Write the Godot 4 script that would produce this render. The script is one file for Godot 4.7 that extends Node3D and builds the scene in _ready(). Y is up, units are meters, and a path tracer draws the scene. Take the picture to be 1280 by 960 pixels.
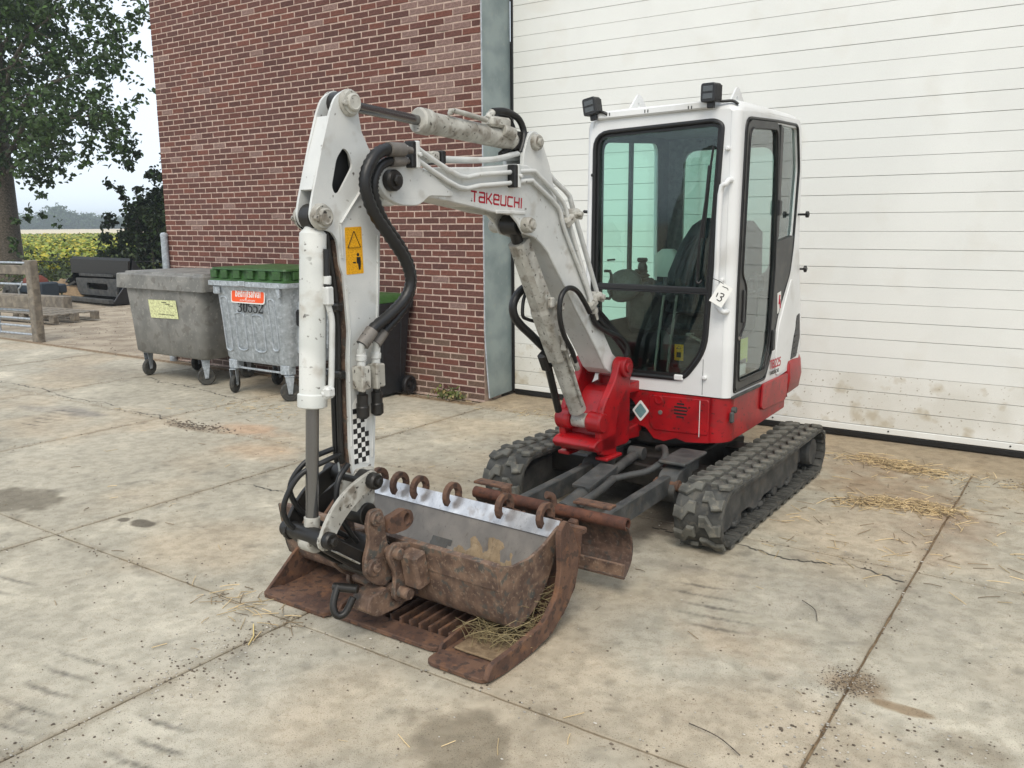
extends Node3D

# ------------------------------------------------------------------ helpers
var M := {}
var used := {}
var rng := RandomNumberGenerator.new()
const UP := Vector3.UP

class MB:
	var st := SurfaceTool.new()
	var xf := Transform3D()
	var g := 1
	var col := Color.WHITE
	func _init(x := Transform3D()):
		st.begin(Mesh.PRIMITIVE_TRIANGLES)
		xf = x
	func _v(p: Vector3, grp: int):
		st.set_smooth_group(grp)
		st.set_color(col)
		st.add_vertex(xf * p)
	# triangle whose front looks along n (local)
	func tri(a: Vector3, b: Vector3, c: Vector3, n: Vector3, grp := -1):
		if (c - a).cross(b - a).dot(n) < 0.0:
			var t := b
			b = c
			c = t
		_v(a, grp)
		_v(b, grp)
		_v(c, grp)
	func quad(a: Vector3, b: Vector3, c: Vector3, d: Vector3, n: Vector3, grp := -1):
		tri(a, b, c, n, grp)
		tri(a, c, d, n, grp)
	# box with chamfered edges
	func box(c: Vector3, s: Vector3, bev := 0.004, b := Basis()):
		var h := s * 0.5
		var e := minf(bev, minf(h.x, minf(h.y, h.z)) * 0.9)
		var P := func(ax: int, sx: int, sy: int, sz: int) -> Vector3:
			var q := Vector3(sx * (h.x - (0.0 if ax == 0 else e)), sy * (h.y - (0.0 if ax == 1 else e)), sz * (h.z - (0.0 if ax == 2 else e)))
			return c + b * q
		for s1 in [-1, 1]:
			quad(P.call(0, s1, -1, -1), P.call(0, s1, 1, -1), P.call(0, s1, 1, 1), P.call(0, s1, -1, 1), b * Vector3(s1, 0, 0))
			quad(P.call(1, -1, s1, -1), P.call(1, 1, s1, -1), P.call(1, 1, s1, 1), P.call(1, -1, s1, 1), b * Vector3(0, s1, 0))
			quad(P.call(2, -1, -1, s1), P.call(2, 1, -1, s1), P.call(2, 1, 1, s1), P.call(2, -1, 1, s1), b * Vector3(0, 0, s1))
			for s2 in [-1, 1]:
				quad(P.call(0, s1, s2, -1), P.call(0, s1, s2, 1), P.call(1, s1, s2, 1), P.call(1, s1, s2, -1), b * Vector3(s1, s2, 0))
				quad(P.call(0, s1, -1, s2), P.call(0, s1, 1, s2), P.call(2, s1, 1, s2), P.call(2, s1, -1, s2), b * Vector3(s1, 0, s2))
				quad(P.call(1, -1, s1, s2), P.call(1, 1, s1, s2), P.call(2, 1, s1, s2), P.call(2, -1, s1, s2), b * Vector3(0, s1, s2))
				for s3 in [-1, 1]:
					tri(P.call(0, s1, s2, s3), P.call(1, s1, s2, s3), P.call(2, s1, s2, s3), b * Vector3(s1, s2, s3))
	# a bar from a to b, section w (sideways) x h (towards up)
	func bar(a: Vector3, b: Vector3, w: float, h: float, up := Vector3.UP, bev := 0.003):
		var d := (b - a).normalized()
		if absf(d.dot(up)) > 0.97:
			up = Vector3.RIGHT
		var r := d.cross(up).normalized()
		var u := r.cross(d).normalized()
		box((a + b) * 0.5, Vector3(w, h, a.distance_to(b)), bev, Basis(r, u, -d))
	func _m(mode: int, u: float, v: float, w: float) -> Vector3:
		return Vector3(w, v, u) if mode == 0 else (Vector3(u, v, w) if mode == 1 else Vector3(u, w, v))
	static func inset(p: PackedVector2Array, e: float) -> PackedVector2Array:
		var o := PackedVector2Array()
		var n := p.size()
		var sg := -1.0 if Geometry2D.is_polygon_clockwise(p) else 1.0
		for i in n:
			var d0 := (p[i] - p[(i + n - 1) % n]).normalized()
			var d1 := (p[(i + 1) % n] - p[i]).normalized()
			var n0 := Vector2(-d0.y, d0.x) * sg
			var n1 := Vector2(-d1.y, d1.x) * sg
			var m := n0 + n1
			m = m / maxf(0.35, m.length_squared() * 0.5)
			o.append(p[i] + m * e)
		return o
	# polygon (u, v) pushed from w0 to w1. mode 0: (z, y) along x; 1: (x, y) along z; 2: (x, z) along y
	func prism(p: PackedVector2Array, w0: float, w1: float, mode := 0, bev := 0.0, holes: Array = [], smooth := false):
		var n := p.size()
		var q := inset(p, bev) if bev > 0.0 else p
		var sg := -1.0 if Geometry2D.is_polygon_clockwise(p) else 1.0
		var f := signf(w1 - w0)
		var wa := w0 + bev * f
		var wb := w1 - bev * f
		g += 1
		var gr := g if smooth else -1
		for i in n:
			var j := (i + 1) % n
			var d := p[j] - p[i]
			var nn := _m(mode, d.y * sg, -d.x * sg, 0)
			quad(_m(mode, p[i].x, p[i].y, wa), _m(mode, p[j].x, p[j].y, wa), _m(mode, p[j].x, p[j].y, wb), _m(mode, p[i].x, p[i].y, wb), nn, gr)
			if bev > 0.0:
				var ax := _m(mode, 0, 0, f)
				var nl := nn.normalized()
				quad(_m(mode, p[i].x, p[i].y, wb), _m(mode, p[j].x, p[j].y, wb), _m(mode, q[j].x, q[j].y, w1), _m(mode, q[i].x, q[i].y, w1), nl + ax)
				quad(_m(mode, p[i].x, p[i].y, wa), _m(mode, p[j].x, p[j].y, wa), _m(mode, q[j].x, q[j].y, w0), _m(mode, q[i].x, q[i].y, w0), nl - ax)
		var cap := q
		for h0 in holes:
			var h: PackedVector2Array = h0
			if Geometry2D.is_polygon_clockwise(h) == Geometry2D.is_polygon_clockwise(cap):
				h = h.duplicate()
				h.reverse()
			var m := h.size()
			g += 1
			for i in m:
				var j := (i + 1) % m
				var d := h[j] - h[i]
				var nn := _m(mode, d.y * sg, -d.x * sg, 0)
				quad(_m(mode, h[i].x, h[i].y, w0), _m(mode, h[j].x, h[j].y, w0), _m(mode, h[j].x, h[j].y, w1), _m(mode, h[i].x, h[i].y, w1), nn, g if smooth else -1)
		var caps: Array = [cap]
		for h0 in holes:
			var h: PackedVector2Array = h0
			var cx := 0.0
			for q0 in h:
				cx += q0.x / h.size()
			var cut := []
			for cc in caps:
				for sd in [-1, 1]:
					var half := PackedVector2Array([Vector2(cx, -99), Vector2(cx + sd * 99, -99), Vector2(cx + sd * 99, 99), Vector2(cx, 99)])
					for pc in Geometry2D.intersect_polygons(cc, half):
						cut.append_array(Geometry2D.clip_polygons(pc, h))
			caps = cut
		for cc in caps:
			var t := Geometry2D.triangulate_polygon(cc)
			if t.is_empty():
				var merged := Geometry2D.offset_polygon(cc, 0.0002)
				if merged.size():
					cc = merged[0]
					t = Geometry2D.triangulate_polygon(cc)
			if t.is_empty():
				print("TRIANGULATION FAILED ", cc)
			for k in range(0, t.size(), 3):
				for e in [0, 1]:
					var w := w1 if e else w0
					tri(_m(mode, cc[t[k]].x, cc[t[k]].y, w), _m(mode, cc[t[k + 1]].x, cc[t[k + 1]].y, w), _m(mode, cc[t[k + 2]].x, cc[t[k + 2]].y, w), _m(mode, 0, 0, f if e else -f))
	# tube along points
	func tube(pts: Array, r: float, n := 8, sub := 0, ridge := 0.0, ends := true):
		var P: Array = pts
		if sub > 0:
			P = MB.catmull(pts, sub)
		var m := P.size()
		g += 1
		var gr := g
		var t0: Vector3 = (P[1] - P[0]).normalized()
		var u := t0.cross(Vector3.UP if absf(t0.y) < 0.9 else Vector3.RIGHT).normalized()
		var rings := []
		for i in m:
			var t: Vector3 = (P[mini(i + 1, m - 1)] - P[maxi(i - 1, 0)]).normalized()
			u = (u - t * u.dot(t)).normalized()
			var w := t.cross(u)
			var ring := []
			var rr := r + (ridge if i % 2 == 0 else 0.0)
			for k in n:
				var a := TAU * k / n
				ring.append(P[i] + (u * cos(a) + w * sin(a)) * rr)
			rings.append(ring)
		for i in m - 1:
			for k in n:
				var k2 := (k + 1) % n
				var nn: Vector3 = (rings[i][k] + rings[i][k2] - P[i] * 2.0)
				quad(rings[i][k], rings[i][k2], rings[i + 1][k2], rings[i + 1][k], nn, gr)
		if ends:
			for k in n:
				tri(P[0], rings[0][k], rings[0][(k + 1) % n], P[0] - P[1])
				tri(P[m - 1], rings[m - 1][k], rings[m - 1][(k + 1) % n], P[m - 1] - P[m - 2])
	static func catmull(pts: Array, sub: int) -> Array:
		var o := []
		var n := pts.size()
		for i in n - 1:
			var a: Vector3 = pts[maxi(i - 1, 0)]
			var b: Vector3 = pts[i]
			var c: Vector3 = pts[i + 1]
			var d: Vector3 = pts[mini(i + 2, n - 1)]
			for k in sub:
				o.append(b.cubic_interpolate(c, a, d, float(k) / sub))
		o.append(pts[n - 1])
		return o
	# profile [[r, h], ...] turned about the axis from a towards b (h in metres from a)
	func lathe(a: Vector3, b: Vector3, prof: Array, n := 20, soft := false):
		var d := (b - a).normalized()
		var u := d.cross(Vector3.UP if absf(d.y) < 0.9 else Vector3.RIGHT).normalized()
		var w := d.cross(u)
		g += 1
		for i in prof.size() - 1:
			if not soft:
				g += 1
			var r0: float = prof[i][0]
			var r1: float = prof[i + 1][0]
			var h0: float = prof[i][1]
			var h1: float = prof[i + 1][1]
			for k in n:
				var c0 := u * cos(TAU * k / n) + w * sin(TAU * k / n)
				var c1 := u * cos(TAU * (k + 1) / n) + w * sin(TAU * (k + 1) / n)
				var rad := (c0 + c1).normalized()
				var nn := rad * (h1 - h0) + d * (r0 - r1)
				var flat := absf(h1 - h0) < 1e-6
				var gr := -1 if flat else g
				if r0 > 1e-6 and r1 > 1e-6:
					quad(a + c0 * r0 + d * h0, a + c1 * r0 + d * h0, a + c1 * r1 + d * h1, a + c0 * r1 + d * h1, nn, gr)
				elif r0 > 1e-6:
					tri(a + c0 * r0 + d * h0, a + c1 * r0 + d * h0, a + d * h1, nn, gr)
				elif r1 > 1e-6:
					tri(a + d * h0, a + c0 * r1 + d * h1, a + c1 * r1 + d * h1, nn, gr)
	func cyl(a: Vector3, b: Vector3, r: float, n := 16, bev := 0.003):
		var l := a.distance_to(b)
		var e := minf(bev, minf(r, l) * 0.4)
		lathe(a, b, [[0.0, 0.0], [r - e, 0.0], [r, e], [r, l - e], [r - e, l], [0.0, l]], n)
	# skin between rings of equal size; axis says which way is outward of the caps
	func loft(rings: Array, cap0 := true, cap1 := true, smooth := true):
		g += 1
		var n: int = rings[0].size()
		var mid := []
		for r in rings:
			var c := Vector3.ZERO
			for p in r:
				c += p
			mid.append(c / n)
		for i in rings.size() - 1:
			for k in n:
				var k2 := (k + 1) % n
				var nn: Vector3 = rings[i][k] + rings[i][k2] + rings[i + 1][k] + rings[i + 1][k2] - (mid[i] + mid[i + 1]) * 2.0
				quad(rings[i][k], rings[i][k2], rings[i + 1][k2], rings[i + 1][k], nn, g if smooth else -1)
		var m := rings.size()
		for k in n:
			if cap0:
				tri(mid[0], rings[0][k], rings[0][(k + 1) % n], mid[0] - mid[1])
			if cap1:
				tri(mid[m - 1], rings[m - 1][k], rings[m - 1][(k + 1) % n], mid[m - 1] - mid[m - 2])
	func mesh(mat: Material) -> ArrayMesh:
		st.generate_normals()
		st.set_material(mat)
		return st.commit()

func poly(a: Array) -> PackedVector2Array:
	var o := PackedVector2Array()
	for i in range(0, a.size(), 2):
		o.append(Vector2(a[i], a[i + 1]))
	return o

# polygon with rounded corners: r one radius or a list
func rpoly(a: Array, r, n := 4) -> PackedVector2Array:
	var p := poly(a)
	var o := PackedVector2Array()
	var m := p.size()
	for i in m:
		var rr: float = r[i] if r is Array else r
		if rr <= 0.0:
			o.append(p[i])
			continue
		var d0 := p[(i + m - 1) % m] - p[i]
		var d1 := p[(i + 1) % m] - p[i]
		var t := minf(rr, minf(d0.length(), d1.length()) * 0.45)
		var s := p[i] + d0.normalized() * t
		var e := p[i] + d1.normalized() * t
		for k in n + 1:
			var x := float(k) / n
			o.append(s.lerp(p[i], x).lerp(p[i].lerp(e, x), x))
	return o

func rring(cx: float, cz: float, w: float, d: float, r: float, y: float, n := 5) -> Array:
	var o := []
	for q in 4:
		var sx := [1, -1, -1, 1][q] as int
		var sz := [1, 1, -1, -1][q] as int
		for k in n + 1:
			var a := PI / 2 * (q + float(k) / n)
			o.append(Vector3(cx + sx * (w / 2 - r) + cos(a) * r, y, cz + sz * (d / 2 - r) + sin(a) * r))
	return o

func numbered(called: String) -> String:
	if not used.has(called):
		used[called] = 0
		return called
	used[called] += 1
	return "%s_%03d" % [called, used[called]]

func metas(o: Node, label := "", category := "", group := "", kind := ""):
	if label: o.set_meta("label", label)
	if category: o.set_meta("category", category)
	if group: o.set_meta("group", group)
	if kind: o.set_meta("kind", kind)

func thing(called: String, label: String, category: String, at := Vector3.ZERO, group := "", kind := "") -> Node3D:
	var o := Node3D.new()
	o.name = numbered(called)
	o.position = at
	add_child(o)
	metas(o, label, category, group, kind)
	return o

# commits a builder (world coordinates) as one named mesh under a thing or part
func part(b: MB, called: String, mat: Material, parent: Node3D, label := "", kind := "") -> MeshInstance3D:
	var mi := MeshInstance3D.new()
	mi.name = called
	mi.mesh = b.mesh(mat)
	var off := Vector3.ZERO
	var p: Node = parent
	while p is Node3D and p != self:
		off -= p.position
		p = p.get_parent()
	mi.position = off
	parent.add_child(mi, true)
	if label: mi.set_meta("label", label)
	if kind: mi.set_meta("kind", kind)
	return mi

func top(b: MB, called: String, mat: Material, label: String, category: String, group := "", kind := "") -> MeshInstance3D:
	var mi := MeshInstance3D.new()
	mi.name = numbered(called)
	mi.mesh = b.mesh(mat)
	add_child(mi)
	metas(mi, label, category, group, kind)
	return mi

func scatter(called: String, mesh: Mesh, xs: Array, cols: Array, parent: Node, label := "", category := "", kind := "stuff") -> MultiMeshInstance3D:
	var mm := MultiMesh.new()
	mm.transform_format = MultiMesh.TRANSFORM_3D
	mm.use_colors = true
	mm.mesh = mesh
	mm.instance_count = xs.size()
	for i in xs.size():
		mm.set_instance_transform(i, xs[i])
		mm.set_instance_color(i, cols[i])
	var mi := MultiMeshInstance3D.new()
	mi.name = numbered(called) if parent == self else called
	mi.multimesh = mm
	if parent is Node3D and parent != self:
		mi.position = -parent.position
	parent.add_child(mi, true)
	metas(mi, label, category, "", kind)
	return mi

func lin(r: float, g: float, b: float) -> Color:
	return Color(r, g, b).linear_to_srgb()

# ------------------------------------------------------------------ textures
func nz(seed_: int, freq: float, size: int, oct := 4, kind := FastNoiseLite.TYPE_SIMPLEX_SMOOTH, h := 0) -> PackedByteArray:
	var f := FastNoiseLite.new()
	f.seed = seed_
	f.noise_type = kind
	f.frequency = freq
	f.fractal_octaves = oct
	f.fractal_type = FastNoiseLite.FRACTAL_FBM
	var im := f.get_seamless_image(size, h if h else size, false, false, 0.1, true)
	im.convert(Image.FORMAT_L8)
	return im.get_data()

# base ramp c0..c1 by broad noise, spots of colour cs where the spot noise is past its limit
func tex(seed_: int, size: int, c0: Color, c1: Color, f1: float, cs: Color, fs: float, lim: float, soft := 12.0, grain := 0.06, cs2 := Color(0, 0, 0, 0), fs2 := 0.02, lim2 := 180.0) -> ImageTexture:
	var a := nz(seed_, f1, size, 4)
	var s := nz(seed_ + 7, fs, size, 4)
	var s2 := nz(seed_ + 13, fs2, size, 3)
	var gr := nz(seed_ + 19, 0.35, size, 2)
	var o := PackedByteArray()
	o.resize(size * size * 3)
	for i in size * size:
		var c := c0.lerp(c1, clampf((a[i] - 70) / 115.0, 0, 1))
		if s[i] > lim:
			c = c.lerp(cs, clampf((s[i] - lim) / soft, 0, 1) * cs.a)
		if cs2.a > 0 and s2[i] > lim2:
			c = c.lerp(cs2, clampf((s2[i] - lim2) / 25.0, 0, 1) * cs2.a)
		var k := 1.0 + (gr[i] - 128) / 128.0 * grain
		o[i * 3] = clampi(int(c.r * k * 255), 0, 255)
		o[i * 3 + 1] = clampi(int(c.g * k * 255), 0, 255)
		o[i * 3 + 2] = clampi(int(c.b * k * 255), 0, 255)
	return ImageTexture.create_from_image(Image.create_from_data(size, size, false, Image.FORMAT_RGB8, o))

func bumptex(seed_: int, size: int, f1: float, f2: float, mixv := 0.5) -> ImageTexture:
	var a := nz(seed_, f1, size, 5)
	var b := nz(seed_ + 3, f2, size, 3)
	var o := PackedByteArray()
	o.resize(size * size)
	for i in size * size:
		o[i] = int(a[i] * (1.0 - mixv) + b[i] * mixv)
	return ImageTexture.create_from_image(Image.create_from_data(size, size, false, Image.FORMAT_L8, o))

func mat(called: String, t, c: Color, rough: float, tile := 1.0, metal := 0.0, bump: Texture2D = null, bs := 0.1) -> StandardMaterial3D:
	var m := StandardMaterial3D.new()
	m.resource_name = called
	m.albedo_color = c
	if t: m.albedo_texture = t
	m.roughness = rough
	m.metallic = metal
	m.uv1_triplanar = true
	m.uv1_scale = Vector3.ONE / tile
	if bump:
		m.heightmap_enabled = true
		m.heightmap_texture = bump
		m.heightmap_scale = bs
	M[called] = m
	return m

func make_materials():
	var W := Color.WHITE
	var b_fine := bumptex(11, 512, 0.05, 0.3, 0.5)
	var b_soft := bumptex(21, 256, 0.012, 0.04, 0.4)
	var t_cab := tex(31, 512, Color(0.86, 0.865, 0.86), Color(0.90, 0.905, 0.90), 0.004, Color(0.70, 0.69, 0.66, 0.5), 0.006, 178, 60.0, 0.012)
	var t_white := tex(35, 512, Color(0.765, 0.775, 0.765), Color(0.825, 0.83, 0.815), 0.006, Color(0.62, 0.60, 0.56, 0.5), 0.010, 172, 60.0, 0.02, Color(0.25, 0.22, 0.19, 0.9), 0.045, 216.0)
	var t_chip := tex(38, 512, Color(0.79, 0.80, 0.78), Color(0.86, 0.865, 0.845), 0.006, Color(0.62, 0.58, 0.52, 0.5), 0.010, 176, 60.0, 0.02, Color(0.20, 0.17, 0.14, 0.95), 0.04, 204.0)
	var t_dirty := tex(41, 512, Color(0.62, 0.61, 0.575), Color(0.74, 0.735, 0.70), 0.01, Color(0.36, 0.32, 0.27, 0.7), 0.012, 145, 70.0, 0.05, Color(0.12, 0.105, 0.09, 0.95), 0.04, 196.0)
	var t_red := tex(51, 512, Color(0.55, 0.045, 0.075), Color(0.66, 0.06, 0.09), 0.008, Color(0.42, 0.20, 0.17, 0.5), 0.015, 168, 40.0, 0.05, Color(0.22, 0.07, 0.06, 0.8), 0.05, 190.0)
	var t_rust := tex(61, 512, Color(0.33, 0.225, 0.175), Color(0.43, 0.30, 0.225), 0.008, Color(0.55, 0.36, 0.235, 0.6), 0.012, 155, 70.0, 0.12, Color(0.22, 0.165, 0.14, 0.6), 0.02, 165.0)
	var t_brown := tex(71, 512, Color(0.27, 0.215, 0.185), Color(0.42, 0.345, 0.29), 0.01, Color(0.22, 0.25, 0.25, 0.7), 0.014, 160, 40.0, 0.14, Color(0.50, 0.44, 0.38, 0.6), 0.04, 170.0)
	var t_steel := tex(81, 512, Color(0.60, 0.60, 0.605), Color(0.74, 0.735, 0.73), 0.008, Color(0.46, 0.41, 0.37, 0.6), 0.012, 165, 60.0, 0.07, Color(0.40, 0.385, 0.37, 0.5), 0.05, 190.0)
	var t_rub := tex(91, 256, Color(0.20, 0.20, 0.19), Color(0.30, 0.30, 0.285), 0.012, Color(0.40, 0.38, 0.34, 0.6), 0.03, 160, 50.0, 0.10)
	var t_frame := tex(101, 512, Color(0.27, 0.275, 0.27), Color(0.39, 0.385, 0.37), 0.01, Color(0.44, 0.40, 0.35, 0.5), 0.014, 150, 70.0, 0.08, Color(0.36, 0.29, 0.23, 0.4), 0.03, 185.0)
	var t_galv := tex(111, 512, Color(0.58, 0.61, 0.63), Color(0.70, 0.73, 0.755), 0.02, Color(0.84, 0.865, 0.89, 0.7), 0.03, 160, 50.0, 0.10, Color(0.50, 0.53, 0.555, 0.5), 0.05, 170.0)
	var t_clad := tex(121, 512, Color(0.47, 0.525, 0.53), Color(0.55, 0.60, 0.60), 0.006, Color(0.60, 0.62, 0.59, 0.4), 0.03, 178, 50.0, 0.04)
	var t_wood := tex(131, 256, Color(0.44, 0.415, 0.375), Color(0.55, 0.515, 0.46), 0.015, Color(0.36, 0.33, 0.29, 0.6), 0.02, 160, 60.0, 0.12)
	var t_door := tex(141, 512, Color(0.895, 0.90, 0.88), Color(0.915, 0.92, 0.90), 0.004, Color(0.86, 0.85, 0.81, 0.5), 0.007, 165, 80.0, 0.008)
	var t_bin := tex(151, 512, Color(0.44, 0.44, 0.425), Color(0.53, 0.525, 0.505), 0.006, Color(0.62, 0.61, 0.58, 0.6), 0.03, 175, 30.0, 0.06, Color(0.36, 0.345, 0.32, 0.5), 0.012, 160.0)
	var t_brick := tex(161, 256, Color(0.86, 0.85, 0.84), Color(1, 1, 1), 0.03, Color(0.62, 0.58, 0.56, 0.7), 0.05, 165, 40.0, 0.14)
	var t_mort := tex(171, 256, Color(0.69, 0.605, 0.555), Color(0.78, 0.69, 0.635), 0.03, Color(0.58, 0.52, 0.47, 0.6), 0.02, 165, 40.0, 0.10)
	var t_dirt := tex(181, 512, Color(0.56, 0.51, 0.44), Color(0.67, 0.62, 0.54), 0.008, Color(0.46, 0.40, 0.33, 0.6), 0.012, 155, 80.0, 0.14, Color(0.74, 0.70, 0.62, 0.5), 0.08, 180.0)
	var t_bark := tex(191, 256, Color(0.30, 0.275, 0.24), Color(0.44, 0.41, 0.36), 0.03, Color(0.20, 0.18, 0.15, 0.8), 0.05, 150, 40.0, 0.15)
	var t_conc := tex(201, 1024, Color(0.90, 0.90, 0.895), Color(1, 1, 1), 0.01, Color(0.84, 0.825, 0.80, 0.5), 0.025, 150, 60.0, 0.13, Color(0.60, 0.585, 0.56, 0.8), 0.14, 182.0)
	var b_conc := bumptex(211, 1024, 0.02, 0.25, 0.45)
	mat("white_paint", t_white, W, 0.42, 1.1)
	mat("dirty_paint", t_dirty, W, 0.5, 0.7)
	mat("chip_paint", t_chip, W, 0.42, 0.9)
	mat("cab_white", t_cab, W, 0.34, 2.3)
	mat("red_paint", t_red, W, 0.38, 1.0)
	mat("rust", t_rust, Color(0.98, 1.04, 1.08), 0.85, 0.6, 0.0, b_fine, 0.25)
	mat("old_steel", t_brown, Color(1.18, 1.16, 1.14), 0.7, 0.6, 0.0, b_fine, 0.25)
	mat("worn_steel", t_steel, Color(0.70, 0.675, 0.64), 0.55, 0.8, 0.1)
	mat("bright_steel", t_steel, Color(1.25, 1.25, 1.25), 0.28, 0.5, 0.7)
	mat("rod_steel", null, Color(0.50, 0.50, 0.50), 0.22, 1.0, 0.85)
	mat("rubber", t_rub, W, 0.8, 0.5, 0.0, b_fine, 0.12)
	mat("tread", t_rub, Color(1.28, 1.27, 1.24), 0.75, 0.5, 0.0, b_fine, 0.1)
	mat("old_rust", t_rust, Color(0.92, 0.84, 0.82), 0.8, 0.5, 0.0, b_fine, 0.2)
	mat("black_rubber", null, Color(0.10, 0.10, 0.10), 0.42)
	mat("black_plastic", null, Color(0.13, 0.13, 0.135), 0.42)
	mat("door_black", t_rub, Color(0.72, 0.72, 0.74), 0.42, 0.9)
	mat("frame_grey", t_frame, Color(0.84, 0.85, 0.86), 0.7, 0.8, 0.0, b_fine, 0.1)
	mat("grease_dark", t_frame, Color(0.40, 0.38, 0.36), 0.45, 0.4)
	mat("galvanised", t_galv, W, 0.42, 0.8, 0.2)
	mat("cladding", t_clad, W, 0.45, 1.4)
	mat("wood", t_wood, W, 0.85, 0.7, 0.0, b_fine, 0.2)
	mat("door_white", t_door, W, 0.45, 2.6)
	mat("door_dirty", tex(145, 512, Color(0.85, 0.845, 0.81), Color(0.90, 0.90, 0.875), 0.006, Color(0.70, 0.655, 0.56, 0.6), 0.012, 160, 70.0, 0.02, Color(0.55, 0.50, 0.42, 0.7), 0.08, 200.0), W, 0.5, 1.8)
	mat("bin_plastic", t_bin, W, 0.6, 1.1, 0.0, b_soft, 0.08)
	mat("green_plastic", t_brick, Color(0.22, 0.38, 0.18), 0.5, 0.8)
	mat("dark_bin", t_brick, Color(0.15, 0.165, 0.185), 0.45, 0.8)
	mat("mortar", t_mort, W, 0.95, 0.6, 0.0, b_fine, 0.3)
	mat("dirt", t_dirt, W, 0.95, 2.6, 0.0, b_fine, 0.35)
	M.dirt.uv1_world_triplanar = true
	mat("bark", t_bark, W, 0.9, 0.6, 0.0, b_fine, 1.2)
	mat("orange_sticker", null, Color(0.93, 0.34, 0.10), 0.5)
	mat("yellow_sticker", t_brick, Color(0.95, 0.70, 0.10), 0.45, 0.07)
	mat("paper_white", null, Color(0.90, 0.90, 0.88), 0.6)
	mat("paper_yellow", t_brick, Color(0.90, 0.92, 0.70), 0.7, 0.3)
	mat("paper_lime", null, Color(0.80, 0.86, 0.30), 0.7)
	mat("ink_black", null, Color(0.09, 0.09, 0.09), 0.6)
	mat("ink_red", null, Color(0.68, 0.07, 0.17), 0.45)
	mat("lens_grey", null, Color(0.34, 0.35, 0.35), 0.12, 1.0, 0.3)
	mat("seat_cloth", t_brick, Color(0.20, 0.215, 0.25), 0.85, 0.4)
	mat("cab_grey", t_brick, Color(0.36, 0.37, 0.37), 0.6, 0.5)
	mat("can_white", null, Color(0.80, 0.82, 0.78), 0.5)
	mat("pebble", t_brick, Color(0.72, 0.68, 0.62), 0.9, 0.1)
	mat("soil", t_dirt, Color(0.86, 0.80, 0.72), 0.95, 0.3, 0.0, b_fine, 0.4)
	# bricks: a few tones of the same clay
	var tones := [Color(0.43, 0.275, 0.24), Color(0.455, 0.29, 0.25), Color(0.405, 0.262, 0.232), Color(0.44, 0.295, 0.265), Color(0.475, 0.30, 0.255), Color(0.42, 0.285, 0.26), Color(0.385, 0.255, 0.23), Color(0.56, 0.455, 0.425), Color(0.45, 0.365, 0.315)]
	for i in tones.size():
		mat("brick_%d" % i, t_brick, tones[i], 0.9, 0.21, 0.0, b_fine, 0.15)
	var bt := mat("brick_tinted", t_brick, W, 0.9, 0.21, 0.0, b_fine, 0.15)
	bt.vertex_color_use_as_albedo = true
	# concrete: fine grain x one broad map of stains and painted shade laid over the yard (second UV)
	var mc := mat("concrete", t_conc, W, 0.9, 1.3, 0.0, b_conc, 0.28)
	mc.uv1_world_triplanar = true
	mc.detail_enabled = true
	mc.detail_blend_mode = BaseMaterial3D.BLEND_MODE_MUL
	mc.detail_uv_layer = BaseMaterial3D.DETAIL_UV_2
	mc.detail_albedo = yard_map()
	# leaves
	for L in [["leaf_dark", Color(0.235, 0.315, 0.15)], ["leaf_far", Color(0.26, 0.33, 0.20)], ["leaf_crop", Color(1, 1, 1)], ["straw", Color(1, 1, 1)], ["chip", Color(1, 1, 1)]]:
		var m := StandardMaterial3D.new()
		m.resource_name = L[0]
		m.albedo_color = L[1]
		m.roughness = 0.65
		m.vertex_color_use_as_albedo = true
		if L[0].begins_with("leaf"):
			m.backlight_enabled = true
			m.backlight = Color(0.35, 0.4, 0.2)
		M[L[0]] = m
	# glass
	for G in [["green_glass", Color(0.86, 0.97, 0.935, 0.0)], ["clear_glass", Color(0.90, 0.955, 0.945, 0.0)], ["dark_glass", Color(0.64, 0.73, 0.70, 0.0)]]:
		var m := StandardMaterial3D.new()
		m.resource_name = G[0]
		m.albedo_color = G[1]
		m.roughness = 0.0
		m.transparency = BaseMaterial3D.TRANSPARENCY_ALPHA
		m.refraction_enabled = true
		m.refraction_scale = 0.05
		M[G[0]] = m

const YX0 := -14.0
const YZ0 := -1.0
const YW := 23.0
const YH := 11.5

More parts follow.
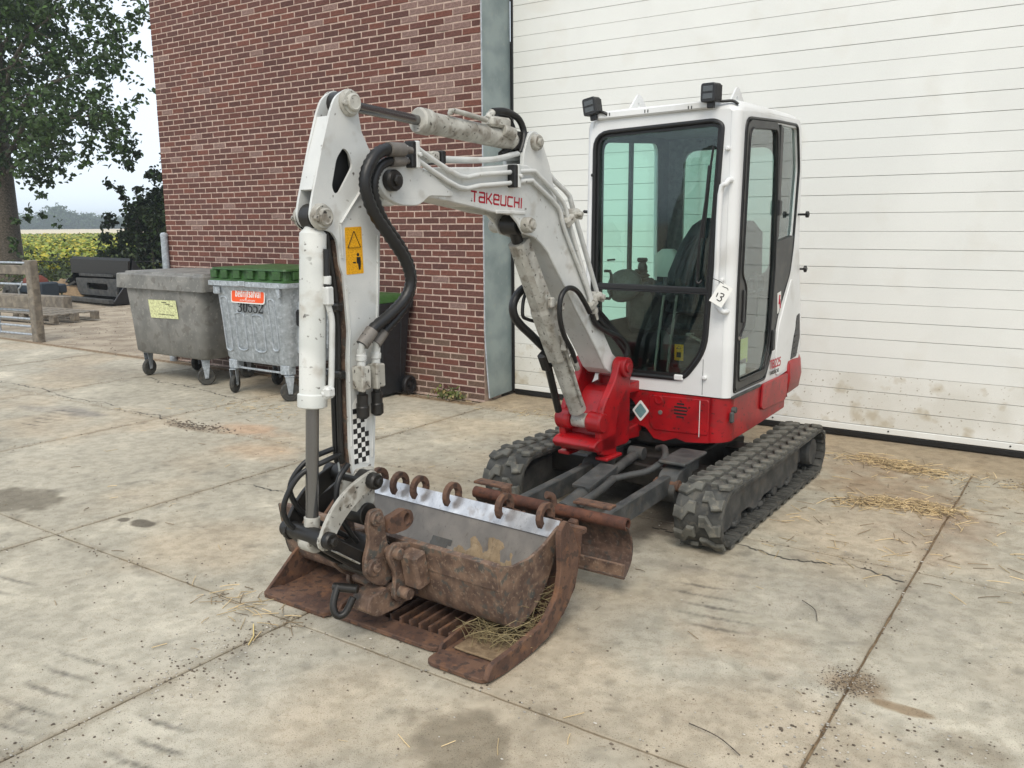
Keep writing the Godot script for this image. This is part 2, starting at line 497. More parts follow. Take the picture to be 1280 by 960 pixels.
# the yard's broad colours: pale concrete, ochre sand, oil stains, painted shade under machine and grille, tyre marks, dirt along the joints
func yard_map() -> ImageTexture:
	var w := 2048
	var h := 1024
	var a := nz(301, 0.0035, w, 4, FastNoiseLite.TYPE_SIMPLEX_SMOOTH, h)
	var b := nz(302, 0.012, w, 5, FastNoiseLite.TYPE_SIMPLEX_SMOOTH, h)
	var c := nz(303, 0.05, w, 4, FastNoiseLite.TYPE_SIMPLEX_SMOOTH, h)
	var d := nz(304, 0.006, w, 3, FastNoiseLite.TYPE_SIMPLEX_SMOOTH, h)
	var o := PackedByteArray()
	o.resize(w * h * 3)
	var px := YW / w
	# stains and painted shade: x, z, rx, rz, strength, r, g, b
	var st := [[-0.75, 4.35, 0.36, 0.26, 0.62, 0.40, 0.37, 0.31], [3.42, 4.84, 0.25, 0.22, 0.55, 0.45, 0.41, 0.34], [0.38, 4.13, 0.09, 0.05, 0.8, 0.36, 0.33, 0.28], [0.22, 4.16, 0.04, 0.03, 0.8, 0.36, 0.33, 0.28],
		[4.45, 3.66, 0.14, 0.13, 0.5, 0.45, 0.35, 0.24], [4.63, 3.75, 0.10, 0.03, 0.6, 0.50, 0.40, 0.28], [4.9, 3.9, 0.16, 0.10, 0.4, 0.50, 0.45, 0.37], [-3.1, 2.6, 0.45, 0.16, 0.5, 0.48, 0.47, 0.46], [-3.7, 2.75, 0.5, 0.12, 0.35, 0.5, 0.49, 0.48],
		[2.85, 2.6, 0.45, 0.5, 0.45, 0.42, 0.39, 0.34], [2.75, 1.8, 0.6, 0.8, 0.6, 0.34, 0.31, 0.27], [3.35, 2.95, 0.25, 0.12, 0.35, 0.46, 0.43, 0.38], [2.62, 3.75, 0.9, 0.5, 0.25, 0.5, 0.46, 0.40], [2.62, 4.14, 0.42, 0.22, 0.85, 0.15, 0.13, 0.11], [-1.6, 2.4, 0.45, 0.07, 0.5, 0.45, 0.38, 0.30], [-1.0, 2.15, 0.55, 0.22, 0.5, 0.80, 0.62, 0.48], [-0.4, 2.6, 0.6, 0.25, 0.3, 0.80, 0.64, 0.50],  # darkest patches, below machine and grille bars, are shade painted into the concrete
		[4.05, 0.95, 0.75, 0.5, 0.45, 0.56, 0.46, 0.35], [4.45, 1.5, 0.4, 0.6, 0.4, 0.60, 0.49, 0.39], [3.7, 0.5, 0.6, 0.5, 0.4, 0.55, 0.44, 0.33], [2.95, 3.3, 0.5, 0.35, 0.3, 0.80, 0.70, 0.56], [3.9, 3.6, 0.5, 0.3, 0.3, 0.80, 0.68, 0.55], [0.5, 1.0, 1.2, 0.5, 0.3, 0.75, 0.66, 0.53],
		[-5.2, 1.2, 1.5, 0.6, 0.3, 0.56, 0.53, 0.48], [-8.2, 0.4, 1.4, 0.5, 0.3, 0.80, 0.76, 0.68], [-7.0, 2.2, 1.3, 0.10, 0.4, 0.50, 0.42, 0.32], [4.2, 2.9, 0.7, 0.5, 0.25, 0.60, 0.58, 0.54], [3.2, 5.2, 0.3, 0.4, 0.2, 0.6, 0.58, 0.52]]
	var rowb := PackedFloat32Array()
	for y in h:
		var d0 := 9.0
		for zj in ZJ:
			d0 = minf(d0, absf(YZ0 + (y + 0.5) * YH / h - zj))
		rowb.append(exp(-d0 / 0.03) * 0.7)
	var colb := PackedFloat32Array()
	for x in w:
		var d0 := 9.0
		for xj in XJ:
			d0 = minf(d0, absf(YX0 + (x + 0.5) * px - xj))
		colb.append(exp(-d0 / 0.032))
	for y in h:
		var wz := YZ0 + (y + 0.5) * YH / h
		for x in w:
			var i := y * w + x
			var wx := YX0 + (x + 0.5) * px
			var k := (a[i] - 128) / 128.0
			var r := 0.712 + k * 0.040
			var gg := 0.684 + k * 0.040
			var bb := 0.614 + k * 0.040
			var t := clampf((d[i] - 132) / 70.0, 0, 1) * 0.5
			r += t * 0.045
			bb -= t * 0.035
			var q := (b[i] - 128) / 128.0
			var f := 1.0 + q * 0.075
			if c[i] > 172:
				f -= (c[i] - 172) * 0.0025
			elif c[i] < 80:
				f += (80 - c[i]) * 0.0014
			# bleached and worn patches
			if b[i] > 165 and d[i] < 128:
				f += (b[i] - 165) * 0.0016
			var jb := clampf(maxf(rowb[y], colb[x]) * (0.25 + c[i] / 150.0) - 0.05, 0, 1) * 0.42
			r = lerpf(r, 0.52, jb)
			gg = lerpf(gg, 0.47, jb)
			bb = lerpf(bb, 0.39, jb)
			# the strip of sand and dung before the door
			if wz < 0.35:
				var e := clampf((0.35 - wz + q * 0.12) * 4.0, 0, 1) * 0.55
				r = lerpf(r, 0.60, e)
				gg = lerpf(gg, 0.515, e)
				bb = lerpf(bb, 0.40, e)
			o[i * 3] = clampi(int(r * f * 255), 0, 255)
			o[i * 3 + 1] = clampi(int(gg * f * 255), 0, 255)
			o[i * 3 + 2] = clampi(int(bb * f * 255), 0, 255)
	# stains and painted shade, with torn edges
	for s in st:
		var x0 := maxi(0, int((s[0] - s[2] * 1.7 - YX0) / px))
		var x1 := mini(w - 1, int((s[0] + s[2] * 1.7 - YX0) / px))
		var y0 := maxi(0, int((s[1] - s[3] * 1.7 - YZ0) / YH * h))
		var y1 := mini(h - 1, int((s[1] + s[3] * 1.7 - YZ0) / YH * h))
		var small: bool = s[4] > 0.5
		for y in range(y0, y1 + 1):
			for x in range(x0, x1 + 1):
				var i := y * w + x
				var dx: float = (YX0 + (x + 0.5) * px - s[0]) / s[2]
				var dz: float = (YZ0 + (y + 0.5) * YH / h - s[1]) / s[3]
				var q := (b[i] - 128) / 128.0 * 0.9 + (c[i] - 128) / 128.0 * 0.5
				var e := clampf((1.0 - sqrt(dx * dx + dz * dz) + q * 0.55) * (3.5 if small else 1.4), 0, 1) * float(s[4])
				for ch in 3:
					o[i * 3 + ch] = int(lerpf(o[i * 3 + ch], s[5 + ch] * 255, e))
	# hairline cracks, wandering
	for cr in [[-5.6, 2.15, -1.5, 2.32], [0.2, 3.3, 2.1, 3.05], [3.0, 2.42, 4.4, 2.5], [2.2, 5.9, 4.3, 5.2], [-1.9, 4.5, 0.1, 5.2], [-4.3, 1.1, -2.2, 1.3], [4.5, 4.3, 6.5, 4.0]]:
		for q in 1400:
			var u := q / 1400.0
			var wx: float = lerpf(cr[0], cr[2], u)
			var wz: float = lerpf(cr[1], cr[3], u)
			var ix := int((wx - YX0) / px)
			var iy := int((wz - YZ0) / YH * h)
			if ix < 1 or ix >= w - 1 or iy < 20 or iy >= h - 20:
				continue
			iy += int((b[(iy % h) * w + ix] - 128) * 0.06 + (c[(iy % h) * w + ix] - 128) * 0.03)
			var e := 0.30 * clampf((c[iy * w + ix] - 70) / 90.0, 0.1, 1.0)
			for ch in 3:
				o[(iy * w + ix) * 3 + ch] = int(o[(iy * w + ix) * 3 + ch] * (1.0 - e))
	# tyre tread marks: rows of short dark bars
	rng.seed = 77
	for row in [[2.45, 5.35, 0.55, 7, 0.10], [1.7, 5.25, 0.5, 6, 0.11], [-3.2, 2.62, 0.3, 6, 0.1], [1.0, 5.6, 0.5, 6, 0.12], [3.6, 3.1, 0.3, 5, 0.1], [0.6, 5.0, 0.5, 7, 0.12]]:
		for k in row[3]:
			var cx: float = row[0] + k * row[4] * 0.55 + rng.randf_range(-0.03, 0.03)
			var cz: float = row[1] + k * row[4]
			var ln := rng.randf_range(0.12, 0.26)
			var n := 60
			for q in n:
				var u := float(q) / n
				var bx := cx + (u - 0.5) * ln * 2.0
				var bz := cz + (u - 0.5) * ln * -0.35 + sin(u * 3.0) * 0.015
				for m in range(-1, 2):
					var ix := int((bx - YX0) / px)
					var iy := int((bz - YZ0) / YH * h) + m
					if ix >= 0 and ix < w and iy >= 0 and iy < h:
						var i := iy * w + ix
						var e := (0.16 if m == 0 else 0.08) * sin(u * PI) * (0.4 + c[i] / 255.0)
						for ch in 3:
							o[i * 3 + ch] = int(o[i * 3 + ch] * (1.0 - e))
	return ImageTexture.create_from_image(Image.create_from_data(w, h, false, Image.FORMAT_RGB8, o))

# ------------------------------------------------------------------ the setting
const XJ := [-13.4, -11.2, -8.95, -6.65, -4.4, -2.15, 0.12, 2.16, 4.43, 6.7, 8.9]
const ZJ := [0.24, 2.33, 4.53, 6.85, 9.2]

func build_ground():
	var b := MB.new()
	b.quad(Vector3(-2500, -0.03, -2500), Vector3(2500, -0.03, -2500), Vector3(2500, -0.03, 2500), Vector3(-2500, -0.03, 2500), UP)
	top(b, "ground", M.dirt, "bare sandy earth reaching out from the yard to the horizon", "ground", "", "structure")
	# concrete yard: slabs with ragged joints
	var yard := thing("concrete_yard", "pale stained concrete yard of large square slabs in front of the building", "yard", Vector3.ZERO, "", "structure")
	var under := MB.new()
	under.quad(Vector3(-13.6, -0.012, 0.1), Vector3(9, -0.012, 0.1), Vector3(9, -0.012, 9.4), Vector3(-13.6, -0.012, 9.4), UP)
	part(under, "joint_filling", M.soil, yard)
	var rags := {}
	rng.seed = 5
	var fn := FastNoiseLite.new()
	fn.seed = 9
	fn.frequency = 1.6
	fn.fractal_octaves = 3
	for i in XJ.size() - 1:
		for j in ZJ.size() - 1:
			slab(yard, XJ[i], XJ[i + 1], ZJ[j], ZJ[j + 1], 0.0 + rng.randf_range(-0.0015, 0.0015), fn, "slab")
	# threshold strip between the slabs and the door
	slab(yard, -0.06, 8.0, -0.62, 0.24, -0.003, fn, "door_threshold")

func slab(yard: Node3D, x0: float, x1: float, z0: float, z1: float, y: float, fn: FastNoiseLite, called: String):
	var p := PackedVector2Array()
	var gap := 0.0035
	var c := [Vector2(x0, z0), Vector2(x1, z0), Vector2(x1, z1), Vector2(x0, z1)]
	var mid := Vector2((x0 + x1) / 2, (z0 + z1) / 2)
	for e in 4:
		var a: Vector2 = c[e]
		var d: Vector2 = c[(e + 1) % 4]
		var n := maxi(2, int(a.distance_to(d) / 0.07))
		for k in n:
			var q := a.lerp(d, float(k) / n)
			var off := absf(fn.get_noise_2d(q.x * 3.0 + e * 31, q.y * 3.0 + e * 17)) * 0.009 + gap
			var inward := Vector2(signf(mid.x - q.x) if e % 2 == 1 or k == 0 else 0.0, signf(mid.y - q.y) if e % 2 == 0 or k == 0 else 0.0)
			p.append(q + inward * off)
	var st := SurfaceTool.new()
	st.begin(Mesh.PRIMITIVE_TRIANGLES)
	var t := Geometry2D.triangulate_polygon(p)
	var uvw := func(q: Vector2) -> Vector2: return Vector2((q.x - YX0) / YW, (q.y - YZ0) / YH)
	var inn := MB.inset(p, 0.004)
	st.set_smooth_group(-1)
	for k in range(0, t.size(), 3):
		var q := [inn[t[k]], inn[t[k + 1]], inn[t[k + 2]]]
		if (q[1] - q[0]).cross(q[2] - q[0]) < 0:
			q = [q[0], q[2], q[1]]
		for v in q:
			st.set_uv2(uvw.call(v))
			st.add_vertex(Vector3(v.x, y, v.y))
	var n := p.size()
	for i in n:
		var j := (i + 1) % n
		for q in [[inn[i], y], [inn[j], y], [p[j], y - 0.004], [inn[i], y], [p[j], y - 0.004], [p[i], y - 0.004], [p[i], y - 0.004], [p[j], y - 0.004], [p[j], y - 0.025], [p[i], y - 0.004], [p[j], y - 0.025], [p[i], y - 0.025]]:
			st.set_uv2(uvw.call(q[0]))
			st.add_vertex(Vector3(q[0].x, q[1], q[0].y))
	st.generate_normals()
	st.set_material(M.concrete)
	var mi := MeshInstance3D.new()
	mi.name = called
	mi.mesh = st.commit()
	yard.add_child(mi, true)

func build_wall():
	const RH := 0.066
	const BL := 0.2217
	const J := 0.0125
	var rows := 80
	var wall := thing("brick_wall", "red brown brick wall with pale joints behind the waste containers, ending at the big door", "wall", Vector3(-2.6, 0, 0))
	var core := MB.new()
	core.box(Vector3(-2.660, 2.62, -0.1485), Vector3(5.200, 5.28, 0.30), 0.004)
	part(core, "mortar_bed", M.mortar, wall)
	# three worn brick shapes
	var full := []
	var half := []
	rng.seed = 12
	for v in 3:
		for L in [BL - J, BL / 2 - J]:
			var b := MB.new()
			var ring0 := []
			var ring1 := []
			var ring2 := []
			var hx: float = L / 2
			var hy := (RH - J) / 2
			for k in 8:
				var sx := [1, 1, 1, 0, -1, -1, -1, 0][k] as int
				var sy := [-1, 0, 1, 1, 1, 0, -1, -1][k] as int
				var p := Vector3(sx * hx + rng.randf_range(-0.0016, 0.0016), sy * hy + rng.randf_range(-0.0014, 0.0014), 0)
				ring0.append(p + Vector3(0, 0, -0.03))
				ring1.append(p + Vector3(0, 0, 0.0))
				ring2.append(Vector3(p.x * (1.0 - 0.0035 / hx), p.y * (1.0 - 0.0035 / hy), 0.0035 + rng.randf_range(-0.0008, 0.0008)))
			b.loft([ring0, ring1, ring2], false, true, false)
			(full if L > 0.15 else half).append(b.mesh(null))
	var spots := []
	for r in rows:
		var y := (r + 0.5) * RH + 0.002
		var even := r % 2 == 0
		if not even:
			spots.append([-BL * 0.25, y, true])
		for k in 23:
			spots.append([-BL * (k + (0.5 if even else 1.0)), y, false])
		if even:
			spots.append([-BL * 23.25, y, true])
	var eye := Vector3(5.13, 1.8, 7.03)
	spots.sort_custom(func(p, q): return wall_rank(p, eye) < wall_rank(q, eye))
	var mesh_of := {}
	var xs := [[], [], [], []]
	var cs := [[], [], [], []]
	for i in spots.size():
		var s: Array = spots[i]
		var pale: bool = s[0] > -0.95 and s[1] > 2.95 and s[1] < 4.0 and rng.randf() < 0.55
		var tone := rng.randi() % 7
		if rng.randf() < 0.04 or pale:
			tone = 7
		if s[1] < 0.62 and rng.randf() < 0.75 - s[1]:
			tone = 8
		var v := rng.randi() % 3
		var z := -0.008 + 0.0035 + rng.randf_range(-0.0015, 0.002)
		var tr := Transform3D(Basis(Vector3(0, 0, 1), rng.randf_range(-0.004, 0.004)), Vector3(s[0] - 0.055 + rng.randf_range(-0.001, 0.001), s[1] + rng.randf_range(-0.001, 0.001), z + 0.006))
		if i < 300:
			var key := "%d_%d_%s" % [tone, v, s[2]]
			if not mesh_of.has(key):
				var m: ArrayMesh = (half if s[2] else full)[v].duplicate()
				m.surface_set_material(0, M["brick_%d" % tone])
				mesh_of[key] = m
			var mi := MeshInstance3D.new()
			mi.name = "brick"
			mi.mesh = mesh_of[key]
			mi.transform = tr
			mi.position -= wall.position
			wall.add_child(mi, true)
		else:
			var k := 3 if s[2] else v
			xs[k].append(tr)
			var c: Color = M["brick_%d" % tone].albedo_color.srgb_to_linear()
			var f := rng.randf_range(0.9, 1.1)
			cs[k].append(Color(c.r * f, c.g * f, c.b * f))
	for k in 4:
		var m: ArrayMesh = (half[0] if k == 3 else full[k]).duplicate()
		m.surface_set_material(0, M.brick_tinted)
		if xs[k].size():
			scatter("bricks", m, xs[k], cs[k], wall, "", "", "stuff")
	# grey sheet steel on the reveal of the door opening, bent out at its foot
	var rv := thing("steel_reveal", "blue grey sheet steel lining of the door opening, bent at its foot", "cladding", Vector3(-0.03, 0, -0.2))
	var sh := MB.new()
	var xo := func(y: float, t: float) -> float: return -0.048 + (0.062 * pow(clampf((0.75 - y) / 0.72, 0, 1), 1.3)) * t
	var ys := [0.035, 0.12, 0.22, 0.34, 0.5, 0.7, 0.9, 1.5, 2.2, 2.87, 5.3]
	for i in ys.size() - 1:
		for s in 4:
			var t0 := s / 4.0
			var t1 := (s + 1) / 4.0
			var q := func(y: float, t: float) -> Vector3: return Vector3(xo.call(y, t), y, lerpf(-0.475, -0.006 + 0.018 * clampf((0.75 - y), 0, 1), t))
			sh.quad(q.call(ys[i], t0), q.call(ys[i + 1], t0), q.call(ys[i + 1], t1), q.call(ys[i], t1), Vector3(1, 0, 0), 1)
	part(sh, "sheet", M.cladding, rv)
	var lip := MB.new()
	for i in ys.size() - 1:
		var z0 := -0.004 + 0.018 * clampf(0.75 - ys[i], 0, 1)
		var z1 := -0.004 + 0.018 * clampf(0.75 - ys[i + 1], 0, 1)
		lip.bar(Vector3(xo.call(ys[i], 1.0) - 0.006, ys[i], z0), Vector3(xo.call(ys[i + 1], 1.0) - 0.006, ys[i + 1], z1), 0.016, 0.006, Vector3(0, 0, 1), 0.002)
	part(lip, "folded_edge", M.galvanised, rv)
	var sp := MB.new()
	for k in 9:
		var zz := -0.40 + k * 0.04
		sp.box(Vector3(-0.0475, 2.872 - k * 0.004 + (0.002 if k % 2 else 0.0), zz), Vector3(0.006, 0.007, 0.034), 0.002)
	part(sp, "sheet_joint", M.paper_white, rv)
	# building behind: side wall, roof edge, the wall beyond the door
	var bd := thing("barn_body", "plain brick flank, roof edge and inner walls of the barn behind the brick front", "building", Vector3(2, 0, -6))
	var w := MB.new()
	w.box(Vector3(-5.125, 2.62, -6.33), Vector3(0.26, 5.26, 12.03), 0.01)
	w.box(Vector3(9.0, 2.62, -0.2), Vector3(5.6, 5.26, 0.36), 0.01)
	w.box(Vector3(3.1, 5.75, -0.2), Vector3(6.15, 0.9, 0.36), 0.01)
	w.box(Vector3(11.65, 2.62, -6.4), Vector3(0.3, 5.26, 12.0), 0.01)
	w.box(Vector3(3.2, 2.62, -12.5), Vector3(17.2, 5.26, 0.3), 0.01)
	part(w, "flank_wall", M["brick_2"], bd)
	var rf := MB.new()
	rf.box(Vector3(3.2, 6.35, -6.2), Vector3(17.6, 0.25, 13.0), 0.02)
	part(rf, "roof", M.frame_grey, bd)
	# grey corner tube at the far end of the wall
	var tb := MB.new()
	tb.tube([Vector3(-5.25, -0.02, 0.05), Vector3(-5.25, 1.66, 0.05)], 0.046, 14)
	tb.lathe(Vector3(-5.25, 1.64, 0.05), Vector3(-5.25, 1.7, 0.05), [[0.05, 0.0], [0.05, 0.03], [0.03, 0.05], [0.0, 0.055]], 14)
	top(tb, "downpipe", M.galvanised, "short grey tube standing at the far corner of the brick wall", "pipe")

func wall_rank(s: Array, eye: Vector3) -> float:
	var p := Vector3(s[0], s[1], 0)
	# largest in the picture first: nearness, and only what the frame and the machine let one see
	var d := p.distance_to(eye)
	var q := (p - eye)
	var f := q.dot(Vector3(-0.559, -0.183, -0.809)) 
	var up := (q.dot(Vector3(-0.104, 0.983, -0.15))) / f
	return d + (100.0 if up > 0.46 else 0.0)

func build_door():
	var dr := thing("overhead_door", "wide white sectional overhead door of horizontal ribbed panels behind the excavator", "door", Vector3(3.0, 0, -0.5))
	var z := -0.48
	var y := 0.055
	var pitch := 0.1452
	var ground_rail := MB.new()
	ground_rail.box(Vector3(2.98, 0.03, z - 0.004), Vector3(5.98, 0.05, 0.03), 0.006)
	part(ground_rail, "bottom_seal", M.black_rubber, dr)
	var rail := MB.new()
	rail.box(Vector3(2.98, 0.085, z + 0.003), Vector3(5.98, 0.052, 0.02), 0.004)
	part(rail, "bottom_rail", M.galvanised if false else M.door_white, dr)
	y = 0.113
	for k in 36:
		var b := MB.new()
		var joint := (k + 1) % 4 == 0
		var gap := 0.0002 if joint else 0.0005
		var cut := 0.0010 if joint else 0.0030
		# section: flat strip whose upper edge turns in to the groove
		var p := poly([z - 0.03, y, z - 0.0, y + 0.0015, z + 0.006, y + cut, z + 0.006, y + pitch - gap - cut * 0.6, z - 0.004, y + pitch - gap, z - 0.03, y + pitch - gap])
		b.prism(p, -0.01, 5.97)
		part(b, "panel", M.door_dirty if k < 3 else M.door_white, dr)
		y += pitch
	var back := MB.new()
	back.box(Vector3(2.98, 2.7, z - 0.032), Vector3(5.98, 5.3, 0.02), 0.002)
	part(back, "panel_core", M.door_white, dr)
	var seal := MB.new()
	seal.box(Vector3(-0.022, 2.7, z + 0.004), Vector3(0.028, 5.3, 0.03), 0.006)
	part(seal, "side_seal", M.black_rubber, dr)
	var sc := MB.new()
	for p in [Vector3(2.76, 0.087, z + 0.013), Vector3(3.72, 0.087, z + 0.013), Vector3(4.6, 0.087, z + 0.013)]:
		sc.cyl(p, p + Vector3(0, 0, 0.006), 0.007, 8, 0.001)
	part(sc, "screw", M.ink_black, dr)

func leaf_mesh(material: Material, bend := 0.25) -> ArrayMesh:
	var b := MB.new()
	var pts := [Vector3(0, 0, -0.5), Vector3(0.32, bend * 0.5, -0.12), Vector3(0.26, bend * 0.45, 0.22), Vector3(0, 0, 0.5), Vector3(-0.26, bend * 0.45, 0.22), Vector3(-0.32, bend * 0.5, -0.12)]
	for s in [[0, 1, 2, 3], [0, 3, 4, 5]]:
		b.quad(pts[s[0]], pts[s[1]], pts[s[2]], pts[s[3]], UP)
	return b.mesh(material)

func cluster_leaves(cs: Array, per: float, size: float, xs: Array, cols: Array, tint: Array, spread := 1.0):
	for c in cs:
		var o := Vector3(c[0], c[1], c[2])
		var r: float = c[3]
		# a few tufts in each cluster, so that gaps stay between them
		var tufts := []
		for k in maxi(3, int(r * r * 22)):
			var q := Vector3(rng.randfn(), rng.randfn(), rng.randfn()) * 0.5
			tufts.append(o + q * r * spread)
		for k in int(per * r * r * r + 30 * r):
			var t: Vector3 = tufts[rng.randi() % tufts.size()]
			var p := t + Vector3(rng.randfn(), rng.randfn() * 0.8, rng.randfn()) * r * 0.17
			var s := size * rng.randf_range(0.6, 1.35)
			var ba := Basis.from_euler(Vector3(rng.randf_range(-1.2, 1.2), rng.randf() * TAU, rng.randf_range(-1.2, 1.2)))
			xs.append(Transform3D(ba.scaled(Vector3(s, s, s)), p))
			var f := rng.randf_range(0.55, 1.35)
			var t0: Color = tint[rng.randi() % tint.size()]
			cols.append(Color(t0.r * f, t0.g * f, t0.b * f))

func build_plants():
	rng.seed = 400
	# big tree left of the yard
	var tr := thing("tree", "tall leafy tree with thick grey trunk standing behind the gate", "tree", Vector3(-21.7, 0, -6))
	var b := MB.new()
	b.lathe(Vector3(-22.42, -0.1, -6), Vector3(-21.75, 9, -6), [[0.85, 0.0], [0.66, 0.25], [0.56, 0.7], [0.50, 1.6], [0.43, 3.0], [0.37, 4.4], [0.30, 6.0], [0.20, 7.8], [0.08, 9.4]], 14, true)
	b.tube([Vector3(-21.95, 3.6, -6), Vector3(-21.5, 5.0, -5.8), Vector3(-20.9, 6.4, -5.7), Vector3(-20.4, 8.0, -5.6)], 0.17, 9, 3)
	part(b, "trunk", M.bark, tr)
	var lb := MB.new()
	for e in [[-19.0, 6.2, -5.4], [-17.9, 5.7, -6.2], [-18.4, 4.6, -5.6], [-17.4, 4.7, -6.6], [-19.6, 4.0, -6.6], [-24.0, 6.8, -6.0], [-23.6, 5.0, -6.8], [-21.0, 8.4, -7.6], [-17.8, 7.3, -6.0]]:
		var s := Vector3(-21.55, e[1] * 0.72 + 0.4, -6)
		var m := s.lerp(Vector3(e[0], e[1], e[2]), 0.5) + Vector3(0, 0.35, 0)
		lb.tube([s, m], 0.06, 7)
		lb.tube([m, Vector3(e[0], e[1], e[2])], 0.028, 7)
		for k in 5:
			var a: Vector3 = m.lerp(Vector3(e[0], e[1], e[2]), k / 5.0)
			lb.tube([a, a + Vector3(rng.randf_range(-0.9, 0.9), rng.randf_range(-0.5, 0.6), rng.randf_range(-0.9, 0.9))], 0.016, 5)
	part(lb, "limb", M.bark, tr)
	var cs := []
	for c in [[-21.0, 7.5, 1.11], [-18.9, 7.4, 0.95], [-17.0, 7.2, 0.81], [-15.9, 6.9, 0.43], [-19.5, 6.5, 0.97], [-17.6, 6.3, 0.62], [-20.6, 5.6, 1.00], [-18.3, 5.5, 0.84], [-16.6, 5.6, 0.57], [-15.6, 5.6, 0.31], [-21.2, 4.7, 0.91], [-19.1, 4.6, 0.97], [-17.3, 4.6, 0.83], [-15.9, 4.35, 0.60], [-15.1, 3.95, 0.39], [-21.0, 3.9, 0.80], [-19.2, 3.9, 0.77], [-17.7, 3.8, 0.55], [-16.7, 3.6, 0.36], [-20.7, 3.1, 0.59], [-20.0, 2.6, 0.28], [-21.0, 2.2, 0.42], [-20.95, 1.6, 0.36], [-21.1, 2.9, 0.45], [-20.9, 1.1, 0.3], [-21.2, 3.3, 0.5], [-20.4, 3.4, 0.5], [-15.9, 6.3, 0.26], [-15.2, 5.2, 0.18], [-22.5, 6.3, 1.1], [-23.4, 5.0, 1.0], [-24.6, 6.4, 1.1], [-22.0, 8.6, 1.2], [-19.8, 8.6, 1.1], [-17.6, 8.5, 0.95], [-23.6, 8.0, 1.2], [-20.8, 9.9, 1.1]]:
		cs.append([c[0], c[1], -6.0 + rng.randf_range(-1.2, 1.2) * 0.6, c[2] * 1.06])
		if c[2] > 0.75:
			cs.append([c[0] + rng.randf_range(-0.7, 0.5), c[1] + rng.randf_range(-0.4, 0.4), -6.0 - rng.randf_range(1.0, 2.4), c[2] * 0.8])
	var xs := []
	var cols := []
	var greens := [Color(0.55, 0.62, 0.45), Color(0.85, 1.0, 0.6), Color(0.7, 0.8, 0.5), Color(1.0, 1.15, 0.8)]
	cluster_leaves(cs, 500, 0.15, xs, cols, greens)
	scatter("crown", leaf_mesh(M.leaf_dark), xs, cols, tr, "", "", "stuff")
	# shrubs at the corner of the barn
	var bs := thing("shrub", "dark dense elder shrub growing by the far corner of the brick wall", "shrub", Vector3(-19.8, 0, -9))
	var stm := MB.new()
	for k in 9:
		var x := -21.0 + k * 0.32
		stm.tube([Vector3(x, -0.05, -9), Vector3(x + rng.randf_range(-0.3, 0.3), 0.8, -9.1), Vector3(x + rng.randf_range(-0.5, 0.5), 2.0, -9.0)], 0.035, 6, 3)
	part(stm, "stem", M.bark, bs, "", "stuff")
	var bc := []
	for c in [[-19.3, 3.0, 0.50], [-20.0, 2.4, 0.59], [-18.8, 2.4, 0.62], [-21.0, 1.6, 0.46], [-19.9, 1.6, 0.72], [-18.9, 1.5, 0.70], [-21.1, 0.8, 0.50], [-19.9, 0.8, 0.7], [-18.8, 0.8, 0.65], [-18.2, 2.7, 0.55], [-17.6, 1.8, 0.8], [-17.2, 3.0, 0.7], [-16.9, 0.9, 0.8], [-18.6, 3.3, 0.4], [-20.6, 2.0, 0.4], [-20.4, 1.2, 0.6], [-20.9, 0.5, 0.5], [-19.4, 2.0, 0.6], [-18.3, 1.9, 0.7], [-20.5, 0.4, 0.6], [-21.6, 1.3, 0.5], [-21.9, 0.7, 0.5], [-21.3, 1.9, 0.42], [-19.6, 3.5, 0.4], [-20.6, 2.7, 0.4], [-21.4, 0.4, 0.6]]:
		bc.append([c[0], c[1], -9.0 + rng.randf_range(-0.4, 0.3), c[2]])
		bc.append([c[0] + 0.2, c[1], -9.9 + rng.randf_range(-0.4, 0.3), c[2]])
	var bx := []
	var bcol := []
	cluster_leaves(bc, 1900, 0.135, bx, bcol, [Color(0.42, 0.42, 0.34), Color(0.6, 0.62, 0.42), Color(0.5, 0.42, 0.34), Color(0.8, 0.9, 0.55)])
	scatter("foliage", leaf_mesh(M.leaf_dark), bx, bcol, bs, "", "", "stuff")
	# field of yellow green crop, pale stubble, trees in the haze
	var o := Vector3(5.13, 0, 7.03)
	var f := Vector3(-0.885, 0, -0.466).normalized()
	var r := Vector3(-f.z, 0, f.x)
	var fl := MB.new()
	fl.quad(o + f * 33 - r * 45, o + f * 33 + r * 45, o + f * 136 + r * 90, o + f * 136 - r * 90, UP)
	var fm := top(fl, "crop_field", mat("crop_green", M.dirt.albedo_texture, Color(0.66, 0.70, 0.28), 0.95, 3.0), "soil of the green crop field beyond the yard", "field", "", "structure")
	fm.position.y = 0.005
	var stb := MB.new()
	stb.quad(o + f * 136 - r * 90, o + f * 136 + r * 90, o + f * 520 + r * 330, o + f * 520 - r * 330, UP)
	var sm := StandardMaterial3D.new()
	sm.resource_name = "stubble"
	sm.albedo_color = Color(0.80, 0.74, 0.62)
	sm.roughness = 0.95
	var sb := top(stb, "stubble_field", sm, "pale bare strip of stubble between the crop and the far trees", "field", "", "structure")
	sb.position.y = 0.01
	var cx := []
	var cc := []
	for k in 70000:
		var u := rng.randf()
		var d := 34.0 + 102.0 * pow(u, 1.6)
		var half := 9.0 + d * 0.16
		var p := o + f * d + r * rng.randf_range(-half, half)
		var s := rng.randf_range(0.14, 0.27) * (1.0 + d * 0.006)
		p.y = rng.randf_range(0.12, 0.62)
		cx.append(Transform3D(Basis.from_euler(Vector3(rng.randf_range(-0.7, 0.7), rng.randf() * TAU, rng.randf_range(-0.7, 0.7))).scaled(Vector3(s, s, s)), p))
		var yel := rng.randf() < 0.33
		var v := rng.randf_range(0.75, 1.25)
		cc.append(Color(0.46 * v, 0.40 * v, 0.045) if yel else Color(0.25 * v, 0.30 * v, 0.045))
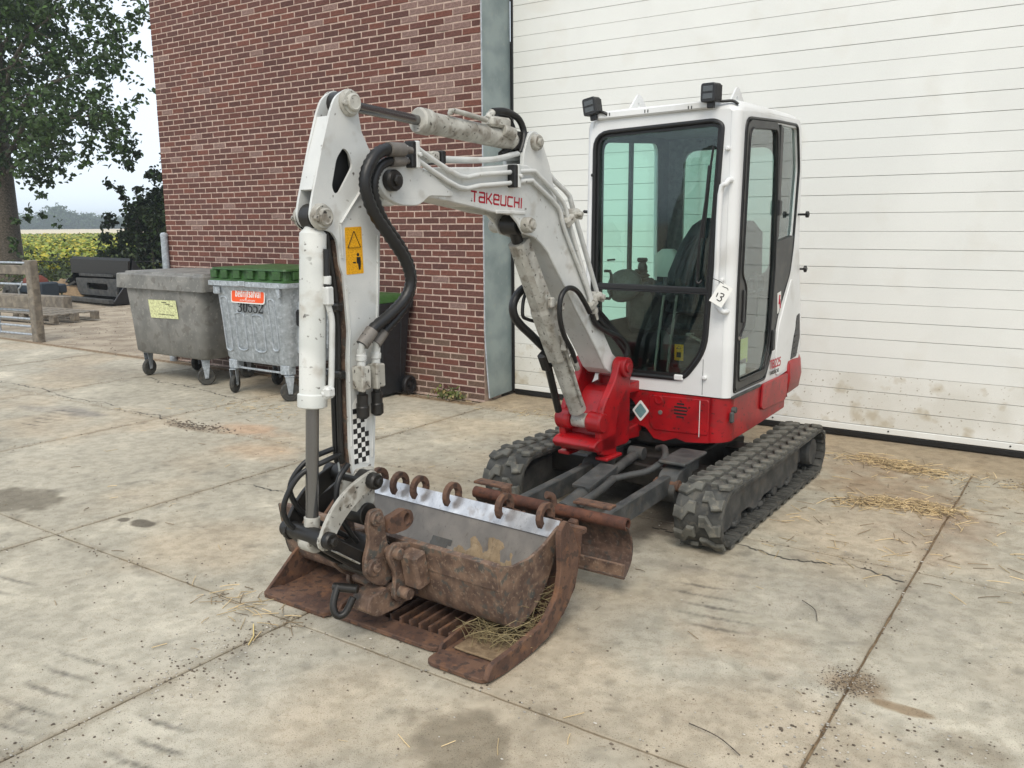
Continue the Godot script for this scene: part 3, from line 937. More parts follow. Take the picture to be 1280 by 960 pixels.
	scatter("crop", leaf_mesh(M.leaf_crop, 0.4), cx, cc, self, "yellow green leaves of the crop covering the field", "crop")
	var names := ["low rounded tree in the haze, leftmost of the far row", "broad domed tree in the haze, tallest of the far row", "hazy tree right beside the tallest far tree", "middle sized hazy tree in the far row by the shrub", "low hazy tree at the right end of the far row", "hazy tree half hidden behind the grey trunk", "hazy tree at the far left beyond the trunk"]
	var spec := [[-4.5, 2.6, 3.2], [1.6, 4.7, 4.2], [6.0, 3.3, 3.4], [9.0, 2.4, 3.0], [14.0, 2.2, 3.5], [-10.0, 3.6, 4.0], [-20.0, 4.2, 5.0]]
	for k in spec.size():
		var c = o + f * 420 + r * spec[k][0] * 2.0 + f * rng.randf_range(-8, 8)
		var ft := thing("far_tree", names[k], "tree", c, "trees in the haze beyond the field")
		var tk := MB.new()
		tk.lathe(c + Vector3(0, -0.3, 0), c + Vector3(0, 3, 0), [[0.5, 0.0], [0.3, 1.5], [0.1, 3.0]], 8, true)
		part(tk, "trunk", M.bark, ft)
		var fc := []
		var hh: float = spec[k][1] * 2.0 - 1.0
		var ww: float = spec[k][2] * 2.0
		for q in 16:
			var a := rng.randf() * TAU
			var e := rng.randf()
			fc.append([c.x + cos(a) * ww * 0.75 * sqrt(1.0 - e * e * 0.9), 1.0 + (hh - 2.2) * e, c.z + sin(a) * ww * 0.75 * sqrt(1.0 - e * e * 0.9), 2.2])
		var fx := []
		var fcol := []
		cluster_leaves(fc, 26, 0.9, fx, fcol, [Color(0.8, 0.9, 0.7), Color(1, 1.1, 0.8)], 1.1)
		scatter("crown", leaf_mesh(M.leaf_far), fx, fcol, ft, "", "", "stuff")
	var hz := MB.new()
	var ring0 := []
	for k in 41:
		var t := -300.0 + k * 15.0
		var c := o + f * (436.0 + 5.0 * sin(k * 1.7)) + r * t
		hz.loft([rring(c.x, c.z, 18, 10, 4, -0.1, 3), rring(c.x, c.z, 17, 9, 4, 1.6 + sin(k * 2.3) * 0.5, 3), rring(c.x, c.z, 11, 5, 2.4, 2.8 + sin(k * 1.3 + 1.0) * 0.8, 3)], false, true)
	var hm := StandardMaterial3D.new()
	hm.resource_name = "hedge_green"
	hm.albedo_color = Color(0.20, 0.26, 0.17)
	hm.roughness = 0.95
	top(hz, "hedge_row", hm, "low dark hedge line at the foot of the far trees", "hedge", "", "stuff")
	# weeds at the foot of the wall and at the edge of the crop
	var wd := thing("weed", "small tuft of green weeds at the brick wall's foot beside the wheelie bin", "weed", Vector3(-0.42, 0, 0.12))
	var wx := []
	var wc := []
	for k in 150:
		var p := Vector3(-0.42 + rng.randfn() * 0.10, absf(rng.randfn()) * 0.05 + 0.01, 0.07 + absf(rng.randfn()) * 0.05)
		var s := rng.randf_range(0.03, 0.075)
		wx.append(Transform3D(Basis.from_euler(Vector3(rng.randf_range(-1.4, 1.4), rng.randf() * TAU, rng.randf_range(-1, 1))).scaled(Vector3(s * 0.6, s, s)), p))
		var v := rng.randf_range(0.6, 1.3)
		wc.append(Color(0.16 * v, 0.19 * v, 0.06) if rng.randf() < 0.7 else Color(0.34 * v, 0.27 * v, 0.13))
	scatter("leaves", leaf_mesh(M.leaf_crop, 0.3), wx, wc, wd, "", "", "stuff")
	var we := thing("nettles", "dark green nettles between the tree trunk and the black loader bucket", "weeds", Vector3(-17.5, 0, -4.6))
	wx = []
	wc = []
	for k in 2600:
		var p := Vector3(-19.0 + rng.randf_range(-1.6, 3.0), 0, -6.0 + rng.randfn() * 0.7)
		p.y = absf(rng.randfn()) * 0.42
		var s := rng.randf_range(0.07, 0.16)
		wx.append(Transform3D(Basis.from_euler(Vector3(rng.randf_range(-1.0, 1.0), rng.randf() * TAU, rng.randf_range(-1, 1))).scaled(Vector3(s * 0.7, s, s)), p))
		var v := rng.randf_range(0.5, 1.3)
		wc.append(Color(0.06 * v, 0.085 * v, 0.03))
	scatter("leaves", leaf_mesh(M.leaf_crop, 0.3), wx, wc, we, "", "", "stuff")

# ------------------------------------------------------------------ things round the yard
func castor(o: Node3D, p: Vector3, r: float, turn: float, fork_h: float, wheel_mat: Material):
	var ba := Basis(UP, turn)
	var w := MB.new(Transform3D(ba, p))
	w.lathe(Vector3(-0.024, r, 0), Vector3(0.024, r, 0), [[0.0, 0.004], [r * 0.45, 0.004], [r * 0.5, 0.0], [r * 0.9, 0.0], [r, 0.012], [r, 0.036], [r * 0.9, 0.048], [r * 0.5, 0.048], [r * 0.45, 0.044], [0.0, 0.044]], 20)
	part(w, "wheel", wheel_mat, o)
	var f := MB.new(Transform3D(ba, p))
	for s in [-1, 1]:
		f.prism(poly([0.02, r - 0.02, -0.02, r - 0.02, -0.045, fork_h, 0.045, fork_h]), s * 0.034, s * 0.030, 0, 0.0005)
	f.box(Vector3(0, fork_h, 0), Vector3(0.075, 0.012, 0.095), 0.003)
	f.cyl(Vector3(-0.04, r, 0), Vector3(0.04, r, 0), 0.011, 10)
	part(f, "wheel_fork", M.galvanised, o)

func build_bins():
	# grey plastic container
	var cx := -3.81
	var cz := 0.66
	var o := thing("waste_container", "large dull grey plastic waste container with flat lid and pale yellow label", "waste container", Vector3(cx, 0, cz), "wheeled waste containers along the brick wall")
	var b := MB.new()
	b.loft([rring(cx, cz, 1.26, 0.76, 0.06, 0.295), rring(cx, cz, 1.34, 0.83, 0.08, 0.325), rring(cx, cz, 1.40, 0.87, 0.09, 0.70), rring(cx, cz, 1.46, 0.92, 0.09, 1.075)], true, true)
	part(b, "body", M.bin_plastic, o)
	var l := MB.new()
	l.loft([rring(cx, cz, 1.655, 1.00, 0.03, 1.07, 2), rring(cx, cz, 1.645, 0.99, 0.035, 1.225, 2), rring(cx, cz, 1.625, 0.97, 0.03, 1.238, 2), rring(cx, cz, 1.50, 0.86, 0.03, 1.240, 2), rring(cx, cz, 1.48, 0.84, 0.03, 1.262, 2)], true, true, false)
	part(l, "lid", M.bin_plastic, o)
	var lb := MB.new()
	var zf := cz + 0.452
	lb.quad(Vector3(-4.06, 0.945, zf + 0.010), Vector3(-3.535, 0.955, zf + 0.010), Vector3(-3.525, 0.745, zf - 0.006), Vector3(-4.05, 0.735, zf - 0.006), Vector3(0, 0, 1))
	part(lb, "paper_label", M.paper_yellow, o)
	for k in 3:
		var ink := MB.new()
		ink.box(Vector3(-3.76 + k * 0.06, 0.925 - k * 0.018, zf + 0.009 - k * 0.002), Vector3(0.09, 0.008, 0.002), 0.0005)
		part(ink, "label_print", M.ink_black, o)
	for k in 2:
		var ink := MB.new()
		ink.box(Vector3(-3.82 + k * 0.15, 0.785, zf - 0.0015), Vector3(0.14, 0.006, 0.002), 0.0005)
		part(ink, "label_print", M.ink_black, o)
	for e in [[-0.60, 0.29, 0.2], [0.56, 0.33, -0.5], [-0.42, -0.25, 0.4], [0.55, -0.25, 0.0]]:
		castor(o, Vector3(cx + e[0], 0, cz + e[1]), 0.10, e[2], 0.285, M.rubber)
	# galvanised container with green lid
	cx = -2.17
	cz = 0.80
	o = thing("waste_container", "galvanised steel waste container with green lid, orange sticker and stencilled number", "waste container", Vector3(cx, 0, cz), "wheeled waste containers along the brick wall")
	b = MB.new()
	b.loft([rring(cx, cz, 0.96, 0.64, 0.05, 0.36), rring(cx, cz, 1.0, 0.70, 0.07, 0.41), rring(cx, cz, 1.10, 0.82, 0.10, 1.10), rring(cx, cz, 1.13, 0.85, 0.10, 1.17)], true, true)
	part(b, "body", M.galvanised, o)
	# pressed ribs
	var zb := func(y: float) -> float: return cz + lerpf(0.35, 0.41, (y - 0.41) / 0.69)
	var hxx := func(y: float) -> float: return lerpf(0.50, 0.55, (y - 0.41) / 0.69)
	for e in [[-0.40, 0.50, 1.02, 0.05], [-0.18, 0.52, 0.86, 0.075], [0.10, 0.52, 0.85, 0.085], [0.34, 0.55, 1.02, 0.045]]:
		var rb := MB.new()
		var pts := []
		for k in 17:
			var a := PI * k / 16.0
			pts.append(Vector3(cx + e[0] + cos(a) * e[3], e[2] + sin(a) * 0.03, zb.call(e[2]) + 0.002))
		pts.append(Vector3(cx + e[0] - e[3], e[1], zb.call(e[1]) + 0.002))
		for k in 9:
			var a := PI + PI * k / 8.0
			pts.append(Vector3(cx + e[0] + cos(a) * e[3], e[1] + sin(a) * 0.03, zb.call(e[1]) + 0.002))
		pts.append(pts[0])
		rb.tube(pts, 0.010, 7)
		part(rb, "pressed_rib", M.galvanised, o)
	for k in 3:
		var rb := MB.new()
		var zz := cz + 0.22 - k * 0.2
		rb.tube([Vector3(cx + hxx.call(0.5) + 0.003, 0.5, zz), Vector3(cx + hxx.call(1.02) + 0.003, 1.02, zz)], 0.013, 7)
		part(rb, "pressed_rib", M.galvanised, o)
	var rim := MB.new()
	rim.loft([rring(cx, cz, 1.16, 0.88, 0.05, 1.165, 3), rring(cx, cz, 1.20, 0.92, 0.05, 1.17, 3), rring(cx, cz, 1.20, 0.92, 0.05, 1.215, 3), rring(cx, cz, 1.14, 0.86, 0.05, 1.222, 3)], true, true, false)
	rim.box(Vector3(cx - 0.02, 1.20, cz + 0.465), Vector3(0.10, 0.05, 0.02), 0.004)
	part(rim, "rim", M.galvanised, o)
	l = MB.new()
	l.loft([rring(cx, cz - 0.01, 1.19, 0.90, 0.05, 1.216, 3), rring(cx, cz - 0.01, 1.19, 0.90, 0.05, 1.236, 3), rring(cx, cz - 0.01, 1.10, 0.80, 0.05, 1.240, 3), rring(cx, cz - 0.01, 1.08, 0.78, 0.05, 1.33, 3), rring(cx, cz - 0.01, 1.16, 0.86, 0.05, 1.334, 3), rring(cx, cz - 0.01, 1.15, 0.85, 0.05, 1.352, 3), rring(cx, cz - 0.01, 0.5, 0.3, 0.05, 1.372, 3)], true, true, false)
	part(l, "lid", M.green_plastic, o)
	for e in [-0.53, -0.36, -0.16, 0.05, 0.24, 0.45]:
		var r2 := MB.new()
		r2.box(Vector3(cx + e, 1.287, cz + 0.395), Vector3(0.12 if e > 0.4 else 0.10, 0.088, 0.05), 0.006)
		part(r2, "lid_rib", M.green_plastic, o)
	for e in [-0.25, 0.0, 0.25]:
		var r2 := MB.new()
		r2.box(Vector3(cx + 0.55, 1.287, cz + e), Vector3(0.05, 0.088, 0.10), 0.006)
		part(r2, "lid_rib", M.green_plastic, o)
	var ear := MB.new()
	ear.prism(rpoly([cx + 0.47, 1.165, cx + 0.53, 1.165, cx + 0.53, 1.08, cx + 0.50, 1.06, cx + 0.49, 1.08], 0.01), cz + 0.43, cz + 0.45, 1, 0.002)
	part(ear, "hinge_ear", M.galvanised, o)
	ear = MB.new()
	ear.box(Vector3(cx - 0.47, 1.12, cz + 0.43), Vector3(0.10, 0.09, 0.03), 0.01)
	part(ear, "hinge_ear", M.galvanised, o)
	# black block on the right flank
	var blk := MB.new()
	blk.box(Vector3(cx + 0.57, 0.86, cz + 0.16), Vector3(0.10, 0.17, 0.20), 0.02)
	part(blk, "lifting_pin", M.black_plastic, o)
	# orange sticker
	var xf := Transform3D(Basis(Vector3(1, 0, 0), -0.087), Vector3(cx + 0.005, 1.065, zb.call(1.065) + 0.009))
	var s0 := MB.new(xf)
	s0.prism(rpoly([-0.265, -0.07, 0.265, -0.07, 0.265, 0.07, -0.265, 0.07], 0.035), 0, 0.002, 1)
	part(s0, "sticker_border", M.paper_white, o)
	var s1 := MB.new(xf)
	s1.prism(rpoly([-0.252, -0.058, 0.252, -0.058, 0.252, 0.058, -0.252, 0.058], 0.03), 0.001, 0.0032, 1)
	part(s1, "orange_sticker", M.orange_sticker, o)
	text_part("bedrijfsafval", 0.072, M.paper_white, xf * Transform3D(Basis(), Vector3(-0.195, -0.012, 0.0045)), 0.39, o, "sticker_text", true)
	text_part("container", 0.022, M.paper_white, xf * Transform3D(Basis(), Vector3(-0.12, -0.05, 0.0045)), 0.24, o, "sticker_text", false)
	text_part("30552", 0.115, M.ink_black, Transform3D(Basis(Vector3(1, 0, 0), -0.087), Vector3(cx - 0.175, 0.892, zb.call(0.94) + 0.022)), 0.40, o, "stencilled_number", true, true)
	for e in [[-0.44, 0.30, 0.5], [0.44, 0.30, -0.6], [-0.42, -0.27, 0.3], [0.42, -0.27, 0.1]]:
		castor(o, Vector3(cx + e[0], 0, cz + e[1]), 0.10, e[2], 0.26, M.rubber)
	for e in [-0.42, 0.40]:
		var br := MB.new()
		br.box(Vector3(cx + e, 0.32, cz + 0.28), Vector3(0.13, 0.10, 0.10), 0.008)
		part(br, "castor_bracket", M.galvanised, o)
	var ax := MB.new()
	ax.bar(Vector3(cx - 0.40, 0.285, cz + 0.29), Vector3(cx + 0.40, 0.285, cz + 0.29), 0.02, 0.02)
	part(ax, "brake_bar", M.galvanised, o)
	# wheelie bin behind the arm
	cx = -1.25
	cz = 0.36
	o = thing("wheelie_bin", "dark grey wheelie bin with green lid half hidden behind the excavator arm", "wheelie bin", Vector3(cx, 0, cz))
	b = MB.new()
	b.loft([rring(cx, cz - 0.02, 0.44, 0.46, 0.05, 0.03), rring(cx, cz, 0.56, 0.60, 0.05, 0.93)], true, true)
	part(b, "body", M.dark_bin, o)
	for e in [-0.14, 0.14]:
		var rb := MB.new()
		rb.tube([Vector3(cx + 0.222, 0.12, cz + e - 0.02), Vector3(cx + 0.279, 0.9, cz + e)], 0.008, 6)
		part(rb, "body_rib", M.dark_bin, o)
	rim = MB.new()
	rim.loft([rring(cx, cz, 0.60, 0.66, 0.05, 0.92), rring(cx, cz, 0.61, 0.68, 0.05, 0.99), rring(cx, cz, 0.58, 0.64, 0.05, 0.995)], true, true, false)
	rim.cyl(Vector3(cx - 0.26, 0.97, cz - 0.38), Vector3(cx + 0.26, 0.97, cz - 0.38), 0.022, 10)
	rim.bar(Vector3(cx + 0.24, 0.95, cz - 0.30), Vector3(cx + 0.24, 0.97, cz - 0.39), 0.04, 0.06)
	rim.bar(Vector3(cx - 0.24, 0.95, cz - 0.30), Vector3(cx - 0.24, 0.97, cz - 0.39), 0.04, 0.06)
	part(rim, "rim", M.dark_bin, o)
	l = MB.new()
	l.loft([rring(cx, cz, 0.60, 0.68, 0.06, 0.997), rring(cx, cz, 0.60, 0.68, 0.06, 1.02), rring(cx, cz, 0.50, 0.58, 0.06, 1.065), rring(cx, cz, 0.40, 0.48, 0.06, 1.072)], true, true)
	part(l, "lid", M.green_plastic, o)
	for s in [-1, 1]:
		var w := MB.new()
		var p := Vector3(cx + s * 0.245, 0.10, cz - 0.24)
		w.lathe(p, p + Vector3(s * 0.055, 0, 0), [[0.0, 0.0], [0.085, 0.0], [0.10, 0.012], [0.10, 0.043], [0.088, 0.055], [0.06, 0.048], [0.055, 0.035], [0.03, 0.035], [0.026, 0.058], [0.0, 0.06]], 24)
		part(w, "wheel", M.black_plastic, o)
	var axl := MB.new()
	axl.cyl(Vector3(cx - 0.24, 0.10, cz - 0.24), Vector3(cx + 0.24, 0.10, cz - 0.24), 0.011, 8)
	part(axl, "axle", M.galvanised, o)

func text_part(t: String, size: float, m: Material, xf: Transform3D, width: float, parent: Node3D, called: String, bold := false, serif := false):
	var f := SystemFont.new()
	f.font_names = PackedStringArray(["Droid Serif" if serif else "Droid Sans"])
	f.font_weight = 700 if bold else 400
	var tm := TextMesh.new()
	tm.font = f
	tm.text = t
	tm.font_size = 64
	tm.pixel_size = size / 46.0
	tm.depth = 0.0012
	tm.horizontal_alignment = HORIZONTAL_ALIGNMENT_LEFT
	tm.vertical_alignment = VERTICAL_ALIGNMENT_BOTTOM
	tm.material = m
	var mi := MeshInstance3D.new()
	mi.name = called
	mi.mesh = tm
	var w := tm.get_aabb().size.x
	var sc := width / w if w > 0.0 else 1.0
	mi.transform = xf * Transform3D(Basis.from_scale(Vector3(sc, 1, 1)), Vector3(0, -size * 0.27, 0))
	var p: Node = parent
	while p is Node3D and p != self:
		mi.position -= p.position
		p = p.get_parent()
	parent.add_child(mi, true)

func build_far_things():
	rng.seed = 55
	# gate: wooden post, two boards, steel tubes
	var pst := MB.new()
	pst.prism(rpoly([-8.93, -0.06, -8.755, -0.06, -8.755, 0.07, -8.93, 0.07], 0.02, 2), -0.05, 1.26, 2, 0.012)
	top(pst, "gate_post", M.wood, "thick weathered square wooden post at the right end of the gate", "post")
	var gate := thing("gate", "grey field gate of steel tubes with two weathered boards fixed across", "gate", Vector3(-9.9, 0, -0.02))
	var a := Vector3(-9.02, 0, -0.02)
	var d := Vector3(-1, 0, 0.10).normalized()
	for e in [[1.03, 1.175], [0.50, 0.685]]:
		var y0: float = e[0]
		var y1: float = e[1]
		var bd := MB.new()
		bd.bar(a + Vector3(0.02, (y0 + y1) / 2 + 0.0, 0.03), a + d * 3.2 + Vector3(0, (y0 + y1) / 2, 0.03), 0.03, y1 - y0, UP, 0.006)
		part(bd, "board", M.wood, gate)
	for y in [1.21, 0.87, 0.45, 0.32, 0.20, 0.07]:
		var tb := MB.new()
		tb.tube([a + Vector3(0, y, -0.02), a + d * 3.2 + Vector3(0, y, -0.02)], 0.018, 8)
		part(tb, "tube", M.galvanised, gate)
	for k in 3:
		var q := a + d * (0.95 + k * 1.0)
		var tb := MB.new()
		tb.tube([q + Vector3(0.0, 1.21, -0.02), q + Vector3(0, 0.05, -0.02)], 0.026, 8)
		part(tb, "upright", M.galvanised, gate)
	var ch := MB.new()
	ch.tube([Vector3(-9.0, 0.93, 0.09), Vector3(-9.06, 0.84, 0.1), Vector3(-9.16, 0.80, 0.08), Vector3(-9.2, 0.72, 0.05)], 0.012, 6, 4)
	part(ch, "latch_chain", M.galvanised, gate)
	# pallet
	var pl := thing("pallet", "worn wooden pallet lying on the earth behind the gate post", "pallet", Vector3(-12.0, 0, -1.75))
	var px := Transform3D(Basis(UP, 0.08), Vector3(-12.0, 0, -1.75))
	for k in 5:
		var bd := MB.new(px)
		bd.box(Vector3(0, 0.148, -0.42 + k * 0.21), Vector3(2.0, 0.02, 0.12), 0.003)
		part(bd, "plank", M.wood, pl)
	for k in 3:
		for j in 3:
			var bd := MB.new(px)
			bd.box(Vector3(-0.93 + k * 0.93, 0.08, -0.42 + j * 0.42), Vector3(0.15, 0.115, 0.10), 0.004)
			part(bd, "block", M.wood, pl)
	for j in 3:
		var bd := MB.new(px)
		bd.box(Vector3(0, 0.012, -0.42 + j * 0.42), Vector3(2.0, 0.02, 0.12), 0.003)
		part(bd, "plank", M.wood, pl)
	# beam lying behind
	var bm := MB.new()
	bm.bar(Vector3(-15.2, 0.18, -2.2), Vector3(-12.6, 0.18, -2.55), 0.2, 0.34, UP, 0.012)
	top(bm, "timber_beam", M.wood, "thick pale timber beam lying behind the pallet", "beam")
	# black loader bucket
	var lb := thing("loader_bucket", "black loader bucket with pale grey face plate parked on the earth by the shrub", "loader bucket", Vector3(-15.0, 0, -4.9))
	var lx := Transform3D(Basis(UP, -0.08), Vector3(-15.0, 0, -4.9))
	var s := MB.new(lx)
	s.prism(rpoly([0.10, 1.02, 0.16, 1.03, 0.20, 0.62, 0.05, 0.60, -0.25, 0.40, -0.30, 0.10, 0.0, 0.03, 0.62, 0.0, 0.62, 0.05, 0.0, 0.08, -0.22, 0.15, -0.20, 0.36, 0.05, 0.55], 0.0), -1.45, 1.45, 0, 0.004)
	part(s, "shell", M.black_plastic, lb)
	for e in [-1.47, 1.47]:
		var sd := MB.new(lx)
		sd.prism(rpoly([0.12, 1.0, 0.2, 0.62, 0.7, 0.0, -0.2, 0.0, -0.3, 0.4], 0.03), e - 0.02, e + 0.02, 0, 0.003)
		part(sd, "side_plate", M.black_plastic, lb)
	var upb := MB.new(lx)
	upb.prism(rpoly([-1.42, 0.62, 1.42, 0.66, 1.47, 0.98, -1.45, 0.98], 0.03), 0.18, 0.23, 1, 0.006)
	part(upb, "upper_board", M.grease_dark, lb)
	var fp := MB.new(lx)
	var hole := rpoly([-0.42, 0.27, 0.62, 0.27, 0.62, 0.42, -0.42, 0.42], 0.07, 5)
	fp.prism(rpoly([-0.98, 0.52, 1.1, 0.55, 1.05, 0.14, -0.90, 0.12], 0.03), 0.30, 0.34, 1, 0.0, [hole])
	part(fp, "face_plate", M.frame_grey, lb)
	var bs := MB.new(lx)
	bs.bar(Vector3(-1.55, 0.06, 0.72), Vector3(1.5, 0.07, 0.72), 0.12, 0.10, UP, 0.01)
	part(bs, "cutting_edge", M.frame_grey, lb)
	var rs := MB.new(lx)
	rs.bar(Vector3(-1.45, 0.12, 0.70), Vector3(-1.05, 0.42, 0.32), 0.05, 0.05)
	rs.bar(Vector3(-0.85, 0.6, 0.27), Vector3(0.85, 0.615, 0.27), 0.08, 0.06)
	part(rs, "brace", M.frame_grey, lb)
	# clutter behind the gate
	var tc := thing("machine_part", "dark blue machine frame with a red hood standing behind the gate", "farm machine", Vector3(-14.6, 0, -2.9))
	var t := MB.new(Transform3D(Basis(), Vector3(-2.1, 0, -0.1)))
	t.box(Vector3(-12.6, 0.42, -2.9), Vector3(1.5, 0.2, 0.6), 0.03)
	t.box(Vector3(-11.85, 0.36, -2.75), Vector3(0.26, 0.44, 0.4), 0.03)
	t.box(Vector3(-12.9, 0.22, -2.9), Vector3(0.3, 0.44, 0.3), 0.02)
	var blue := mat("machine_blue", null, Color(0.16, 0.20, 0.235), 0.6)
	part(t, "frame", blue, tc)
	var hood := MB.new(Transform3D(Basis(), Vector3(-2.1, 0, -0.1)))
	hood.loft([rring(-12.6, -2.9, 0.55, 0.4, 0.1, 0.52), rring(-12.6, -2.9, 0.5, 0.36, 0.1, 0.62), rring(-12.6, -2.9, 0.3, 0.2, 0.08, 0.70)], true, true)
	part(hood, "hood", mat("faded_red", M.brick_0.albedo_texture, Color(0.46, 0.22, 0.16), 0.8, 0.4), tc)
	for e in [[-12.95, 0.27], [-11.9, 0.2]]:
		var w := MB.new(Transform3D(Basis(), Vector3(-2.1, 0, -0.1)))
		w.lathe(Vector3(e[0], e[1], -2.60), Vector3(e[0], e[1], -2.44), [[0.0, 0.02], [0.10, 0.02], [0.12, 0.0], [e[1] - 0.03, 0.0], [e[1], 0.03], [e[1], 0.13], [e[1] - 0.03, 0.16], [0.12, 0.16], [0.1, 0.13], [0.0, 0.13]], 20)
		part(w, "wheel", M.rubber, tc)
	# heap of earth beside the loader bucket
	var hp := MB.new()
	var fn := FastNoiseLite.new()
	fn.frequency = 1.3
	fn.seed = 4
	var N := 40
	for i in N:
		for j in N:
			var q := []
			for c in [[0, 0], [1, 0], [1, 1], [0, 1]]:
				var u = (i + c[0]) / float(N) * 2.0 - 1.0
				var v = (j + c[1]) / float(N) * 2.0 - 1.0
				var h := maxf(0.0, 0.5 * (1.0 - u * u - v * v)) * (0.8 + 0.5 * fn.get_noise_2d(u * 1.2, v * 1.2)) - 0.02
				q.append(Vector3(-16.9 + u * 1.3, h, -4.7 + v * 0.8))
			hp.quad(q[0], q[1], q[2], q[3], UP, 1)
	top(hp, "earth_heap", M.soil, "low heap of brown earth left of the black loader bucket", "earth heap")
	# field fence behind
	var fe := thing("wire_fence", "thin dark wire fence along the edge of the crop field", "fence", Vector3(-19, 0, -6.4))
	for k in 6:
		var p := Vector3(-24.0 + k * 2.0, 0, -3.4 - k * 1.0)
		var po := MB.new()
		po.cyl(p + Vector3(0, -0.1, 0), p + Vector3(0, 0.85, 0), 0.035, 8)
		part(po, "post", M.wood, fe)
	for y in [0.45, 0.8]:
		var wi := MB.new()
		wi.tube([Vector3(-24.0, y, -3.4), Vector3(-14.0, y, -8.4)], 0.012, 5)
		part(wi, "wire", M.ink_black, fe)

func build_litter():
	rng.seed = 600
	# straw
	var sm := MB.new()
	sm.tube([Vector3(0, 0, -0.5), Vector3(0.02, 0.02, -0.1), Vector3(-0.02, 0.0, 0.5)], 0.022, 5)
	var straw := sm.mesh(M.straw)
	var xs := []
	var cs := []
	var put := func(x: float, z: float, y: float, L: float):
		var ba := Basis.from_euler(Vector3(rng.randf_range(-0.16, 0.16), rng.randf() * TAU, 0))
		xs.append(Transform3D(ba * Basis.from_scale(Vector3(L * 1.2, L * 1.2, L)) if L < 0.06 else ba * Basis.from_scale(Vector3(0.085, 0.085, L)), Vector3(x, y, z)))
		var v := rng.randf_range(0.5, 1.2)
		cs.append(Color(0.72 * v, 0.55 * v, 0.30 * v) if rng.randf() < 0.66 else Color(0.30 * v, 0.22 * v, 0.13 * v))
	for k in 3000:
		var x := rng.randf_range(3.3, 6.2)
		var z := 0.30 + sin(x * 3.1) * 0.07 + rng.randfn() * 0.085
		var dens := 0.5 + 0.5 * sin(x * 5.0 + 0.6)
		if rng.randf() < 0.08 + dens * dens * 0.92:
			put.call(x, z, 0.004 + absf(rng.randfn()) * 0.010, rng.randf_range(0.02, 0.12))
	for k in 760:
		var a := rng.randf() * TAU
		var r := absf(rng.randfn()) * 0.55
		var t0: Array = [[4.05, 1.22], [4.25, 1.16], [4.36, 1.24], [3.95, 1.32]][rng.randi() % 4]
		put.call(t0[0] + cos(a) * r * 0.22, t0[1] + sin(a) * r * 0.13 - cos(a) * 0.02, 0.006 + absf(rng.randfn()) * 0.012 * (1.0 - r), rng.randf_range(0.02, 0.13))
	for k in 170:
		put.call(rng.randf_range(3.6, 5.2), rng.randf_range(0.5, 2.6), 0.006, rng.randf_range(0.03, 0.14))
	for k in 110:
		put.call(rng.randf_range(-3.0, 4.8), rng.randf_range(1.5, 5.6), 0.006, rng.randf_range(0.02, 0.09))
	for k in 150:
		put.call(-1.75 + rng.randfn() * 0.35, 1.55 + rng.randfn() * 0.22, 0.006, rng.randf_range(0.02, 0.07))
	for k in 60:
		put.call(2.15 + rng.randf_range(-0.6, 0.1), 4.55 + rng.randfn() * 0.1, 0.006, rng.randf_range(0.02, 0.12))
	for k in 160:
		put.call(1.0 + rng.randfn() * 0.6, 0.25 + rng.randfn() * 0.1, 0.006, rng.randf_range(0.02, 0.08))
	scatter("straw", straw, xs, cs, self, "yellow straw strewn along the door and over the concrete", "straw")
	# grit, crumbs and small stones
	var pm := MB.new()
	pm.lathe(Vector3(0, -0.4, 0), Vector3(0, 0.6, 0), [[0.0, 0.0], [0.42, 0.12], [0.55, 0.45], [0.36, 0.8], [0.0, 1.0]], 6)
	var peb := pm.mesh(M.chip)
	xs = []
	cs = []
	var grit := func(x: float, z: float, s: float, dark: bool):
		xs.append(Transform3D(Basis.from_euler(Vector3(rng.randf(), rng.randf() * TAU, rng.randf())).scaled(Vector3(s * rng.randf_range(0.8, 1.8), s * 0.6, s)), Vector3(x, s * 0.15, z)))
		var v := rng.randf_range(0.6, 1.2)
		cs.append(Color(0.13 * v, 0.10 * v, 0.07 * v) if dark else Color(0.46 * v, 0.43 * v, 0.37 * v))
	for xj in XJ:
		for k in 230:
			grit.call(xj + rng.randfn() * 0.045, rng.randf_range(0.3, 7.0), rng.randf_range(0.003, 0.011), rng.randf() < 0.55)
	for zj in ZJ:
		for k in 620:
			grit.call(rng.randf_range(-9.0, 6.5), zj + rng.randfn() * 0.04, rng.randf_range(0.003, 0.010), rng.randf() < 0.55)
	for k in 2600:
		grit.call(rng.randf_range(-2.0, 5.4), rng.randf_range(0.3, 6.2), rng.randf_range(0.002, 0.008), rng.randf() < 0.5)
	for k in 450:
		grit.call(2.16 + rng.randfn() * 0.13, 4.6 + absf(rng.randfn()) * 0.75, rng.randf_range(0.003, 0.010), rng.randf() < 0.4)
	for k in 520:
		var c0: Array = [[4.43, 3.60], [4.47, 3.68], [4.40, 3.74], [4.38, 3.62]][rng.randi() % 4]
		grit.call(c0[0] + rng.randfn() * 0.045, c0[1] + rng.randfn() * 0.035, rng.randf_range(0.0015, 0.0055), rng.randf() < 0.8)
	for k in 500:
		grit.call(rng.randf_range(4.2, 5.0), rng.randf_range(3.8, 5.0), rng.randf_range(0.003, 0.010), rng.randf() < 0.5)
	for k in 160:
		grit.call(-1.55 + rng.randfn() * 0.2, 2.33 + rng.randfn() * 0.07, rng.randf_range(0.006, 0.02), true)
	for k in 140:
		grit.call(rng.randf_range(-5.0, 0.0), 0.06 + absf(rng.randfn()) * 0.06, rng.randf_range(0.005, 0.014), rng.randf() < 0.7)
	for k in 1400:
		grit.call(rng.randf_range(-16.0, -5.6), rng.randf_range(-5.0, 0.2), rng.randf_range(0.006, 0.02), rng.randf() < 0.4)
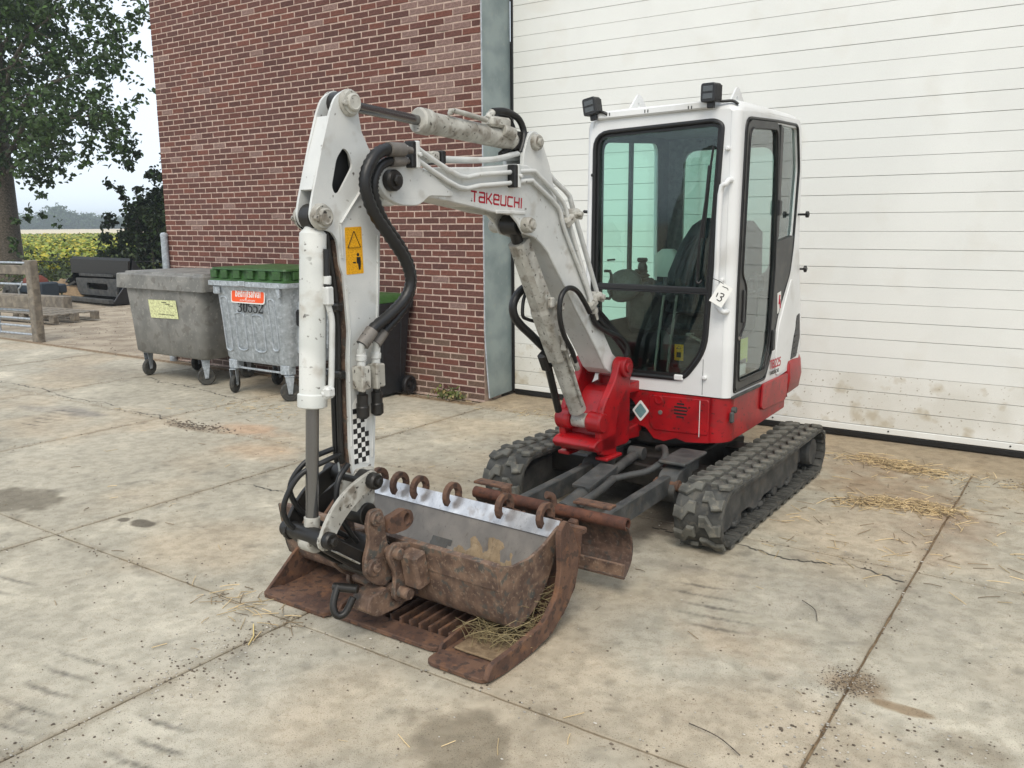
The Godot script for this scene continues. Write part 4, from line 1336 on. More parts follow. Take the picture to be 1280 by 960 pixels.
	scatter("grit", peb, xs, cs, self, "small stones, crumbs and grit lying on the concrete and along its joints", "grit")
	# twigs
	var tw := MB.new()
	tw.tube([Vector3(4.05, 0.008, 3.02), Vector3(4.13, 0.014, 3.10), Vector3(4.17, 0.008, 3.20)], 0.0022, 5, 4)
	top(tw, "twig", M.bark, "thin dark twig lying on open concrete right of the blade", "twig")
	tw = MB.new()
	tw.tube([Vector3(4.02, 0.01, 4.30), Vector3(4.14, 0.016, 4.33), Vector3(4.24, 0.008, 4.38)], 0.0022, 5, 4)
	top(tw, "twig", M.bark, "curved dark twig lying on the concrete near the right lower corner", "twig")
	tw = MB.new()
	tw.tube([Vector3(2.06, 0.008, 4.66), Vector3(2.16, 0.012, 4.74), Vector3(2.20, 0.008, 4.80)], 0.0035, 5)
	top(tw, "straw_stalk", mat("straw_single", null, Color(0.85, 0.76, 0.52), 0.8), "single thick straw stalk lying before the left corner of the rusty bucket", "straw stalk")

# ------------------------------------------------------------------ the excavator
var EX: Node3D
var XB := Transform3D()      # boom frame: x sideways, y up, z away from the house

func V(x: float, y: float, z: float) -> Vector3:
	return Vector3(x, y, z)

func bolt_pin(b: MB, u: float, v: float, w: float, r: float, out := 0.03):
	var a := V(w, v, u)
	var c := V(w + out, v, u)
	b.lathe(a, c, [[r, 0.0], [r, absf(out) * 0.75], [r * 0.85, absf(out)], [0.0, absf(out)]], 18)
	b.lathe(c, c + V(signf(out), 0, 0), [[r * 0.55, -0.001], [r * 0.55, 0.012], [r * 0.4, 0.016], [0.0, 0.016]], 6)

const TK_Z0 := 0.885
const TK_Z1 := 2.575
const TK_R := 0.166

func track_at(s: float) -> Array:   # [z, y, tangent angle] of the belt's outer face
	var L := TK_Z1 - TK_Z0
	var A := PI * TK_R
	var yc := TK_R + 0.024
	s = fposmod(s, 2.0 * L + 2.0 * A)
	if s < L:
		return [TK_Z0 + s, yc - TK_R, 0.0]
	s -= L
	if s < A:
		var a := s / TK_R
		return [TK_Z1 + sin(a) * TK_R, yc - cos(a) * TK_R, a]
	s -= A
	if s < L:
		var sag := sin(s / L * PI) * -0.012
		return [TK_Z1 - s, yc + TK_R + sag, PI]
	s -= L
	var a2 := s / TK_R
	return [TK_Z0 - sin(a2) * TK_R, yc + cos(a2) * TK_R, PI + a2]

func build_track(x0: float, x1: float, outer: float, lug_meshes: Array):
	var tk := Node3D.new()
	tk.name = "track"
	EX.add_child(tk, true)
	var total := 2.0 * (TK_Z1 - TK_Z0) + TAU * TK_R
	var b := MB.new()
	var n := 120
	for i in n:
		var p: Array = track_at(total * i / n)
		var q: Array = track_at(total * (i + 1) / n)
		var np := V(0, -cos(p[2]), sin(p[2]))
		var nq := V(0, -cos(q[2]), sin(q[2]))
		var P := V(0, p[1], p[0])
		var Q := V(0, q[1], q[0])
		var ix := Vector3.RIGHT
		var th := 0.026
		b.quad(P + ix * (x0 + 0.008), P + ix * (x1 - 0.008), Q + ix * (x1 - 0.008), Q + ix * (x0 + 0.008), np, 1)
		b.quad(P - np * th + ix * x0, P - np * th + ix * x1, Q - nq * th + ix * x1, Q - nq * th + ix * x0, -np, 2)
		for s in [[x0, x0 + 0.008, -1], [x1, x1 - 0.008, 1]]:
			b.quad(P + ix * s[1], P - np * 0.008 + ix * s[0], Q - nq * 0.008 + ix * s[0], Q + ix * s[1], ix * s[2] + np, 3)
			b.quad(P - np * 0.008 + ix * s[0], P - np * th + ix * s[0], Q - nq * th + ix * s[0], Q - nq * 0.008 + ix * s[0], ix * s[2], 4)
		# inner guide teeth
		if i % 3 == 0:
			var mid := (P + Q) * 0.5 - np * (th + 0.010)
			b.box(mid + ix * ((x0 + x1) / 2 - 0.045), V(0.03, 0.024, 0.03), 0.006, Basis(Vector3.RIGHT, p[2]))
			b.box(mid + ix * ((x0 + x1) / 2 + 0.045), V(0.03, 0.024, 0.03), 0.006, Basis(Vector3.RIGHT, p[2]))
	# thin cross ribs on the inside
	for i in 56:
		var p: Array = track_at(total * i / 56)
		var np := V(0, -cos(p[2]), sin(p[2]))
		for s in [x0 + 0.045, x1 - 0.045]:
			b.box(V(s, p[1], p[0]) - np * 0.029, V(0.07, 0.008, 0.022), 0.002, Basis(Vector3.RIGHT, p[2]))
	part(b, "rubber_belt", M.rubber, tk)
	var m := 33
	for i in m:
		for side in 2:
			var p: Array = track_at(total * (i + (0.5 if side else 0.0)) / m)
			var mi := MeshInstance3D.new()
			mi.name = "tread_block"
			mi.mesh = lug_meshes[side]
			var np := V(0, -cos(p[2]), sin(p[2]))
			var tg := V(0, sin(p[2]), cos(p[2]))
			mi.transform = Transform3D(Basis(Vector3.RIGHT, np, tg), V((x0 + x1) / 2, p[1], p[0]) - EX.position)
			tk.add_child(mi, true)
	# side frame
	var f := MB.new()
	var xm := (x0 + x1) / 2
	var xa := xm - 0.085
	var xb := xm + 0.085
	if outer > 0:
		xb = x1 - 0.065
	else:
		xa = x0 + 0.065
	f.prism(rpoly([1.16, 0.11, 1.17, 0.25, 1.30, 0.285, 2.30, 0.285, 2.52, 0.27, 2.63, 0.215, 2.65, 0.13, 2.58, 0.075, 2.42, 0.075, 2.36, 0.115, 2.12, 0.115, 2.05, 0.075, 1.95, 0.075, 1.88, 0.115, 1.62, 0.115, 1.55, 0.075, 1.46, 0.075, 1.40, 0.11], 0.03, 3), xa, xb, 0, 0.006)
	part(f, "track_frame", M.frame_grey, tk)
	var tl := MB.new()
	for z in [1.42, 1.95, 2.38]:
		tl.box(V(xb + 0.004 if outer > 0 else xa - 0.004, 0.09, z), V(0.03, 0.03, 0.06), 0.008)
	part(tl, "frame_lug", M.frame_grey, tk)
	for z in [1.3, 1.62, 1.95, 2.28]:
		var r := MB.new()
		r.cyl(V(xm - 0.07, 0.098, z), V(xm + 0.07, 0.098, z), 0.05, 18, 0.008)
		part(r, "roller", M.frame_grey, tk)
	var s := MB.new()
	var sd := 1.0 if outer > 0 else -1.0
	s.lathe(V(xm - sd * 0.05, 0.19, TK_Z0 + 0.02), V(xm, 0.19, TK_Z0 + 0.02), [[0.0, 0.0], [0.12, 0.0], [0.125, 0.02], [0.125, 0.05], [0.10, 0.055], [0.098, 0.13], [0.09, 0.15], [0.0, 0.15]], 28)
	for k in 12:
		var a := TAU * k / 12
		s.box(V(xm - sd * 0.022, 0.19 + sin(a) * 0.127, TK_Z0 + 0.02 + cos(a) * 0.127), V(0.04, 0.03, 0.036), 0.006, Basis(Vector3.RIGHT, -a))
	part(s, "sprocket", M.frame_grey, tk)
	var sf := MB.new()
	sf.bar(V(xm - sd * 0.02, 0.19, 0.98), V(xm - sd * 0.02, 0.19, 1.25), 0.12, 0.13)
	part(sf, "motor_housing", M.frame_grey, tk)
	var idl := MB.new()
	idl.lathe(V(xm - 0.05, 0.19, TK_Z1), V(xm + 0.05, 0.19, TK_Z1), [[0.0, 0.0], [0.05, 0.0], [0.06, 0.02], [0.115, 0.02], [0.135, 0.0], [0.135, 0.1], [0.115, 0.08], [0.06, 0.08], [0.05, 0.1], [0.0, 0.1]], 28)
	part(idl, "idler", M.frame_grey, tk)

func build_undercarriage():
	var lugs := []
	for side in 2:
		var sg := 1.0 if side else -1.0
		var b := MB.new()
		# bent chevron block, plan (x, z) extruded outwards
		var p := PackedVector2Array()
		for q in [[0.013, 0.020], [0.055, 0.022], [0.088, -0.012], [0.136, -0.004], [0.136, -0.048], [0.080, -0.058], [0.050, -0.024], [0.013, -0.026]]:
			p.append(Vector2(q[0] * sg, q[1] * 1.45 + 0.02))
		b.prism(p, -0.006, 0.022, 2, 0.006)
		lugs.append(b.mesh(M.tread))
	build_track(3.25, 3.53, 1, lugs)
	build_track(1.95, 2.23, -1, lugs)
	# cross frame and slewing ring
	var c := MB.new()
	c.prism(rpoly([1.25, 0.18, 1.20, 0.32, 1.45, 0.37, 1.95, 0.37, 2.10, 0.34, 2.14, 0.2, 2.0, 0.15, 1.4, 0.15], 0.03), 2.38, 3.10, 0, 0.01)
	for z in [1.5, 2.18]:
		c.box(V(2.74, 0.25, z), V(1.16, 0.14, 0.20), 0.012)
	part(c, "cross_frame", M.grease_dark, EX)
	var wr := MB.new()
	for x in [2.585, 3.10]:
		wr.prism(rpoly([2.16, 0.40, 2.48, 0.36, 2.55, 0.26, 2.5, 0.18, 2.2, 0.20], 0.03), x - 0.06, x + 0.06, 0, 0.008)
		wr.box(V(x, 0.405, 2.28), V(0.17, 0.02, 0.34), 0.006)
	part(wr, "blade_bracket", M.frame_grey, EX)
	var ring := MB.new()
	ring.lathe(V(2.74, 0.38, 1.66), V(2.74, 0.52, 1.66), [[0.0, 0.0], [0.36, 0.0], [0.38, 0.02], [0.38, 0.08], [0.34, 0.09], [0.34, 0.14], [0.0, 0.14]], 40)
	part(ring, "slewing_ring", M.grease_dark, EX)
	var hs := MB.new()
	hs.tube([V(2.88, 0.40, 2.16), V(2.96, 0.43, 2.24), V(3.02, 0.40, 2.38), V(2.98, 0.355, 2.50), V(2.90, 0.335, 2.58), V(2.83, 0.32, 2.66)], 0.019, 9, 8, 0.0018)
	part(hs, "blade_hose", M.frame_grey, EX)
	# blade
	var bl := Node3D.new()
	bl.name = "dozer_blade"
	EX.add_child(bl, true)
	var p := PackedVector2Array()
	for k in 9:
		var t := k / 8.0
		p.append(Vector2(3.41 + 0.055 * (2 * t - 1) * (2 * t - 1) + (0.0 if t > 0.2 else 0.02 * (0.2 - t) * 5), 0.115 + t * 0.245))
	for k in 9:
		var t := 1.0 - k / 8.0
		p.append(Vector2(3.396 + 0.055 * (2 * t - 1) * (2 * t - 1) + (0.0 if t > 0.2 else 0.02 * (0.2 - t) * 5), 0.115 + t * 0.245))
	var pb := MB.new()
	pb.prism(p, 2.42, 3.335, 0, 0.002)
	part(pb, "mould_board", mat("blade_steel", M.old_steel.albedo_texture, Color(0.92, 0.88, 0.87), 0.75, 0.5, 0.0, M.old_steel.heightmap_texture, 0.25), bl)
	var ce := MB.new()
	ce.bar(V(2.43, 0.14, 3.472), V(3.33, 0.14, 3.472), 0.016, 0.075, UP, 0.003)
	part(ce, "cutting_edge", M.old_steel, bl)
	var tb := MB.new()
	tb.lathe(V(2.42, 0.380, 3.45), V(3.33, 0.374, 3.45), [[0.022, 0.02], [0.022, 0.0], [0.031, 0.0], [0.031, 0.91], [0.022, 0.91], [0.022, 0.8], [0.0, 0.8]], 18)
	part(tb, "top_tube", M.old_rust, bl)
	var gs := MB.new()
	gs.box(V(3.05, 0.28, 3.475), V(0.05, 0.16, 0.035), 0.008, Basis(Vector3.RIGHT, 0.2))
	gs.box(V(2.62, 0.42, 3.45), V(0.05, 0.06, 0.05), 0.01)
	gs.tube([V(2.92, 0.39, 3.46), V(2.915, 0.445, 3.47), V(2.90, 0.46, 3.50)], 0.02, 7, 3)
	part(gs, "worn_bracket", M.rust, bl)
	for x in [2.50, 3.12]:
		var st := MB.new()
		st.box(V(x, 0.425, 3.40), V(0.21, 0.014, 0.07), 0.003)
		part(st, "step_plate", M.rust, bl)
	for x in [2.585, 3.10]:
		var am := MB.new()
		am.bar(V(x, 0.29, 2.50), V(x, 0.27, 3.39), 0.05, 0.115, UP, 0.006)
		part(am, "lift_arm", M.frame_grey, bl)
		var pn := MB.new()
		pn.cyl(V(x - 0.075, 0.29, 2.49), V(x + 0.075, 0.29, 2.49), 0.034, 14)
		pn.cyl(V(x - 0.09, 0.29, 2.49), V(x + 0.09, 0.29, 2.49), 0.018, 6)
		part(pn, "arm_pin", M.rust, bl)
	var cy := MB.new()
	cy.cyl(V(2.75, 0.355, 2.20), V(2.755, 0.305, 2.62), 0.030, 16)
	cy.cyl(V(2.70, 0.36, 2.19), V(2.80, 0.36, 2.19), 0.042, 16)
	part(cy, "cylinder_rod", M.frame_grey, bl)
	var cy2 := MB.new()
	cy2.cyl(V(2.755, 0.312, 2.55), V(2.765, 0.235, 3.10), 0.055, 20, 0.008)
	cy2.box(V(2.758, 0.345, 2.74), V(0.12, 0.022, 0.34), 0.004, Basis(Vector3.RIGHT, 0.14))
	cy2.box(V(2.80, 0.32, 2.74), V(0.03, 0.06, 0.34), 0.004, Basis(Vector3.RIGHT, 0.14))
	cy2.cyl(V(2.70, 0.225, 3.16), V(2.84, 0.225, 3.16), 0.048, 16)
	cy2.tube([V(2.83, 0.32, 2.66), V(2.845, 0.305, 2.80), V(2.84, 0.285, 2.95), V(2.82, 0.26, 3.05)], 0.024, 9, 3)
	part(cy2, "lift_cylinder", M.frame_grey, bl)

func build_house():
	# red body
	var h := Node3D.new()
	h.name = "house"
	EX.add_child(h, true)
	# plan outline (x, z) of the body, front to the camera
	var plan := rpoly([2.06, 1.86, 2.30, 2.03, 3.28, 2.05, 3.285, 1.0, 3.20, 0.66, 2.95, 0.50, 2.35, 0.50, 2.10, 0.70, 2.03, 1.0], [0.12, 0.05, 0.10, 0.10, 0.2, 0.2, 0.25, 0.2, 0.1], 5)
	var base := MB.new()
	var a := PackedVector2Array(plan)
	base.prism(MB.inset(a, 0.02), 0.50, 0.735, 2, 0.01)
	part(base, "body", M.red_paint, h)
	# front skirt with wavy lower edge
	var sk := MB.new()
	var hole := PackedVector2Array()
	for k in 18:
		var t := TAU * k / 18
		hole.append(Vector2(2.60 + cos(t) * 0.075, 0.60 + sin(t) * 0.085))
	sk.prism(poly([2.36, 0.735, 3.17, 0.735, 3.17, 0.452, 3.02, 0.438, 2.95, 0.455, 2.87, 0.425, 2.80, 0.435, 2.74, 0.50, 2.68, 0.51, 2.60, 0.495, 2.50, 0.50, 2.36, 0.50]), 2.03, 2.056, 1, 0.0, [hole])
	part(sk, "front_skirt", M.red_paint, h)
	var corner := MB.new()
	var rg := []
	for y in [0.455, 0.735]:
		var r := []
		for k in 9:
			var t := PI / 2 * k / 8.0
			r.append(V(3.17 + sin(t) * 0.115, y + (0.012 if y < 0.6 else 0.0) * (k / 8.0), 1.942 + cos(t) * 0.115))
		r.append(V(3.262, y, 1.942))
		r.append(V(3.17, y, 2.034))
		rg.append(r)
	corner.loft(rg, true, true)
	part(corner, "corner_skirt", M.red_paint, h)
	var cav := MB.new()  # black plate behind the oval opening, its colour stands for the shade inside
	cav.box(V(2.60, 0.60, 2.018), V(0.22, 0.20, 0.012), 0.002)
	part(cav, "cavity_shade", M.ink_black, h)
	var hz := MB.new()
	for k in 3:
		hz.tube([V(2.52, 0.565 + k * 0.03, 2.10), V(2.60, 0.575 + k * 0.03, 2.045), V(2.68, 0.58 + k * 0.03, 2.03)], 0.014, 7, 3)
	part(hz, "hose", M.black_rubber, h)
	# cover panel seam, lock, vent, warning diamond
	var cv := MB.new()
	cv.prism(rpoly([2.765, 0.715, 3.165, 0.722, 3.165, 0.50, 2.80, 0.492, 2.768, 0.53], 0.02), 2.054, 2.062, 1, 0.003)
	part(cv, "cover_panel", M.red_paint, h)
	var vt := MB.new()
	for k in 5:
		var wv: float = [0.05, 0.085, 0.09, 0.085, 0.05][k]
		vt.box(V(2.98, 0.595 + k * 0.021, 2.0625), V(wv, 0.011, 0.003), 0.001)
	part(vt, "vent", M.ink_black, h)
	var lk := MB.new()
	lk.lathe(V(2.832, 0.69, 2.058), V(2.832, 0.69, 2.09), [[0.0, 0.004], [0.024, 0.004], [0.03, 0.01], [0.024, 0.012], [0.0, 0.008]], 16)
	part(lk, "knob", M.red_paint, h)
	var ky := MB.new()
	ky.lathe(V(2.845, 0.61, 2.058), V(2.845, 0.61, 2.09), [[0.014, 0.0], [0.014, 0.01], [0.0, 0.012]], 12)
	part(ky, "lock", M.worn_steel, h)
	var dm := MB.new()
	dm.prism(rpoly([2.703, 0.675, 2.765, 0.606, 2.706, 0.532, 2.645, 0.601], 0.012), 2.0565, 2.0595, 1, 0.0)
	part(dm, "warning_plate", M.paper_white, h)
	var dm2 := MB.new()
	dm2.prism(rpoly([2.703, 0.655, 2.748, 0.606, 2.706, 0.552, 2.662, 0.601], 0.01), 2.0596, 2.0605, 1, 0.0)
	part(dm2, "warning_print", mat("faded_teal", M.white_paint.albedo_texture, Color(0.55, 0.72, 0.74), 0.5, 0.06), h)
	var wl := MB.new()
	wl.box(V(3.108, 0.60, 2.0645), V(0.004, 0.23, 0.002), 0.0005)
	part(wl, "edge_scratch", M.paper_white, h)
	# side skirt along the cab, then the counterweight
	var sd := MB.new()
	sd.prism(rpoly([1.95, 0.735, 1.95, 0.465, 1.62, 0.47, 0.95, 0.49, 0.92, 0.735], 0.01), 3.255, 3.285, 0, 0.006)
	part(sd, "side_skirt", M.red_paint, h)
	var sp := MB.new()
	sp.prism(rpoly([1.47, 0.745, 1.49, 0.585, 1.44, 0.565, 0.98, 0.555, 0.95, 0.60, 0.95, 0.745], 0.02), 3.284, 3.302, 0, 0.006)
	part(sp, "side_cover", M.red_paint, h)
	var cw := MB.new()
	var pts := []
	for lev in [[0.555, 0.06], [0.60, 0.01], [0.70, -0.005], [0.80, 0.005], [0.845, 0.04]]:
		var r := []
		var q := MB.inset(rpoly([3.305, 0.93, 3.295, 0.56, 3.12, 0.44, 2.30, 0.44, 2.06, 0.62, 2.01, 0.95], [0.02, 0.10, 0.15, 0.2, 0.2, 0.02], 5), lev[1])
		for v in q:
			r.append(V(v.x, lev[0] + (0.10 * clampf((0.75 - v.y) * 3.0, 0, 1) if lev[0] > 0.8 else 0.0) * 0.9, v.y))
		pts.append(r)
	cw.loft(pts, true, true)
	part(cw, "counterweight", M.red_paint, h)
	# engine hood behind the cab: white side with black vent
	var eh := MB.new()
	var rings := []
	for lev in [[0.74, 0.02], [1.10, 0.02], [1.22, 0.04], [1.27, 0.10]]:
		var r := []
		var q := MB.inset(rpoly([3.262, 1.02, 3.22, 0.70, 2.98, 0.54, 2.32, 0.54, 2.10, 0.70, 2.05, 1.02], [0.02, 0.16, 0.2, 0.2, 0.2, 0.02], 5), lev[1])
		for v in q:
			r.append(V(v.x, lev[0] + 0.0, v.y))
		rings.append(r)
	eh.loft(rings, true, true)
	part(eh, "engine_hood", M.cab_white, h)
	var vn := MB.new()
	vn.prism(rpoly([0.765, 1.13, 0.705, 1.145, 0.672, 0.97, 0.735, 0.835, 0.865, 0.825], 0.012), 3.280, 3.289, 0, 0.002)
	part(vn, "hood_vent", M.black_plastic, h)
	for k in 6:
		var sl := MB.new()
		sl.box(V(3.2895, 0.86 + k * 0.042, 0.772 - absf(k - 2.0) * 0.004), V(0.006, 0.012, 0.07), 0.002)
		part(sl, "vent_slat", M.black_rubber, h)
	var st := MB.new()
	st.box(V(3.29, 0.742, 1.76), V(0.02, 0.016, 0.5), 0.003)
	st.box(V(3.292, 0.62, 2.005), V(0.025, 0.07, 0.03), 0.008)
	st.cyl(V(3.27, 0.66, 1.965), V(3.305, 0.66, 1.965), 0.02, 12)
	part(st, "door_step", M.frame_grey, h)

func build_cab():
	var cab := Node3D.new()
	cab.name = "cab"
	EX.add_child(cab, true)
	var yb := 0.742
	# front frame with the tall window
	var fw := rpoly([2.335, 0.83, 2.345, 2.345, 3.135, 2.372, 3.185, 2.345, 3.125, 1.02, 2.99, 0.835], [0.03, 0.10, 0.06, 0.08, 0.18, 0.06], 5)
	var outer := rpoly([2.345, yb, 2.30, 1.30, 2.315, 2.41, 3.231, 2.43, 3.231, yb], [0.01, 0.02, 0.10, 0.01, 0.01], 6)
	var f := MB.new()
	f.prism(outer, 2.0, 2.052, 1, 0.0, [fw])
	part(f, "front_frame", M.cab_white, cab)
	# rounded corner pillar
	var cp := MB.new()
	var rings := []
	for y in [yb, 1.3, 2.38, 2.42]:
		var r := []
		for k in 9:
			var t := PI / 2 * k / 8.0
			r.append(V(3.229 + sin(t) * 0.056, y, 1.996 + cos(t) * 0.056))
		r.append(V(3.25, y, 1.99))
		r.append(V(3.225, y, 2.01))
		rings.append(r)
	cp.loft(rings, true, true)
	part(cp, "corner_pillar", M.cab_white, cab)
	var lp := MB.new()
	rings = []
	for e in [[yb, 2.36], [1.30, 2.318], [2.38, 2.332], [2.42, 2.345]]:
		var r := []
		for k in 9:
			var t := PI / 2 * k / 8.0
			r.append(V(e[1] - sin(t) * 0.06, e[0], 1.985 + cos(t) * 0.06))
		r.append(V(e[1] + 0.01, e[0], 1.975))
		rings.append(r)
	lp.loft(rings, true, true)
	part(lp, "corner_pillar", M.cab_white, cab)
	# black rubber round the windscreen
	var rb := MB.new()
	var pts := []
	for q in fw:
		pts.append(V(q.x, q.y, 2.052))
	pts.append(pts[0])
	rb.tube(pts, 0.014, 8, 0, 0.0, false)
	var inner := MB.inset(fw, 0.03)
	rb.prism(fw, 2.012, 2.045, 1, 0.0, [inner])
	part(rb, "window_seal", M.black_rubber, cab)
	# side frame: door opening and rear window
	var dopen := rpoly([1.982, yb + 0.03, 1.985, 1.4, 1.955, 2.388, 1.40, 2.415, 0.975, 2.425, 0.90, 2.15, 0.95, 1.62, 1.00, 1.44, 1.22, 1.18, 1.30, 0.95, 1.42, yb + 0.03], [0.02, 0.02, 0.08, 0.02, 0.05, 0.05, 0.05, 0.05, 0.08, 0.08, 0.02], 4)
	var so := rpoly([2.0, yb, 2.0, 2.42, 1.55, 2.45, 0.90, 2.462, 0.835, 2.20, 0.80, 1.62, 0.68, 1.20, 0.62, 0.90, 0.70, 0.775, 1.10, yb], [0.0, 0.02, 0.05, 0.06, 0.05, 0.1, 0.05, 0.1, 0.1, 0.02], 4)
	var s := MB.new()
	s.prism(so, 3.238, 3.285, 0, 0.0, [dopen])
	part(s, "side_frame", M.cab_white, cab)
	# raised band on the rear flank
	var bd := MB.new()
	bd.prism(rpoly([0.95, 1.42, 0.84, 1.30, 0.80, 1.05, 0.99, 0.77, 1.20, 0.755, 1.22, 0.90, 1.18, 1.10], 0.05), 3.284, 3.294, 0, 0.004)
	part(bd, "flank_panel", M.cab_white, cab)
	# left side wall with two panes behind a bar
	var lw := MB.new()
	var lo := rpoly([1.985, yb, 1.985, 2.42, 0.95, 2.45, 0.90, 2.2, 0.92, yb], [0, 0.02, 0.05, 0.05, 0.02], 3)
	var lwin := rpoly([1.94, 1.13, 1.94, 2.31, 1.10, 2.36, 1.06, 1.13], 0.09, 4)
	lw.prism(lo, 2.30, 2.335, 0, 0.0, [lwin])
	part(lw, "left_wall", M.cab_white, cab)
	var lin_ := MB.new()
	lin_.prism(MB.inset(lo, 0.01), 2.336, 2.345, 0, 0.0, [MB.inset(lwin, 0.012)])
	lin_.bar(V(2.33, 1.12, 1.52), V(2.33, 2.34, 1.52), 0.03, 0.03)
	part(lin_, "left_lining", M.door_black, cab)
	var ll := MB.new()
	ll.box(V(2.37, 1.55, 1.86), V(0.012, 0.012, 0.10), 0.003)
	ll.tube([V(2.36, 1.48, 1.93), V(2.40, 1.48, 1.93), V(2.41, 1.46, 1.93), V(2.41, 1.32, 1.93), V(2.40, 1.30, 1.93), V(2.36, 1.30, 1.93)], 0.010, 7)
	part(ll, "left_handle", M.black_plastic, cab)
	# rear wall
	var rw := MB.new()
	var ro := poly([2.335, yb, 3.238, yb, 3.238, 2.44, 2.335, 2.44])
	var rwin := rpoly([2.46, 1.42, 3.12, 1.42, 3.12, 2.30, 2.46, 2.30], 0.10, 4)
	rw.prism(ro, 0.90, 0.94, 1, 0.0, [rwin])
	part(rw, "rear_wall", M.cab_grey, cab)
	# roof: a soft shell
	var rf := MB.new()
	rings = []
	for lev in [[2.395, 0.004, 0.05], [2.44, 0.0, 0.08], [2.468, 0.02, 0.09], [2.486, 0.06, 0.10], [2.496, 0.13, 0.12], [2.503, 0.26, 0.10]]:
		var w: float = 0.985 - lev[1] * 2
		var d: float = 1.19 - lev[1] * 2
		var r := rring(2.793, 1.457, w, d, lev[2], lev[0], 5)
		for k in r.size():
			var q: Vector3 = r[k]
			r[k] = V(q.x, q.y + 0.018 * (1.0 - pow((q.z - 1.35) / 0.62, 2)), q.z)
		rings.append(r)
	rf.loft(rings, true, true)
	part(rf, "roof", M.cab_white, cab)
	for e in [[2.50, 1.75], [3.12, 1.66]]:
		var lg := MB.new()
		var up := rpoly([e[1] - 0.14, 2.49, e[1] + 0.15, 2.49, e[1] + 0.03, 2.60, e[1] - 0.01, 2.60], [0.0, 0.0, 0.02, 0.02], 3)
		var hl := PackedVector2Array()
		for k in 10:
			hl.append(Vector2(e[1] + 0.022 + cos(TAU * k / 10) * 0.016, 2.528 + sin(TAU * k / 10) * 0.022))
		lg.prism(up, e[0] - 0.005, e[0] + 0.005, 0, 0.0, [hl])
		lg.box(V(e[0], 2.492, e[1]), V(0.06, 0.012, 0.3), 0.003)
		part(lg, "lifting_lug", M.cab_white, cab)
	# glass
	var g := MB.new()
	g.prism(MB.inset(fw, 0.012), 2.022, 2.027, 1)
	part(g, "windscreen", M.green_glass, cab)
	var dv := MB.new()
	dv.bar(V(2.345, 1.392, 2.03), V(3.145, 1.386, 2.03), 0.03, 0.036, UP, 0.006)
	dv.bar(V(2.345, 1.372, 2.046), V(3.145, 1.366, 2.046), 0.012, 0.008, UP, 0.002)
	part(dv, "window_divider", M.black_plastic, cab)
	g = MB.new()
	g.prism(MB.inset(lwin, 0.002), 2.316, 2.321, 0)
	part(g, "left_pane", M.green_glass, cab)
	g = MB.new()
	g.prism(MB.inset(rwin, 0.002), 0.916, 0.921, 1)
	part(g, "rear_pane", M.dark_glass, cab)
	# door
	var dr := MB.new()
	var dout := rpoly([1.974, yb + 0.04, 1.977, 1.4, 1.945, 2.378, 1.385, 2.405, 1.335, 2.0, 1.31, 1.5, 1.36, 1.0, 1.43, yb + 0.05], [0.03, 0.02, 0.09, 0.06, 0.02, 0.05, 0.05, 0.06], 4)
	var din := rpoly([1.935, 0.832, 1.945, 1.11, 1.865, 1.17, 1.86, 1.41, 1.94, 1.48, 1.905, 2.335, 1.415, 2.365, 1.368, 2.0, 1.345, 1.5, 1.385, 1.0, 1.455, 0.84], [0.04, 0.04, 0.05, 0.05, 0.04, 0.07, 0.06, 0.02, 0.05, 0.05, 0.04], 4)
	dr.prism(dout, 3.274, 3.297, 0, 0.0, [din])
	part(dr, "door", M.door_black, cab)
	g = MB.new()
	g.prism(MB.inset(din, -0.004), 3.280, 3.285, 0)
	part(g, "door_pane", M.clear_glass, cab)
	var ds := MB.new()
	pts = []
	for q in din:
		pts.append(V(3.298, q.y, q.x))
	pts.append(pts[0])
	ds.tube(pts, 0.007, 6, 0, 0.0, false)
	pts = []
	for q in dopen:
		pts.append(V(3.287, q.y, q.x))
	pts.append(pts[0])
	ds.tube(pts, 0.009, 6, 0, 0.0, false)
	part(ds, "door_seal", M.black_rubber, cab)
	var hd := MB.new()
	hd.box(V(3.300, 1.29, 1.905), V(0.012, 0.20, 0.03), 0.005)
	part(hd, "door_handle", M.black_rubber, cab)
	var lk := MB.new()
	lk.cyl(V(3.293, 1.10, 1.955), V(3.304, 1.10, 1.955), 0.014, 12)
	part(lk, "door_lock", M.worn_steel, cab)
	for y in [1.88, 1.02]:
		var hg := MB.new()
		hg.box(V(3.305, y, 1.335), V(0.022, 0.14 if y < 1.2 else 0.10, 0.055), 0.008)
		part(hg, "door_hinge", M.black_rubber, cab)
	# inner door latch seen through the pane
	var il := MB.new()
	il.tube([V(3.25, 1.43, 1.72), V(3.25, 1.45, 1.70), V(3.25, 1.45, 1.44), V(3.25, 1.36, 1.44), V(3.25, 1.36, 1.72), V(3.25, 1.43, 1.72)], 0.009, 6)
	il.box(V(3.25, 1.41, 1.58), V(0.025, 0.14, 0.03), 0.006)
	part(il, "inner_latch", M.black_rubber, cab)
	for e in [[1.00, 0.16, 1.78, M.paper_lime], [0.90, 0.10, 1.80, M.paper_white]]:
		var pp := MB.new()
		pp.box(V(3.263, e[0], e[2]), V(0.001, e[1], 0.15), 0.0003)
		part(pp, "door_sheet", e[3], cab)
	# rear side window and its grey lower panel
	g = MB.new()
	var rsw := rpoly([1.325, 2.395, 1.0, 2.405, 0.915, 2.15, 0.96, 1.70, 1.305, 1.66], [0.02, 0.04, 0.05, 0.03, 0.02], 4)
	g.prism(rsw, 3.266, 3.271, 0)
	part(g, "side_pane", M.clear_glass, cab)
	var lpn := MB.new()
